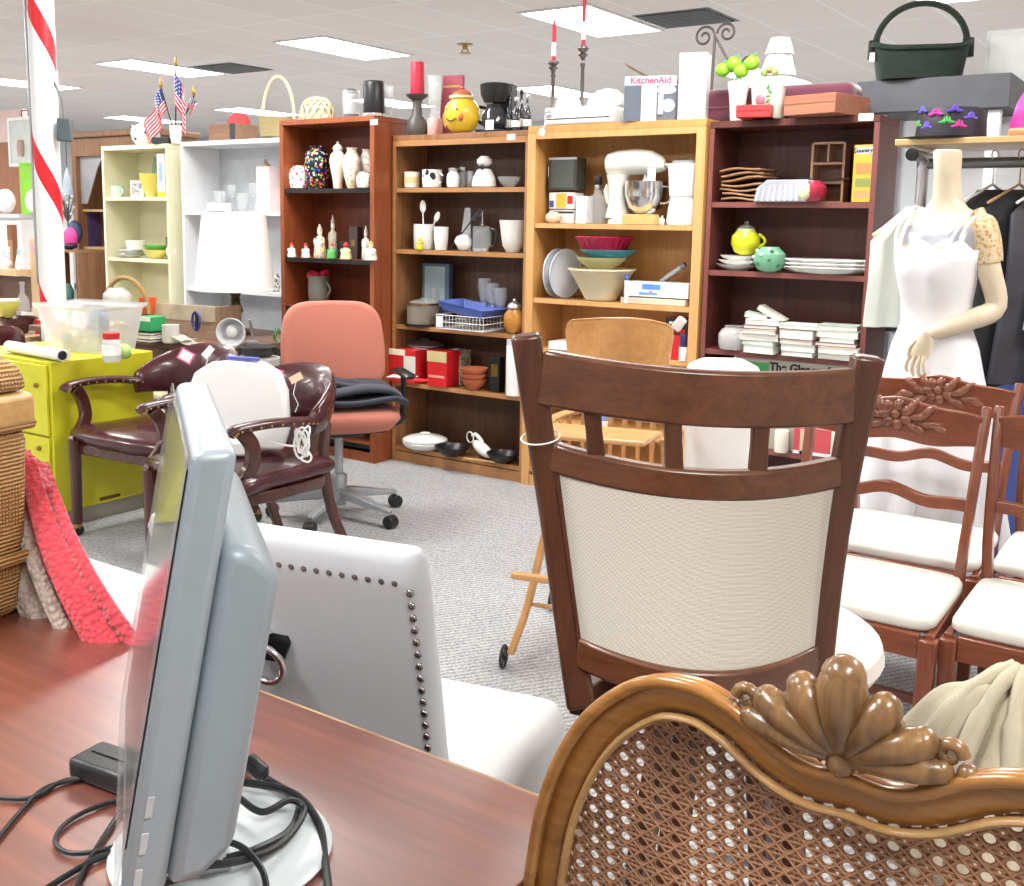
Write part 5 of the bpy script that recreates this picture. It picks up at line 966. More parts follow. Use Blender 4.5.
mx = MB(); mx.tube([(.05, -Dp/2-.004, .03), (.05, -Dp/2-.004, .12)], .012, 8); mx.sphere((.075, -Dp/2-.004, .14), (.045, .003, .02), 10); mx.build('mixer_picture', WHITE, t); MB().lathe([(.03, -.003), (.03, .0)], n=24, m=Matrix.Translation((.085, -Dp/2-.002, .07)) @ Matrix.Rotation(PI/2, 4, 'X')).build('bowl_picture', M((.65, .66, .68), .4), t)
MB().box((-W/2+.05, .02, Hh+.035), (.13, Dp, .003), (0, .5, 0)).build('open_flap', M((.3, .2, .12), .8), t)
bx('tall_carton', 'tall white carton with pale printed pictures on the honey oak bookcase', 'box', 693, 4.72, zt, 27, 64, .12, M((.8, .8, .8), .5), [('pale_picture', .2, .75, .42, .75, M((.85, .7, .5), .6)), ('grey_picture', .3, .7, .06, .3, M((.6, .62, .66), .6)), ('pink_picture', .02, .2, .05, .25, M((.8, .5, .45), .6))], rz=.25)
# -- honey oak shelves
y = 4.76; z = 1.364
bx('sandwich_press', 'dark clear fronted sandwich press standing in the honey oak bookcase', 'sandwich press', 567, y, z+.165, 32, 32, .1, M((.05, .055, .045), .25), [('glass_window', .1, .9, .08, .92, M((.09, .1, .085), .12)), ('frame_edge', 0, 1, .93, 1, STEEL)])
bx('food_box', 'small printed carton with orange square under the dark press', 'box', 566, y, z+.072, 28, 16, .1, PORC, [('orange_square', .3, .7, .05, .95, M((.85, .45, .05), .5)), ('blue_mark', .03, .2, .1, .5, BLUE), ('red_mark', .75, .97, .3, .8, RED)]); bx('small_carton', 'white and grey box at the bottom of the press stack', 'box', 566, y, z, 28, 13, .1, M((.7, .7, .7), .4), [('dark_band', .2, 1, .75, .9, DARK)])
pot('small_bag', 'crumpled tan and white packet at the foot of the press stack', 'packet', 553, 4.68, z, 16, 11, 'round', M((.75, .62, .45), .7, 0, .2, .8, 50))
t = thing('hanging_wire', 'thin black cord hanging left of the dark press', 'cord', tuple(spot(549, 4.72, z+.17)), 0); MB().tube(cr([(.02, 0, .15), (0, 0, .13), (-.012, 0, .03), (0, 0, -.06), (.01, 0, -.09)]), .003, 6).build('wire', BLACK, t); MB().box((.004, -.005, .09), (.012, .006, .05)).build('white_tag', WHITE, t)
bx('white_carton', 'plain narrow white box beside the glass decanter', 'box', 584, y-.02, z, 12, 27, .07, WHITE)
pot('oil_bottle', 'square clear bottle with black pump top', 'bottle', 597, y-.05, z, 21, 30, [(.95, 0), (1, .05), (1, .75), (.8, .88), (.35, 1), (.35, 1.12)], GLS, [('neck', 'cyl', STEEL, .32, 1.1, 1.3), ('black_top', 'cyl', BLACK, .38, 1.28, 1.55)], n=4, rz=PI/4)
t = thing('stand_mixer', 'cream stand mixer with steel bowl in the honey oak bookcase', 'stand mixer', tuple(spot(636, y-.03, z)), 0); CRM = M((.78, .77, .7), .25, 0, .02)
MB().loft([[(x*a+ox, y_*c, z_) for x, y_ in [(math.cos(q), math.sin(q)) for q in [2*PI*i/24 for i in range(24)]]] for z_, a, c, ox in ((0, .15, .08, 0), (.02, .15, .08, 0), (.035, .13, .07, 0))]).build('base', CRM, t)
MB().loft([[(x*a+ox, y_*c, z_) for x, y_ in [(math.cos(q), math.sin(q)) for q in [2*PI*i/20 for i in range(20)]]] for z_, a, c, ox in ((.03, .065, .06, -.1), (.1, .042, .05, -.105), (.18, .038, .048, -.11), (.24, .06, .055, -.105))]).build('column', CRM, t)
MB().loft([[(x0, .058*k*math.cos(q), zc+.062*k2*math.sin(q)) for q in [2*PI*i/20 for i in range(20)]] for x0, k, k2, zc in ((-.165, .5, .5, .29), (-.155, .85, .85, .29), (-.1, 1, 1, .295), (0, 1.02, 1.0, .3), (.08, .95, .9, .295), (.125, .75, .6, .285), (.145, .45, .35, .28))]).build('motor_head', CRM, t)
MB().tube([(.15, 0, .28), (.165, 0, .28)], .022, 14).build('hub_cap', CHROME, t); o = MB().lathe([(.045, .05), (.05, .055), (.08, .08), (.1, .14), (.102, .2), (.106, .205), (.098, .2), (.09, .13)], c=(.045, -.0, 0), n=30).build('mixing_bowl', M((.72, .73, .74), .16, 1), t)
MB().tube(cr([(.14, -.02, .18), (.18, -.02, .17), (.18, -.02, .11), (.135, -.02, .1)]), .006).build('bowl_handle', CHROME, o); MB().lathe([(.02, .12), (.035, .17), (.012, .22), (.012, .25)], c=(.045, 0, 0), n=14).build('beater', M((.7, .7, .68), .4), t); MB().box((.1, -.055, .235), (.04, .004, .06)).build('paper_note', WHITE, t)
MB().tube([(-.15, 0, .1), (-.165, -.01, .16), (-.15, -.01, .19)], .014, 8).build('speed_lever', CRM, t)
bx('wood_block', 'small pale wooden block before the stand mixer', 'block', 640, 4.66, z, 36, 10, .05, wood('blockw', (.6, .38, .12), (.75, .5, .2), 'x'))
pot('spice_bottle', 'tiny white bottle right of the wooden block', 'bottle', 662, 4.68, z, 5, 9, 'bottle', WHITE)
t = pot('blender', 'white blender with ribbed jug at the right of the honey oak shelf', 'blender', 683, y-.04, z, 34, 28, [(.95, 0), (1, .1), (.92, .6), (.78, 1), (0, 1)], PORC, [('grey_lid', 'cyl', GREYP, .76, 2.15, 2.25)])
jg = MB(); s = t['unit']
for k in range(20): a = 2*PI*k/20; jg.tube([(.062*math.cos(a), .062*math.sin(a), 28*s*1.01), (.074*math.cos(a), .074*math.sin(a), 28*s*2.15)], .0085, 6)
jg.lathe([(.062, 28*s), (.075, 28*s*2.15)], n=20); jg.build('ribbed_jug', M((.78, .8, .84), .25), t)
z = .985
for k, (u, l) in enumerate(((553, 'left white plate standing on edge in the honey oak bookcase'), (562, 'right white plate standing on edge in the honey oak bookcase'))):
    l_ = spot(u, y-.03, z); t = thing('plate', l, 'plate', (l_.x, l_.y, l_.z+.126), 0, 'white plates standing on edge'); m_ = Matrix.Rotation(1.5-.12*k, 4, 'Z') @ Matrix.Rotation(PI/2, 4, 'X')
    MB().lathe([(0, .0), (.08, .0), (.1, .01), (.125, .02), (.125, .024), (.1, .014), (.08, .005), (0, .005)], n=36, m=m_).build('dish', M((.72, .76, .82), .2), t); MB().lathe([(.05, -.004), (.055, -.004), (.055, 0), (.05, 0)], n=30, m=m_).build('foot_ring', WHITE, t)
pot('serving_bowl', 'large flared cream bowl in the honey oak bookcase', 'bowl', 601, y-.04, z, 68, 32, [(.42, 0), (.48, .05), (.5, .1), (.95, .93), (1, .95), (1, 1), (.93, 1), (.45, .15), (0, .12)], M((.72, .65, .45), .3, 0, .04), n=36)
pot('baking_dish', 'yellow green glass dish nested in the cream bowl', 'dish', 601, y-.03, z+.155, 50, 12, 'bowl', M((.6, .58, .3), .3), n=28)
pot('baking_dish', 'blue glass pie dish with ruffled rim on the bowl stack', 'dish', 608, y-.03, z+.2, 58, 11, 'bowl', glass('blueg', (.02, .3, .4), .12, .85), n=28)
t = thing('baking_dish', 'red fluted ceramic dish on top of the bowl stack', 'dish', tuple(spot(604, y-.03, z+.24))); MB().loft([[(r*(1+.035*math.cos(q*24))*math.cos(q), r*(1+.035*math.cos(q*24))*math.sin(q), z_) for q in [2*PI*i/144 for i in range(144)]] for z_, r in ((0, .1), (.06, .13), (.075, .145), (.078, .14), (.06, .122), (.01, .095))]).build('fluted_wall', M((.5, .015, .06), .22), t)
bx('foil_box', 'white carton with blue lettering lying in the honey oak bookcase', 'box', 661, y-.05, z+.035, 66, 15, .09, PORC, [('blue_word', .25, .55, .5, .85, M((.1, .3, .75), .5)), ('blue_line', .2, .5, .15, .3, M((.15, .35, .75), .5)), ('pink_dot', .37, .42, .3, .4, PINK)]); bx('cardboard_box', 'thin beige box under the white carton', 'box', 657, y-.05, z, 70, 6, .11, M((.65, .6, .48), .6))
t = thing('rolled_tube', 'grey rolled tube leaning behind the white carton', 'tube', tuple(spot(667, y+.06, z+.1))); MB().tube([(-.03, 0, .0), (.09, 0, .09)], .014, 10).build('roll', M((.6, .62, .62), .5), t); MB().tube([(.07, 0, .075), (.092, 0, .0915)], .0155, 10).build('end_cap', GREYP, t)
pot('marker', 'small white marker with blue cap beside the cream bowl', 'marker', 626, 4.66, z, 5, 28, 'cyl', WHITE, [('blue_cap', 'cyl', BLUE, 1, .8, 1.02)])
z = .73
t = bx('hot_pot_carton', 'black and red carton of a hot pot in the honey oak bookcase', 'box', 680, 4.7, z, 24, 42, .1, RED, [('black_top', 0, 1, .6, 1, BLACK)]); text('HOT POT', 'lettering', .026, RED, t, (0, -.0525, .135), bold=.001, squeeze=.8); text('MICRO MINI', 'lettering', .018, WHITE, t, (0, -.0525, .175), bold=.0006, squeeze=.8)
pot('spray_bottle', 'white bottle with dark blue cap before the black and red carton', 'bottle', 683, 4.65, z, 9, 14, 'cyl', PORC, [('navy_cap', 'cyl', M((.03, .03, .12), .4), .8, 1, 1.9)])
bx('flat_lidded_box', 'flat white lidded dish behind the highchair', 'dish', 573, 4.72, z, 34, 8, .2, PORC); 
for k, (u, v, l) in enumerate(((531, 408, 'tall white blue and yellow spray can at the left of the oak bookcase'), (541, 400, 'second white and blue can beside the first'), (600, 432, 'white and blue can seen through the chair spindles'))):
    pot('spray_can', l, 'can', u+4, 4.72, .35, 13, 42, 'cyl', PORC, [('blue_label', 'cyl', BLUE, 1.03, .62, .85), ('yellow_band', 'cyl', YEL, 1.03, .55, .6), ('blue_print', 'cyl', M((.2, .3, .65), .5), 1.03, .15, .4), ('cap', 'cyl', BLUE, .8, 1, 1.12)], group='white and blue cans in the oak bookcase')
# ---------------------------------------------------------------- mahogany bookcase goods
zt, _y = ZT['dark']
vm = fabric('purple_velvet', (.11, .015, .04), 300, sheen=.8)
l_ = spot(777, 4.86, zt); t = thing('velvet_cushion', 'long dark purple velvet cushion on top of the mahogany bookcase', 'cushion', tuple(l_)); MB().bb(-.36, .36, -.09, .09, 0, .16).build('pad', vm, t, bevel=.045, seg=5); MB().tube([(-.33, -.09, .07), (.33, -.09, .07)], .006).build('seam', vm, t)
t = pot('apple_vase', 'slim white vase filled with green apples on stems', 'vase', 737, 4.68, zt, 22, 38, [(.6, 0), (.65, .05), (.8, .6), (1, 1), (.9, 1), (.6, .3)], PORC); s = mpp(V(t.location))
t['label'] = 'slim white vase standing at the left of the mahogany bookcase top'
for k, (u, v, l) in enumerate(((723, 70, 'leftmost green apple ornament above the white vase'), (734, 64, 'green apple ornament second from the left'), (741, 71, 'lowest green apple ornament above the white vase'), (752, 63, 'rightmost green apple ornament above the white vase'))):
    p = P(u, v, y=4.68); t = thing('apple_pick', l, 'apple', tuple(p), 0, 'green apple ornaments'); MB().sphere((0, 0, 0), (.034, .034, .032), 16).build('fruit', M((.25, .55, .03), .3, 0, .1), t)
    b0 = spot(737, 4.68, zt+.2); MB().tube([V((0, 0, -.02)), (b0-p)*.6+V((0, 0, .01)), b0-p-V((0, 0, .1))], .003, 6).build('stem', GREEN, t); MB().sphere((.01, 0, .034), (.012, .004, .006), 6, (0, -.5, 0)).build('leaf', GREEN, t)
t = pot('canister', 'ivory canister with a painted pink apple and fruit topped lid', 'canister', 767, 4.66, zt, 33, 30, [(.95, 0), (1, .04), (.93, .5), (1, .96), (1, 1), (0, 1)], M((.8, .76, .65), .3), [('lid', 'lid', M((.75, .7, .6), .3), .85, 1, 1.3)])
MB().sphere((-.005, -.083, .075), (.022, .008, .024), 12).build('painted_apple', M((.65, .12, .18), .4), t); fr2 = MB()
for dx, dz in ((-.025, .2), (0, .21), (.025, .2)): fr2.sphere((dx, 0, dz), .016, 8)
fr2.build('fruit_knob', spots('fruit', (.3, .4, .1), [(.35, .05, .08), (.2, .35, .08)], 40), t)
lv = MB()
for q in range(6): lv.sphere((.03+.006*math.sin(q*2), -.078, .03+q*.02), (.012, .006, .006), 6, (0, q, 0))
lv.build('painted_leaves', GREEN, t)
bx('tin_box', 'flat bright red lacquer tin on the mahogany bookcase', 'tin', 756, 4.6, zt, 34, 12, .13, M((.65, .04, .04), .3), [('lid_line', 0, 1, .5, .56, M((.3, .01, .01), .4))], rz=.15)
bx('wooden_case', 'flat reddish brown wooden case at the right of the mahogany top', 'case', 826, 4.66, zt, 56, 19, .28, wood('casew', (.26, .09, .05), (.42, .17, .1), 'x'), [('lid_line', 0, 1, .55, .58, BROWNW)], rz=-.22)
# ceramic tree lamp + white cloth behind
p = spot(776, 5.1, 1.9); TP = thing('ceramic_tree', 'white ceramic tiered tree behind the mahogany bookcase', 'ornament', tuple(p)); MB().lathe([(.13, 0), (.14, .02), (.09, .08), (.105, .08), (.07, .17), (.085, .17), (.055, .27), (.068, .27), (.045, .345), (0, .35)], n=24).build('tiers', PORC, TP); MB().lathe([(.2, -.1), (.14, -.02), (.16, 0)], n=24).build('foot', PORC, TP)
t = thing('white_cloth', 'white cloth slumped over goods behind the mahogany bookcase', 'cloth', tuple(spot(805, 5.12, 1.78))); MB().grid(lambda i, j: ((i-.5)*.62, (j-.5)*.3, .3*math.sin(PI*min(1, max(0, .1+j*.9)))**.6*(1-.7*i)+.05+.012*math.sin(i*14+j*3)), 20, 12).build('sheet', M((.85, .85, .86), .85), t, solid=.01)
bk2 = thing('display_ledge', 'shelf behind the bookcases carrying the white tree and cloth', 'shelf unit', (-2.0, 5.2, 0)); MB().bb(-.7, .52, -.16, .2, 1.68, 1.71).build('shelf_board', WHITE, bk2)
for x in (-.65, .47): MB().bb(x-.02, x+.02, -.12, .16, 0, 1.679).build('support', WHITE, bk2)
# scroll iron stand
si = spot(722, 5.05, 1.711); t = thing('scroll_stand', 'dark wrought iron scroll stand behind the tall white carton', 'iron stand', tuple(si), 0); mm = mpp(si); sc_m = MB()
def scroll(cx_, cz_, r0_, turns, sg, a0): return [(cx_+sg*r0_*(1-i/26*.85)*math.cos(a0+i*turns*2*PI/26), 0, cz_+r0_*(1-i/26*.85)*math.sin(a0+i*turns*2*PI/26)) for i in range(25)]
top = P(715, 36, y=5.05)-si
sc_m.tube(scroll(top.x-.055, top.z, .055, 1.6, 1, 0), .006, 8); sc_m.tube(scroll(top.x+.06, top.z+.01, .05, 1.6, -1, 0), .006, 8); sc_m.tube([(top.x, 0, top.z), (top.x+.06, 0, top.z-.1), (top.x+.16, 0, top.z-.24)], .006, 8)
sc_m.tube(scroll(top.x+.17, top.z-.14, .035, 1.5, 1, 0), .005, 8); sc_m.tube([(top.x, 0, top.z), (top.x-.01, 0, .1), (0, 0, .01)], .007, 8); sc_m.tube([(-.06, 0, .005), (.06, 0, .005)], .007, 8); sc_m.tube([(0, -.06, .005), (0, .06, .005)], .007, 8); sc_m.tube([(top.x+.16, 0, top.z-.24), (.1, 0, .15), (.02, 0, .02)], .006, 8); sc_m.build('scrollwork', M((.1, .085, .08), .5, .5), t)
# shelves
y = 4.74; z = 1.471
mt_ = wood('rattan_mat', (.22, .1, .04), (.42, .24, .12), 'x')
for k in range(7):
    l_ = spot(749, y+.02, z+.021*k); lab = 'woven brown placemat, %s of the stack' % ['bottom one', 'second from the bottom', 'third from the bottom', 'middle one', 'third from the top', 'second from the top', 'top one'][k]
    o = MB().grid(lambda i, j: ((i-.5)*.19+.006*math.sin(k*2), (j-.5)*.2, .012+.006*math.sin(i*5+k)+.012*i*(k > 3)), 10, 6).build('placemat', mt_, None, solid=.009, loc=tuple(l_), rz=.1*math.sin(k*3)); tag(o, lab, 'placemat', 'stacked placemats on the mahogany bookcase')
t = thing('glass_tray', 'ribbed clear glass tray leaning beside the placemats', 'tray', tuple(spot(783, 4.66, z)), 0); MB().loft([[(x*a+ox, y_*.05, z_) for x, y_ in ((-1, -1), (1, -1), (1, 1), (-1, 1))] for z_, a, ox in ((0, .12, 0), (.06, .115, .01), (.095, .09, .03))]).build('body', M((.42, .44, .5), .2, 0, .15), t, bevel=.006)
rb_ = MB()
for k in range(9): rb_.tube([(-.105+k*.026, -.052, .004), (-.09+k*.0235, -.052, .06+.003*k)], .003, 5)
rb_.build('ribs', WHITE, t)
t = pot('apple_box', 'carved red apple with a cream bitten side', 'apple', 812, 4.65, z, 28, 21, 'round', M((.45, .03, .07), .3)); 
t = thing('bitten_patch', 'cream bite in the carved red apple', 'apple', (0, 0, 0)) if 0 else None
l_ = spot(804, 4.6, z); tag(MB().sphere((0, 0, .045), (.028, .02, .04), 12).build('apple_slice', M((.78, .72, .45), .5), None, loc=tuple(l_)), 'cream apple half with green stem in front of the red apple', 'apple')
l_ = spot(828, 4.82, z); t = thing('curio_shelf', 'small wooden curio shelf with square pigeonholes', 'curio shelf', tuple(l_), 0); s = mpp(l_); W, Hh = 31*s, 58*s; CW = wood('curio', (.4, .22, .12), (.55, .33, .2)); fr3 = MB(); d_ = .04
for x in (-W/2, W/2): fr3.bb(x-.005, x+.005, -d_, d_, 0, Hh)
for zz in (0, .34, .66, 1): fr3.bb(-W/2+.005, W/2-.005, -d_, d_, Hh*zz-.005+(.005 if zz == 0 else 0), Hh*zz+.005)
fr3.bb(-.004, .004, -d_, d_, Hh*.67, Hh*.99); fr3.bb(-.03, -.022, -d_, d_, .006, Hh*.33); fr3.build('frame', CW, t); MB().bb(-W/2, W/2, d_-.004, d_, 0, Hh).build('backing', wood('curio_b', (.12, .05, .03), (.18, .08, .05)), t)
MB().tube(cr([(-.12, -.05, Hh*.42), (-.02, -.05, Hh*.38), (.1, -.05, Hh*.4)]), .004, 6).build('dark_cord', DARK, t)
t = bx('recipe_box', 'bright orange and yellow cookbook box with food pictures', 'box', 864, 4.69, z, 21, 56, .06, M((.9, .5, .06), .5), [('white_title_band', .1, .9, .84, .96, WHITE), ('food_picture', .15, .85, .5, .68, M((.85, .3, .1), .5)), ('food_picture', .15, .85, .27, .42, M((.3, .35, .1), .5)), ('food_picture', .15, .85, .06, .2, M((.8, .35, .15), .5))], rz=-.1)
text("Country's", 'lettering', .024, BLACK, t, (0, -.033, 56*mpp(V(t.location))*.9), bold=.0008)
z = 1.162
for k, (u, w) in enumerate(((738, 44), (738, 40), (738, 36))): pot('plate', 'white plate, %s under the yellow apple jar' % ['lowest', 'middle', 'topmost'][k], 'plate', u, y, z+k*.02, w, 6, 'plate', PORC, group='white plates under the yellow jar', n=30)
pot('glass_jar', 'clear glass jar filled with yellow, standing on the small plates', 'jar', 745, y, z+.07, 29, 26, 'round', M((.75, .75, .03), .3, 0, .1), [('glass_top', 'lid', GLS, .7, .85, 1.3)], handle=(1, .3, .8))
t = pot('polka_pot', 'round mint green pot with dark and white dots', 'pot', 769, 4.66, z, 32, 25, 'round', M((.2, .5, .3), .28)); t2 = V(t.location); s = mpp(t2); R_ = 16*s
dd = MB(); dw = MB()
l2 = t; t = None
for k, (a, zz) in enumerate(((-1.0, .6), (-.5, .35), (-.2, .72), (.3, .5), (.8, .75), (.9, .3), (-.75, .85), (.45, .85))):
    r_ = R_*(.99 if .3 < zz < .75 else .86); (dd if k % 2 else dw).sphere((r_*math.sin(a), -r_*math.cos(a), 25*s*zz), (.0085, .004, .0085), 8)
l2.name = 'polka_pot'; dd.build('dark_dots', M((.05, .2, .12), .4), l2); dw.build('white_dots', WHITE, l2)
for k in range(3):
    l_ = spot(826, y-.02, z+.016*k); tag(MB().loft([[(r*(1+.03*math.cos(q*16))*1.2*math.cos(q), r*(1+.03*math.cos(q*16))*math.sin(q)*.62, z_) for q in [2*PI*i/96 for i in range(96)]] for z_, r in ((0, .1), (.006, .13), (.028, .175), (.031, .172), (.014, .128), (.012, .01))]).build('platter', PORC, None, loc=tuple(l_)), 'white scalloped oval platter, %s of the stack' % ['bottom', 'middle', 'top'][k], 'platter', 'white scalloped platters')
# books on the third shelf
z = .799
PG = [M((.75, .76, .72), .7), M((.5, .6, .52), .6), M((.85, .84, .8), .7), M((.7, .6, .5), .6), M((.35, .45, .4), .6), M((.82, .78, .66), .7), M((.25, .1, .1), .6)]
PAGE = M((.85, .83, .76), .85, 0, .1)
def book(loc, w, h, d, cov, label, rz=0, ry=0, group=None):
    t_ = thing('book', label, 'book', tuple(loc), rz, group); t_.rotation_euler = (0, ry, rz); MB().bb(-w/2+.003, w/2-.003, -d/2+.003, d/2-.002, .003, h-.003).build('pages', PAGE, t_)
    cv = MB(); cv.bb(-w/2, w/2, -d/2, d/2, 0, .003); cv.bb(-w/2, w/2, -d/2, d/2, h-.003, h); cv.bb(-w/2, -w/2+.003, -d/2, d/2, .003, h-.003); cv.build('cover', cov, t_); return t_
BG = 'small craft books stacked on the mahogany bookcase'
for u0, stack, nm in ((764, [.035, .02, .03, .02, .018, .025], 'left pile'), (802, [.022, .03, .02, .045, .02], 'middle pile'), (840, [.025, .028, .018, .02, .03, .022], 'right pile')):
    zz = z+.001
    for k, h in enumerate(stack):
        wpos = ['lowest', 'second', 'third', 'fourth', 'fifth', 'topmost'][k] if k < len(stack)-1 else 'topmost'
        book(spot(u0+random.uniform(-1.5, 1.5), 4.66+random.uniform(0, .02), zz), .17+random.uniform(-.03, .01), h, .12, PG[(k*3+u0) % 7], 'small pale craft book, %s of the %s' % (wpos, nm), random.uniform(-.12, .12), 0, BG); zz += h+.001
book(spot(757, 4.68, z+.153), .1, .022, .1, PG[1], 'green booklet sliding off the left pile', .2, .15, BG); book(spot(772, 4.7, z+.165), .13, .02, .1, PG[5], 'cream booklet tilted steeply on the left pile', .1, .5, BG)
t = pot('glass_bowl', 'plastic wrapped glass bowl left of the book piles', 'bowl', 733, 4.68, z, 30, 24, 'jar', glass('wrap', (.6, .58, .58), .15, .8), [('dark_base', 'cyl', M((.2, .08, .06), .5), .8, 0, .12)])
# dollhouse kit box on the fourth shelf
z = .361
l_ = P(799, 398, y=4.67); t = thing('dollhouse_kit', 'long grey kit box with green picture and bold black title', 'box', (l_.x, 4.765, z+.0008), 0); W = .62; Hh = .41
MB().bb(-W/2, W/2, -.09, .09, 0, Hh).build('carton', M((.42, .38, .32), .6), t, bevel=.001); MB().bb(-W/2+.01, -W/2+.165, -.0915, -.0902, Hh-.14, Hh-.02).build('green_picture', M((.05, .3, .08), .5), t); MB().bb(-W/2+.05, -W/2+.07, -.0925, -.0916, Hh-.05, Hh-.02).build('tree_picture', GREEN, t)
MB().bb(-W/2+.0, -W/2+.008, -.0915, -.0902, 0, Hh).build('pale_edge', CREAM, t)
text('The Glencroft', 'title', .052, BLACK, t, (.0, -.092, Hh-.035), bold=.0022, squeeze=.95); text('Dollhouse', 'title', .052, BLACK, t, (-.045, -.092, Hh-.085), bold=.0022, squeeze=.95)
z = .1
pot('white_canister', 'white cup low in the mahogany bookcase, seen under the stool crest', 'cup', 778, 4.62, .361+0, 13, 22, 'cyl', IVORY) if 0 else None
bx('red_book', 'red and cream game box seen through the stool back', 'box', 815, 4.662, .361, 44, 27, .015, M((.6, .08, .1), .5), [('cream_figure', .15, .35, 0, .95, M((.75, .5, .35), .6)), ('white_strip', 0, 1, 0, .12, WHITE), ('side_print', .85, 1, .1, 1, M((.75, .75, .6), .6))], group=None)
pot('canister', 'white plastic cup seen through the stool back, left of the game box', 'cup', 781, 4.64, .361, 14, 22, 'cyl', IVORY)
# ---------------------------------------------------------------- right side: mannequin, rail, shelf
mp_ = P(925, 500, y=3.95); MN = thing('mannequin', 'headless beige mannequin with one bent arm in front of the clothes rail', 'mannequin', (-.79, 3.88, 0), math.radians(-18)); mn0 = V(MN.location); MN.scale = (.86, .95, 1)
BE = M((.72, .62, .46), .4, 0, .05, Coat_Weight=.1)
def ell(cx_, cy_, z_, a, c, n=28): return [(cx_+a*math.cos(2*PI*i/n), cy_+c*math.sin(2*PI*i/n), z_) for i in range(n)]
# body faces -Y
body = [(.0, .0, .86, .155, .105), (0, .0, .95, .15, .1), (0, -.005, 1.05, .118, .082), (0, -.01, 1.14, .12, .085), (0, -.02, 1.22, .135, .1), (0, -.015, 1.3, .15, .095), (0, 0, 1.37, .165, .075), (0, .01, 1.41, .14, .06), (0, .012, 1.44, .08, .055), (0, .01, 1.47, .052, .052), (0, .0, 1.54, .047, .049), (0, -.01, 1.62, .05, .053), (0, -.012, 1.628, .045, .048)]
mb = MB().loft([ell(*b_) for b_ in body])
# legs under the skirt
for s_ in (-1, 1): mb.lathe([(.035, .02), (.04, .1), (.055, .3), (.06, .45), (.08, .7), (.09, .9)], c=(s_*.08, 0, 0), n=14)
mb.build('torso', BE, MN, ang=80)
sh = V((.15, .01, 1.362)); el = V((.205, .05, 1.12)); wr = V((.075, -.13, 1.03)); 
am = MB().tube(cr([(.12, .01, 1.38), sh, (.178, .02, 1.25), el, (.165, -.03, 1.075), wr, (.06, -.145, 1.015)], 5), [.045]*4+[.05, .052, .05, .048]+[.045, .044, .043, .042, .04, .039, .038, .038]+[.037, .037, .036, .036, .034, .032, .03, .028, .026, .024, .022, .021, .021, .021, .022], 14)
am.build('arm', BE, MN, ang=80)
hb = wr+V((-.02, -.02, -.025)); hd = MB(); hd.tube([hb+V((.008, .005, .025)), hb+V((0, 0, 0)), hb+V((-.012, -.006, -.04)), hb+V((-.018, -.008, -.06))], [.021, .03, .036, .033], 12, rb=[.018, .016, .016, .013], up=(.3, -1, 0))
for k, (dx, L_, r_) in enumerate(((-.03, .058, .008), (-.01, .07, .0085), (.01, .073, .0085), (.028, .06, .008))):
    b1 = hb+V((-.018+dx, -.012, -.055)); hd.tube([b1, b1+V((-.003+dx*.15, -.008, -L_*.4)), b1+V((-.004+dx*.3, -.004, -L_*.75)), b1+V((-.002+dx*.35, .006, -L_))], [r_*1.05, r_, r_*.9, r_*.65], 8)
hd.tube([hb+V((-.028, -.01, -.005)), hb+V((-.05, -.018, -.03)), hb+V((-.054, -.02, -.058))], [.011, .009, .006], 8); hd.build('hand', BE, MN, ang=80)
MB().tube(cr([(.12, .01, 1.425), (.15, .01, 1.372), (.17, .016, 1.31), (.178, .02, 1.26)], 5), [.03]*3+[.044, .05]+[.0535]*5+[.0525, .052, .052, .0515, .051, .0505], 14).build('gold_lace', spots('gold_lace', (.7, .56, .36), [(.5, .3, .08), (.6, .4, .15), (.72, .6, .42)], 90, .5, .5), MN)
MB().loft([ell(0, -.004, 1.3, .156, .102), ell(0, -.004, 1.345, .165, .093), ell(0, .003, 1.375, .166, .08), ell(0, .003, 1.38, .15, .07)]).build('silver_top', M((.5, .52, .58), .3, .6, .2, .5, 40), MN)
MB().lathe([(.17, 0), (.17, .015), (.03, .02), (.02, .1)], n=28).build('floor_base', CHROME, MN)
# dress
DW = M((.84, .86, .9), .75, 0, .02, .35, 140); DR = thing('wedding_dress', 'white strappy wedding dress worn by the mannequin', 'dress', (mn0.x, mn0.y, 0), math.radians(-18)); DR.scale = (.88, .95, 1)
rings = []; N = 96
for z_, a, c, oy, fold, train in [(.03, .46, .31, .03, .07, .14), (.15, .43, .29, .03, .07, .12), (.35, .38, .26, .02, .06, .09), (.55, .32, .22, .01, .05, .06), (.75, .24, .2, -.01, .035, .02), (.88, .185, .14, 0, .02, 0), (.97, .163, .118, 0, .004, 0), (1.05, .13, .096, -.005, 0, 0), (1.13, .132, .1, -.012, 0, 0), (1.2, .146, .118, -.022, 0, 0), (1.26, .158, .125, -.024, 0, 0), (1.3, .166, .118, -.02, 0, 0)]:
    ring = []
    for i in range(N):
        q = 2*PI*i/N; f2 = 1+fold*math.sin(q*11+z_*3)*.9+fold*.5*math.sin(q*5+1); x = a*f2*math.cos(q)-train*.8; yy = oy+c*f2*math.sin(q); zz = z_
        if z_ > 1.25: zz = z_+(.035*abs(math.sin(q*1.0+0))*0)+(.03*math.cos((q-1.5*PI)*3.6)**2*(math.sin(q) < -.2) if z_ > 1.28 else 0)-(.06*(math.sin(q) > 0.1) if z_ > 1.28 else 0)
        if 1.15 < z_ < 1.3: bust = max(0, -math.sin(q))*.022*math.cos((q-1.5*PI)*2.6)**2*0+.018*(math.exp(-((q-1.5*PI-.45)/.3)**2)+math.exp(-((q-1.5*PI+.45)/.3)**2)); yy -= bust
        ring.append((x, yy, zz))
    rings.append(ring)
MB().loft(rings, cap=False).build('gown', DW, DR, ang=80, solid=.004)
stp = MB()
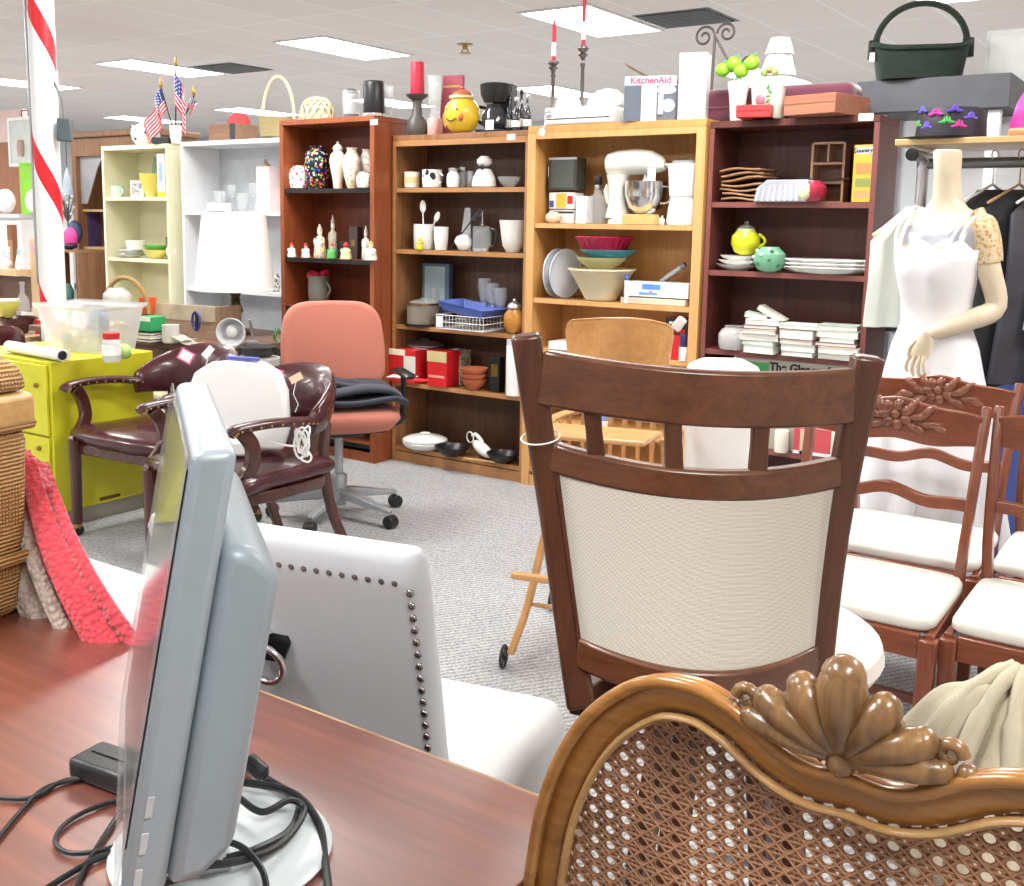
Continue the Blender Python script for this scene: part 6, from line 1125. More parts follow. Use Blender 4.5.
for s_ in (-1, 1):
    for o_ in (0, .028): stp.tube(cr([(s_*(.095+o_), -.128+o_*.8, 1.29), (s_*(.105+o_), -.09, 1.36), (s_*(.115+o_*.8), -.02, 1.425-o_*.5), (s_*(.115+o_), .06, 1.4), (s_*.1, .105, 1.24)]), .006, 6, rb=.003, up=(0, 0, 1))
stp.build('straps', DW, DR)
# garment on hanger left of the mannequin
RK = thing('garment_rail', 'grey steel clothes rail behind the mannequin', 'clothes rail', (0, 0, 0)); ry = 4.42; rl = P(915, 143, y=ry); rzz = P(975, 163, y=ry).z
RK.location = (-.95, ry, 0); MB().tube([(-.06, 0, rzz), (1.6, 0, rzz)], .02, 12).build('rail', M((.2, .21, .22), .4, .5), RK)
for x in (-.04, 1.55): MB().tube([(x, 0, 0), (x, 0, rl.z-.035)], .022, 12).build('upright', STEEL, RK); 
MB().tube([(-.04, -.18, rl.z-.055), (-.04, .18, rl.z-.055)], .022, 12).build('end_rail', STEEL, RK); MB().lathe([(.024, 0), (.024, .01), (.01, .012)], n=14, m=Matrix.Translation((-.04, -.18, rl.z-.055)) @ Matrix.Rotation(PI/2, 4, 'X')).build('end_cap', BLACK, RK)
MB().tube([(-.04, 0, .04), (-.04, -.25, .04)], .018).build('foot', STEEL, RK); MB().tube([(1.55, 0, .04), (1.55, -.25, .04)], .018).build('foot', STEEL, RK)
SB = tag(MB().bb(0, 1.75, -.22, .22, 0, .022).build('shelf_board', wood('pine_shelf', (.5, .32, .13), (.66, .46, .22), 'x'), None, loc=(rl.x-.02, ry, rl.z-.022), bevel=.002), 'pine shelf board lying across the top of the clothes rail', 'shelf board')
def garment(x, w, top, bot, mat, label, gi, bot_w=1.2, hc=WHITE, yoff=0, cat='garment', name='garment', ang=0):
    t_ = thing(name, label, cat, (x, ry+yoff, rzz), ang, 'clothes hanging on the rail'); hk = MB(); hk.tube([(.0+.022*math.cos(a*.5-.6), 0, .022+.022*math.sin(a*.5-.6)+.002) for a in range(8)]+[(0, 0, -.03), (0, 0, -.08)], .003, 6)
    hk.tube([(-w/2*.9, 0, -.15), (0, 0, -.08), (w/2*.9, 0, -.15)], .006, 6); hk.build('hanger', hc, t_)
    L_ = [(top, .25), (top-.03, .55), (top-.08, 1), (top-.3, .95), ((top+bot)/2, 1.0), (bot, bot_w)]; n = 40; rings_ = []
    for z_, k in L_: rings_.append([((w/2*k)*math.cos(2*PI*i/n), (.038+.012*(z_ < top-.1))*(1+.35*math.sin(6*PI*i/n*2+gi))*math.sin(2*PI*i/n), z_) for i in range(n)])
    MB().loft(rings_).build('cloth', mat, t_, ang=80); return t_
BK = fabric('black_cloth', (.012, .012, .016), 300); 
garment(-.74, .4, -.1, -.8, BK, 'long black dress hanging just right of the mannequin', 1, 1.3, WHITE, 0, ang=1.15); garment(-.65, .4, -.1, -.82, BK, 'black coat hanging behind the mannequin arm', 2, 1.4, GOLDW, .0, ang=1.15)
garment(-.56, .38, -.11, -.8, M((.03, .03, .04), .6, 0, .3, .4, 60), 'dark sequinned gown hanging in the middle of the rail', 3, 1.3, WHITE, 0, ang=1.15)
garment(-.46, .34, -.12, -.6, M((.4, .42, .45), .35, .2, .35, .9, 30), 'silvery sheer plastic covered garment on the rail', 4, 1.3, WHITE, -.0, ang=1.1)
garment(-.35, .32, -.12, -.75, M((.78, .78, .76), .6, 0, .05, .4, 40), 'white garment hanging at the right edge of the photo', 5, 1.2, STEEL, 0, ang=1.1)
garment(-.23, .38, -.1, -.85, BK, 'black garment beyond the right edge of the photo', 6, 1.2, WHITE, 0, ang=1.1)
t = thing('hanger_cluster', 'blue plastic hanger hooked over the right part of the rail', 'hanger', (-.13, ry-.12, rzz+.045), .4); MB().tube([(-.12, 0, -.03), (0, 0, .05), (.12, 0, -.03)], .007, 6).build('bar', BLUE, t); MB().tube([(0, 0, .05), (0, 0, .08), (.02, 0, .09)], .004, 6).build('hook', STEEL, t)
bw_ = tag(MB().bb(-.9, .9, -.03, .03, 0, .84).build('divider_panel', M((.07, .12, .4), .6), None, loc=(0.0, 4.8, 0)), 'bright blue panel standing low behind the hanging clothes', 'panel')
hg = thing('hanging_blouse', 'pale sage blouse on a wooden hanger left of the mannequin', 'blouse', tuple(P(923, 172, y=4.3)), .9)
MB().tube(cr([(0, 0, .02), (.02, 0, .04), (0, 0, .06), (-.02, 0, .04)]), .003, 6).build('hook', STEEL, hg); MB().tube([(-.2, 0, -.24), (-.02, 0, -.13), (.1, 0, -.17)], .006, 6, rb=.01).build('hanger_bar', M((.72, .68, .5), .5), hg); MB().tube([(-.02, 0, -.13), (-.01, 0, -.04), (0, 0, .02)], .003, 6).build('hanger_stem', STEEL, hg)
n = 40; MB().loft([[(ox+a*math.cos(2*PI*i/n), .035*(1+.3*math.sin(2*PI*i/n*7))*math.sin(2*PI*i/n), z_) for i in range(n)] for z_, a, ox in ((-.13, .03, -.02), (-.2, .09, -.06), (-.26, .115, -.09), (-.4, .115, -.09), (-.56, .12, -.095), (-.58, .12, -.095))]).build('cloth', M((.6, .64, .58), .8, 0, .04, .4, 60), hg, ang=80)
# hat and shopping things on the pine shelf
zb = rl.z+.001
hl = V((ax(950, 4.36, zb), 4.36, zb)); t = thing('sun_hat', 'black hat printed with neon pink, green and purple leaves', 'hat', tuple(hl), 0); HM = M((.012, .01, .02), .6)
MB().lathe([(.125, .0), (.12, .05), (.115, .1), (.1, .115), (0, .118)], n=28).build('crown', HM, t); MB().lathe([(.125, 0), (.18, -.0), (.185, .006), (.125, .012)], n=28, c=(-.02, -.01, 0), sx=.95).build('brim', BLACK, t)
for k, (a, zz, c) in enumerate(((-2.6, .05, (.08, .4, .06)), (-2.15, .04, (.15, .08, .6)), (-1.85, .085, (.7, .03, .35)), (-1.5, .055, (.08, .45, .08)), (-1.15, .04, (.8, .04, .35)), (-1.3, .095, (.12, .06, .55)), (-.8, .07, (.15, .1, .6)), (-2.4, .1, (.1, .1, .6)))):
    lf = MB()
    for q in range(7): an = -1.2+q*.4+PI/2; lf.sphere((.1185*math.cos(a+.1*math.cos(an)), .1185*math.sin(a+.1*math.cos(an)), zz+.014*math.sin(an)), (.004, .004, .013), 6, (0, 0, a)) if q % 2 else lf.sphere((.1185*math.cos(a+.17*math.cos(an)), .1185*math.sin(a+.17*math.cos(an)), zz+.008*math.sin(an)), (.004, .011, .005), 6, (0, 0, a))
    lf.build('leaf_print', M(c, .6), t)
t = thing('handbag', 'shiny magenta and pink bag at the right end of the pine shelf', 'bag', (ax(1042, 4.32, zb), 4.32, zb)); MB().loft([[(x*a, y_*.06, z_) for x, y_ in [(math.cos(2*PI*i/16), math.sin(2*PI*i/16)) for i in range(16)]] for z_, a in ((0, .09), (.04, .11), (.12, .09), (.2, .05))]).build('pouch', M((.65, .05, .35), .35, 0, .3, .6, 40), t); MB().tube(cr([(-.03, 0, .19), (-.02, 0, .26), (.04, 0, .27), (.05, 0, .2)]), .01).build('handle', M((.5, .05, .5), .3), t); MB().bb(-.1, .12, -.075, .06, .0, .03).build('orange_lining', M((.6, .25, .12), .5), t, bevel=.01)
t = thing('folded_scarf', 'small pile of green and white scarves left of the neon hat', 'scarf', (ax(928, 4.45, zb), 4.45, zb)); MB().sphere((0, 0, .03), (.05, .05, .03), 12).build('green_fold', M((.1, .3, .06), .7), t); MB().sphere((.03, .02, .06), (.05, .04, .02), 12).build('white_fold', M((.7, .7, .7), .7), t)
# grey plastic shelf unit + green basket
gy = 5.02; ga, gb = P(857, 80, y=gy), P(1012, 74, y=gy); gz = (ga.z+gb.z)/2; zlo = P(1000, 108, y=gy).z
GU = thing('plastic_shelving', 'dark grey plastic shelf unit with white posts at the upper right', 'shelving', ((ga.x+gb.x)/2, gy+.22, 0)); wg = (gb.x-ga.x)/2; GP = M((.1, .105, .12), .6, 0, .1)
MB().bb(-wg, wg, -.22, .22, zlo, gz).build('tray_shelf', GP, GU, bevel=.006); MB().bb(-wg, wg, -.22, .22, .9, .98).build('tray_shelf', GP, GU, bevel=.006)
for x in (-wg+.1, wg-.06):
    for y_ in (-.17, .17): MB().bb(x-.025, x+.025, y_-.025, y_+.025, 0, zlo-.001).build('post', M((.8, .83, .87), .5), GU, bevel=.004)
l_ = V((ax(917, gy+.1, gz), gy+.12, gz+.001)); s = mpp(l_); BT = thing('wicker_basket', 'dark green wicker basket with a tall arched handle', 'basket', tuple(l_), math.radians(20)); GW = wicker('green_wicker', (.006, .012, .01), (.035, .07, .05), 75, 75)
W = 44*s; MB().loft([[(a*math.copysign(abs(math.cos(q))**.6, math.cos(q)), c*math.copysign(abs(math.sin(q))**.6, math.sin(q)), z_*.78+.03*abs(math.cos(q))**3*(z_ > .1)) for q in [2*PI*i/48 for i in range(48)]] for z_, a, c in ((0, W*.88, .13), (.08, W*.93, .14), (.155, W, .15), (.16, W*.97, .145), (.02, W*.85, .12))]).build('woven_body', GW, BT, ang=70)
MB().tube([(1.03*a*math.copysign(abs(math.cos(q))**.6, math.cos(q)), .152*math.copysign(abs(math.sin(q))**.6, math.sin(q)), .126+.03*abs(math.cos(q))**3) for q, a in [(2*PI*i/48, W) for i in range(48)]], .011, 8, closed=True).build('rim', GW, BT)
MB().tube([(W*.98*math.cos(PI*i/28), 0, .12+.215*math.sin(PI*i/28)**.85) for i in range(29)], .014, 8).build('arched_handle', GW, BT); wrp = MB()
for s_ in (-1, 1): wrp = MB().tube([(s_*W*1.0, 0, .1), (s_*W*.99, 0, .18)], .024, 10); wrp.build('handle_wrap', GW, BT)
MB().box((0, 0, .01), (.1, .1, .004)).build('basket_floor', GW, BT); MB().box((-W*1.04, -.05, .1), (.02, .03, .04)).build('white_tag', WHITE, BT)
# things behind at upper right: white cabinet, distant basket handles
cb_ = P(1000, 60, y=5.6); t = thing('wardrobe', 'tall white wardrobe in the upper right corner behind the shelving', 'wardrobe', (P(985, 60, y=5.5).x+.35, 5.75, 0)); zc_ = P(1000, 30, y=5.5).z
MB().bb(-.35, .6, -.25, .25, 0, zc_).build('carcass', M((.62, .65, .64), .6), t, bevel=.003); MB().bb(-.33, .12, -.262, -.252, .1, zc_-.03).build('door', M((.66, .69, .68), .6), t); MB().bb(.13, .58, -.262, -.252, .1, zc_-.03).build('door', M((.66, .69, .68), .6), t)
t = thing('screen_panel', 'pale wall panel behind the garment rail', 'panel', (-.35, 5.38, 0)); MB().bb(-.75, 1.1, -.02, .02, 0, 1.72).build('board', M((.7, .71, .72), .7), t); MB().bb(-.3, -.28, -.03, -.021, 0, 1.72).build('seam', M((.5, .5, .5), .7), t)
# ---------------------------------------------------------------- left side: desk with lamp and clutter, far background
DZ = .72; DT = thing('writing_table', 'dark wooden table behind the captain chairs covered with clutter', 'table', (-5.05, 4.02, 0)); DTW = wood('table_dark', (.1, .05, .03), (.2, .1, .06), 'x')
MB().bb(-.75, 1.0, -.38, .38, DZ-.035, DZ).build('table_top', DTW, DT, bevel=.004); MB().bb(-.7, .95, -.34, .34, DZ-.14, DZ-.036).build('apron', DTW, DT)
for x in (-.7, .95):
    for y_ in (-.33, .33): MB().bb(x-.025, x+.025, y_-.025, y_+.025, 0, DZ-.141).build('leg', DTW, DT)
def dp(u, y): return spot(u, y, DZ)
# lamp with large shade
lb = dp(236, 4.12); LP = thing('table_lamp', 'brass table lamp with a very large white drum shade', 'lamp', tuple(lb)); s = mpp(lb)
zs0, zs1 = P(230, 290, y=4.12).z-DZ, P(230, 214, y=4.12).z-DZ; r0_ = 40*s; r1_ = 31*s; mb = MB()
SHM, nts, bs = _base('lamp_shade', .8, 0, Subsurface_Weight=.0); bs.inputs['Base Color'].default_value = (.86, .85, .82, 1)
MB().lathe([(r0_, zs0), (r1_, zs1), (r1_-.004, zs1), (r0_-.004, zs0)], n=48).build('shade', M((.86, .85, .82), .8, 0, .02, .2, 200), LP)
MB().lathe([(r0_+.002, zs0), (r0_+.002, zs0+.012), (r0_-.002, zs0+.013)], n=48).build('shade_trim', WHITE, LP)
AB = M((.16, .13, .06), .35, .8); MB().lathe([(.08, 0), (.085, .01), (.06, .03), (.025, .05), (.02, .1), (.045, .13), (.03, .17), (.02, .2), (.036, .235), (.022, .255), (.03, .28), (.02, zs0-.07), (.03, zs0-.06), (.02, zs0-.02), (.012, zs0+.1), (.006, zs1-.01)], n=24).build('base', AB, LP)
MB().tube([(-r1_+.004, 0, zs1-.01), (r1_-.004, 0, zs1-.01)], .003, 6).build('harp_bar', BRASS, LP)
cl_ = P(232, 331, y=3.72); t = thing('clamp_lamp', 'white metal reflector clamp lamp with its bowl facing forward', 'clamp lamp', tuple(cl_)); m_ = (CAM-cl_+V((-1.2, 0, -1.0))).normalized().to_track_quat('Z', 'Y').to_matrix().to_4x4()
MB().lathe([(.02, -.14), (.03, -.1), (.035, -.07), (.045, -.06), (.06, -.03), (.072, .02), (.075, .04), (.07, .04), (.055, -.02), (.03, -.05), (0, -.05)], n=30, m=m_).build('reflector', M((.85, .86, .88), .25), t); MB().sphere((0, -.0, 0), (.032, .032, .032), 14).build('bulb', WHITE, t)
MB().tube(cr([(0, .12, .05), (.0, .14, -.05), (0, .12, -.17)]), .008).build('arm', STEEL, t); MB().lathe([(.05, 0), (.05, .012), (.01, .02)], c=(0, .12, DZ-cl_.z+.001), n=20).build('clamp_foot', STEEL, t); MB().tube([(0, .12, DZ-cl_.z+.01), (0, .12, -.17)], .008).build('stem', STEEL, t)
# wooden crate panel with blue tool handle
l_ = dp(176, 3.8); t = thing('upended_drawer', 'weathered brown wooden drawer standing on end on the table', 'drawer', (l_.x, 3.85, DZ+.001), math.radians(8)); w0, h0 = .30, P(176, 305, y=3.8).z-DZ
MB().bb(-w0, w0*.85, -.02, .0, 0, h0).build('front_board', wood('weathered', (.24, .15, .1), (.42, .3, .2), 'x', .7), t); MB().bb(-w0, w0*.85, -.026, -.0205, h0*.52, h0).build('pale_band', M((.5, .42, .3), .7, 0, .2), t); MB().bb(w0*.85, w0*.95, -.03, .15, 0, h0).build('side_board', wood('weathered2', (.18, .1, .06), (.3, .2, .13), 'z', .7), t)
l2 = P(196, 321, y=3.8); t = thing('scissors', 'navy handled scissors hanging over the drawer edge', 'scissors', tuple(l2)); m_ = MB(); m_.tube([(.03*math.cos(a*.5), 0, .05*math.sin(a*.5)) for a in range(13)], .007, 6, closed=True); m_.build('handle_loop', M((.03, .04, .2), .4), t); MB().box((.005, 0, .0), (.02, .006, .09)).build('blade', BLACK, t)
pot('red_cup', 'bright orange red plastic cup on the cluttered table', 'cup', 148, 3.78, DZ+.1, 17, 19, 'cup', M((.75, .1, .03), .4))
bx('craft_box', 'stack base box under the orange red cup', 'box', 148, 3.78, DZ, 22, 17, .14, M((.6, .6, .58), .6)); bx('green_box', 'small green and white craft box on the cluttered table', 'box', 152, 3.6, DZ+.055, 19, 14, .1, M((.03, .35, .12), .5), [('white_top', 0, 1, .7, 1, WHITE)])
for k in range(3): book(dp(150, 3.58)+V((.0, 0, k*.018)), .16-.01*k, .016, .13, (DARK, PG[5], BLACK)[k], 'thin book, %s under the green craft box' % ['lowest', 'middle', 'topmost'][k], .1*k, 0, 'books under the green craft box')
pot('white_mug', 'square white mug in front of the wooden drawer', 'mug', 171, 3.6, DZ, 17, 18, 'mug', M((.62, .62, .58), .4))
t = thing('paper_scraps', 'loose heap of folded paper beside the white mug', 'papers', tuple(dp(186, 3.64)), .2); MB().grid(lambda i, j: ((i-.5)*.16, (j-.5)*.1, .01+.012*math.sin(i*6)), 8, 4).build('sheet', TAGW, t, solid=.002); MB().grid(lambda i, j: ((i-.6)*.12, (j-.6)*.1, .028+.01*math.sin(i*5+1)), 8, 4).build('sheet', M((.6, .5, .38), .8), t, solid=.002)
# wicker basket with tall handle + glass dome behind tub
l_ = spot(112, 3.62, DZ); t = thing('handled_basket', 'wicker basket with a tall golden handle behind the white tub', 'basket', (l_.x, 3.72, DZ+.001), .1); zz = P(112, 277, y=3.72).z-DZ; ww = 31*mpp(V(t.location))
GWK = wicker('golden_wicker', (.3, .16, .05), (.62, .4, .15), 60, 60); MB().lathe([(ww*.75, 0), (ww*.95, .12), (ww, .13), (ww*.9, .12), (ww*.7, .01)], n=28, sy=.7).build('bowl', GWK, t); MB().tube([(ww*math.cos(PI*i/24), 0, .12+(zz-.12)*math.sin(PI*i/24)) for i in range(25)], .013, 8).build('handle', GWK, t)
pot('glass_dome', 'cloudy plastic bag bulging out of the handled basket', 'bag', 118, 3.72, DZ+.13, 38, 22, 'round', glass('cloudy', (.8, .82, .78), .2, .7), sy=.6)
bx('white_tissue', 'white tissue box beside the handled basket', 'box', 88, 3.74, DZ, 14, 34, .1, WHITE) if 0 else None
# black pan on white crock pot behind the chairs
l_ = P(262, 372, y=3.75); t = thing('slow_cooker', 'white appliance with a black pan on top between the chairs', 'cooker', (l_.x, 3.72, .0)); zt_c = P(262, 356, y=3.72).z
MB().lathe([(.09, 0), (.1, .02), (.02, .04), (.02, zt_c-.14)], n=20).build('pedestal', STEEL, t); MB().lathe([(.1, zt_c-.14), (.115, zt_c-.1), (.115, zt_c-.01), (0, zt_c)], n=26).build('white_body', PORC, t)
tag(MB().lathe([(.07, 0), (.085, .005), (.095, .04), (.1, .045), (.085, .04), (0, .03)], n=28).build('black_pan', BLACK, None, loc=(l_.x, 3.72, zt_c+.002)), 'round black pan on the white appliance between the chairs', 'pan')
pl = thing('artificial_plant', 'thin green sprig beside the salmon office chair', 'plant', tuple(P(276, 372, y=4.0))); g_ = MB()
for k in range(12): a = k*2.4; g_.sphere((.02*math.cos(a), .02*math.sin(a), .02*k), (.018, .006, .01), 6, (0, a, a))
g_.build('leaves', M((.08, .2, .08), .5), pl); MB().tube([(0, 0, -.75), (0, 0, .24)], .004, 6).build('stem', GREEN, pl); MB().lathe([(.05, 0), (.06, .1), (.055, .1), (0, .09)], c=(0, 0, -P(276, 372, y=4.0).z+.001), n=16).build('pot', WHITE, pl)
# bowls at far left on a side table
yb_ = 3.7; ST2 = thing('side_table', 'pale side table at the far left behind the yellow cabinet', 'side table', (-6.0, 3.85, 0)); zs_ = P(18, 332, y=3.75).z; MB().bb(-.45, .2, -.3, .3, zs_-.03, zs_).build('table_top', wood('st2', (.45, .28, .14), (.6, .42, .24), 'x'), ST2, bevel=.003)
for x in (-.42, .17):
    for y_ in (-.27, .27): MB().bb(x-.02, x+.02, y_-.02, y_+.02, 0, zs_-.031).build('leg', GOLDW, ST2)
pot('wooden_bowl', 'dark maroon bowl on the side table at far left', 'bowl', 19, 3.72, zs_, 38, 16, 'bowl', M((.06, .015, .02), .25), n=30); pot('plastic_bowl', 'yellow and white bowl resting on the maroon bowl', 'bowl', 7, 3.72, zs_+16*.0055+.001, 26, 16, 'bowl', M((.8, .75, .15), .35), n=30)
pot('plastic_bowl', 'white bowl inside the yellow bowl at the left edge', 'bowl', 6, 3.72, zs_+.15, 26, 8, 'bowl', PORC, n=30); pot('glass_jar', 'clear glass jar behind the maroon bowl', 'jar', 24, 3.98, zs_, 13, 44, 'bottle', GLS); pot('glass_jar', 'smaller clear jar near the left bowls', 'jar', 38, 3.98, zs_, 12, 24, 'jar', GLS)
bx('red_packet', 'thin red packet beside the maroon bowl', 'packet', 40, 3.78, zs_, 4, 14, .05, RED)
# armoire
ya = 5.6; a0, a1 = P(73, 200, y=ya).x, P(124, 200, y=ya).x+.35; za = P(100, 131, y=ya).z; AR = thing('armoire', 'tall brown armoire with an open mirrored door at the left', 'armoire', ((a0+a1)/2, ya+.25, 0)); wa_ = (a1-a0)/2; AW = wood('armoire_wood', (.15, .07, .03), (.3, .15, .07))
MB().bb(-wa_-.03, wa_+.03, -.28, .25, za-.05, za).build('cornice', AW, AR, bevel=.01); 
for x in (-wa_, wa_-.06): MB().bb(x, x+.06, -.25, .25, 0, za-.051).build('side_post', AW, AR)
MB().bb(-wa_+.06, wa_-.06, .22, .24, 0, za-.051).build('back_panel', wood('arm_b', (.1, .05, .025), (.18, .09, .05)), AR); MB().bb(-wa_+.061, wa_-.061, -.25, -.22, za-.2, za-.052).build('header', AW, AR)
for zz in (.35, .75, 1.1, 1.42): MB().bb(-wa_+.061, wa_-.061, -.2, .21, zz-.02, zz).build('shelf', GOLDW, AR)
MB().prism([(-wa_+.3, za-.3), (-wa_+.35, za-.24), (-wa_+.45, za-.2), (wa_-.061, za-.2), (wa_-.061, za-.201), (-wa_+.061, za-.201), (-wa_+.061, za-.6), (-wa_+.14, za-.6)], -.21, -.2, 'xz').build('mirror_panel', M((.5, .5, .52), .15, .3), AR)
def bgbit(name, label, cat, u, y_, z_, w, h, prof, mat, **k): return pot(name, label, cat, u, y_, z_, w, h, prof, mat, **k)
bgbit('storage_box', 'dark purple box on the armoire shelf', 'box', 92, ya+.15, 1.1, 18, 34, 'cyl', M((.06, .04, .14), .5), n=4, rz=PI/4); bgbit('lamp', 'small white lamp on the upper armoire shelf', 'lamp', 88, ya+.15, 1.42, 13, 22, 'bowl', PORC); bgbit('pot_lid', 'grey pot on the lower armoire shelf', 'pot', 95, ya+.12, .75, 22, 16, 'round', M((.2, .22, .2), .4)); bgbit('teal_bowl', 'teal bowl on the armoire shelf', 'bowl', 108, ya+.1, .75, 15, 12, 'bowl', M((.08, .25, .25), .4))
# clutter between post and armoire
ys = 5.2; SH = thing('wooden_rack', 'low wooden rack between the striped post and the armoire', 'rack', (P(62, 250, y=ys).x-.1, ys+.15, 0)); zr = P(68, 250, y=ys).z
for zz in (zr, .62, .25): MB().bb(-.25, .3, -.15, .15, zz-.02, zz).build('shelf', wood('rk', (.2, .11, .05), (.35, .2, .1), 'x'), SH)
for x in (-.24, .29): MB().bb(x-.012, x+.012, -.14, .14, 0, zr-.021).build('side', AW, SH)
t = thing('baby_seat', 'bright pink and black baby seat on the wooden rack', 'seat', tuple(spot(71, ys+.1, zr)), .2); MB().sphere((0, 0, .09), (.07, .06, .1), 14, (0, .3, 0)).build('pink_pad', M((.75, .08, .35), .6), t); MB().sphere((.02, .03, .14), (.07, .05, .1), 12).build('navy_shell', M((.03, .04, .12), .5), t); MB().sphere((0, -.02, .03), (.08, .06, .03), 12).build('dark_base', M((.05, .02, .05), .5), t)
bgbit('teal_pot', 'teal pot on the middle of the wooden rack', 'pot', 68, ys+.1, .8-.18, 13, 22, 'round', M((.1, .25, .25), .5)); 
if 1:
    t = thing('hanging_bag', 'grey blue sheer bag hanging between post and armoire', 'bag', tuple(P(67, 170, y=ys+.3)), 0); MB().lathe([(.01, .02), (.05, -.08), (.07, -.2), (.05, -.24)], n=14, sy=.5).build('body', M((.45, .52, .6), .6, 0, .2, .5, 30), t); MB().tube([(0, 0, .02), (0, 0, .3)], .003, 5).build('cord', DARK, t)
t = thing('ornament_tree', 'dark twiggy ornament with white blossoms beside the armoire', 'ornament', tuple(spot(68, ys+.22, zr+.22)), 0); tw_ = MB()
for k in range(16): a = k*2.4; tw_.tube([(0, 0, 0), (.05*math.cos(a), .05*math.sin(a), .06+.012*k)], .004, 5)
tw_.tube([(0, 0, -.22), (0, 0, .05)], .006); tw_.build('twigs', M((.1, .1, .1), .6), t); fl = MB()
for k in range(10): a = k*2.4; fl.sphere((.05*math.cos(a), .05*math.sin(a), .07+.018*k), .012, 6)
fl.build('blossoms', WHITE, t)
# far left: lantern cabinet, green crate, white pillows, wooden easel shelf
yl = 5.9; zl = P(20, 214, y=yl).z; FS = thing('display_table', 'pale display table with linens at the far left', 'table', (P(5, 214, y=yl).x-.1, yl+.2, 0)); MB().bb(-.6, .5, -.3, .3, zl-.04, zl).build('table_top', M((.6, .6, .6), .6), FS); MB().bb(-.58, .48, -.27, .27, 0, zl-.041).build('skirt_cloth', M((.75, .74, .72), .8, 0, .05, .5, 20), FS)
for k, (u, w, l) in enumerate(((6, 24, 'white and pink pillow leftmost on the display table'), (36, 24, 'white pillow nearer the striped post on the display table'))): l_ = spot(u, yl+.05, zl); tag(MB().sphere((0, 0, .121), (.13, .07, .12), 16).build('pillow', M((.85, .76, .8) if k == 0 else (.85, .83, .84), .85, 0, .08, .5, 20), None, loc=tuple(l_)), l, 'pillow', 'pillows on the display table')
yc_ = 6.3; l0, l1 = P(9, 118, y=yc_), P(33, 166, y=yc_); t = thing('white_cabinet', 'white framed lantern cabinet hanging high at the left', 'cabinet', ((l0.x+l1.x)/2, yc_, l1.z)); ww, hh = (l1.x-l0.x)/2+.02, l0.z-l1.z
MB().bb(-ww, ww, 0, .12, 0, hh).build('box', M((.62, .66, .62), .6), t); fr4 = MB()
for a, b_, c, d_ in ((-ww, ww, 0, .03), (-ww, ww, hh-.03, hh), (-ww, -ww+.03, .03, hh-.03), (ww-.03, ww, .03, hh-.03)): fr4.bb(a, b_, -.012, -.001, c, d_)
fr4.build('frame', WHITE, t); MB().tube([(-.06, .06, hh), (-.06, .06, hh+.07), (.06, .06, hh+.07), (.06, .06, hh)], .006).build('top_handle', DARK, t); MB().lathe([(.03, .1), (.04, .18), (.03, .26)], c=(.02, -.02, 0), n=12).build('ornament', M((.5, .35, .3), .6), t)
PBp = thing('pegboard_partition', 'brown partition wall behind the hanging white cabinet', 'partition', (P(5, 160, y=6.45).x-.1, 6.5, 0)); MB().bb(-.7, .42, -.02, .02, 0, P(5, 142, y=6.45).z).build('panel', wood('partw', (.28, .11, .06), (.42, .19, .11), 'z', .7), PBp); zq = P(5, 142, y=6.45).z; MB().bb(-.7, .42, -.03, .03, zq, P(5, 110, y=6.45).z).build('pink_header', M((.75, .55, .52), .7), PBp)
t = thing('green_crate', 'lime green box against the striped post', 'box', (P(27, 183, y=6.05).x, 6.05, zl+.001), 0); gh = P(27, 163, y=6.05).z-zl; MB().bb(-.045, .06, -.05, .05, 0, gh).build('body', M((.25, .6, .04), .5), t, bevel=.004); MB().bb(-.05, .065, -.055, .055, gh-.012, gh+.002).build('rim', M((.3, .65, .08), .5), t)
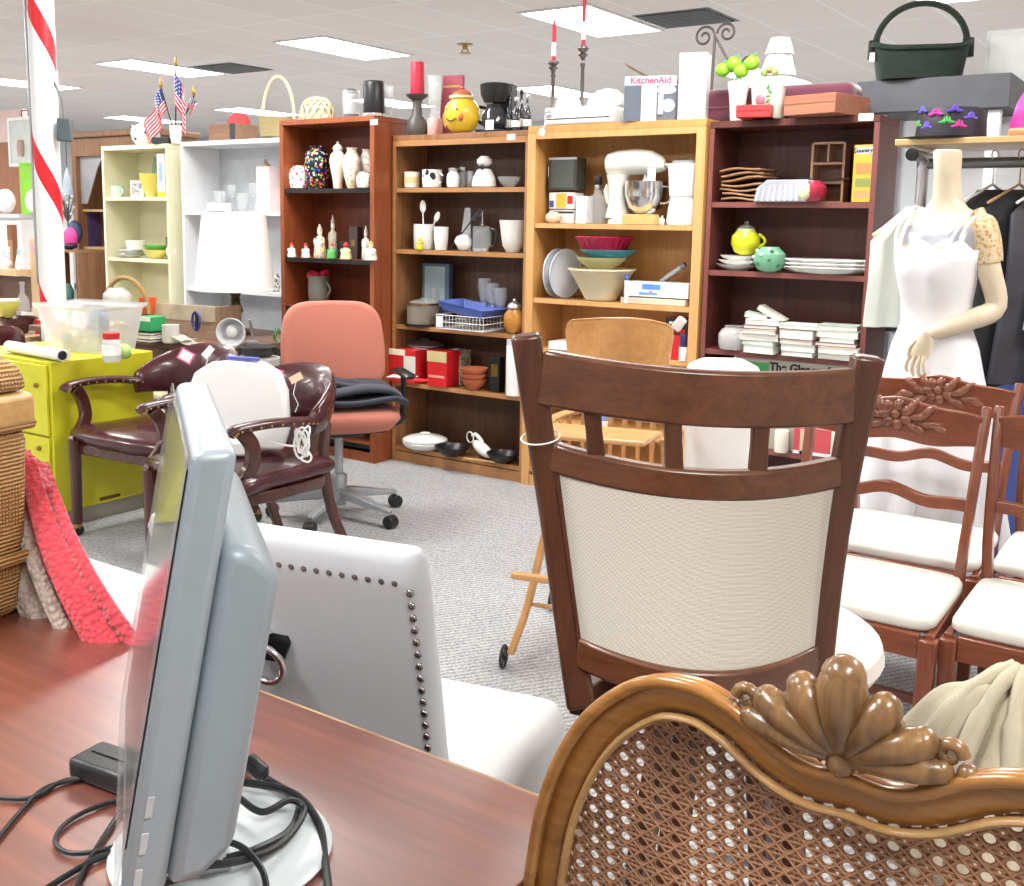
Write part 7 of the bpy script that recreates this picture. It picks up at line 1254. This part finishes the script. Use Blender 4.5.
yw = 5.0; WE = wood('easel_oak', (.5, .33, .16), (.68, .48, .27)); xr = P(35, 260, y=yw).x; t = thing('open_rack', 'pale oak open frame shelf at the far left', 'shelf frame', (xr, yw, 0)); zr2 = P(10, 268, y=yw).z; MB().bb(-.035, .035, -.02, .02, 0, P(35, 238, y=yw).z).build('upright', WE, t); MB().bb(-.6, -.036, -.15, .0, zr2-.05, zr2).build('shelf_rail', WE, t); MB().bb(-.6, -.04, .001, .02, zr2-.35, zr2-.06).build('lower_board', DTW, t); MB().bb(-.6, -.53, -.02, .02, 0, zr2-.051).build('upright', WE, t)
MB().box((.0, -.022, P(35, 248, y=yw).z), (.025, .002, .09)).build('pink_sticker', M((.85, .3, .55), .6), t)
t = thing('white_ornament', 'white openwork ornament on the pale oak frame', 'ornament', (ax(6, yw-.08, zr2), yw-.08, zr2+.001)); o_ = MB()
for k in range(9): a = k*2.4; o_.tube([(.04*math.cos(a+q*.5), .03*math.sin(a+q*.5), .03+.016*k+.012*math.sin(q)) for q in range(8)], .009, 6)
o_.sphere((0, 0, .04), (.06, .05, .04), 10); o_.build('openwork', PORC, t); MB().lathe([(.04, 0), (.04, .01), (0, .01)], n=14).build('foot', PORC, t)
bx('picture_card', 'white card with blue picture leaning on the oak frame', 'card', 20, yw-.1, zr2, 9, 24, .01, WHITE, [('blue_picture', .2, .8, .6, .85, M((.3, .5, .65), .5))], tilt=.35)
bx('wood_post', 'short reddish wooden post behind the white card', 'post', 19, yw+.25, 0, 8, 14+int(zr2/mpp((-5.5, yw+.25, zr2))), .05, wood('rp', (.28, .12, .06), (.42, .2, .1)), [('cap', 0, 1, .9, 1, BROWNW)]) ; 
# ---------------------------------------------------------------- camera and view
cd = bpy.data.cameras.new('camera'); co = bpy.data.objects.new('camera', cd); COL.objects.link(co)
mtx = Matrix((CR, CU, -CF)).transposed().to_4x4(); mtx.translation = CAM; co.matrix_world = mtx
cd.sensor_fit = 'HORIZONTAL'; cd.sensor_width = 36; cd.lens = F/1024*36
cd.shift_x = (512-PX)/1024; cd.shift_y = (PY-443)/1024; cd.clip_start = .05; cd.clip_end = 60
S = bpy.context.scene; S.camera = co
S.view_settings.view_transform = 'Standard'; S.view_settings.look = 'None'; S.view_settings.gamma = 1; S.view_settings.exposure = .6; S.view_settings.use_curve_mapping = False
wd = bpy.data.worlds.new('world'); S.world = wd; wd.use_nodes = True; wd.node_tree.nodes['Background'].inputs[0].default_value = (.8, .85, .9, 1); wd.node_tree.nodes['Background'].inputs[1].default_value = .5
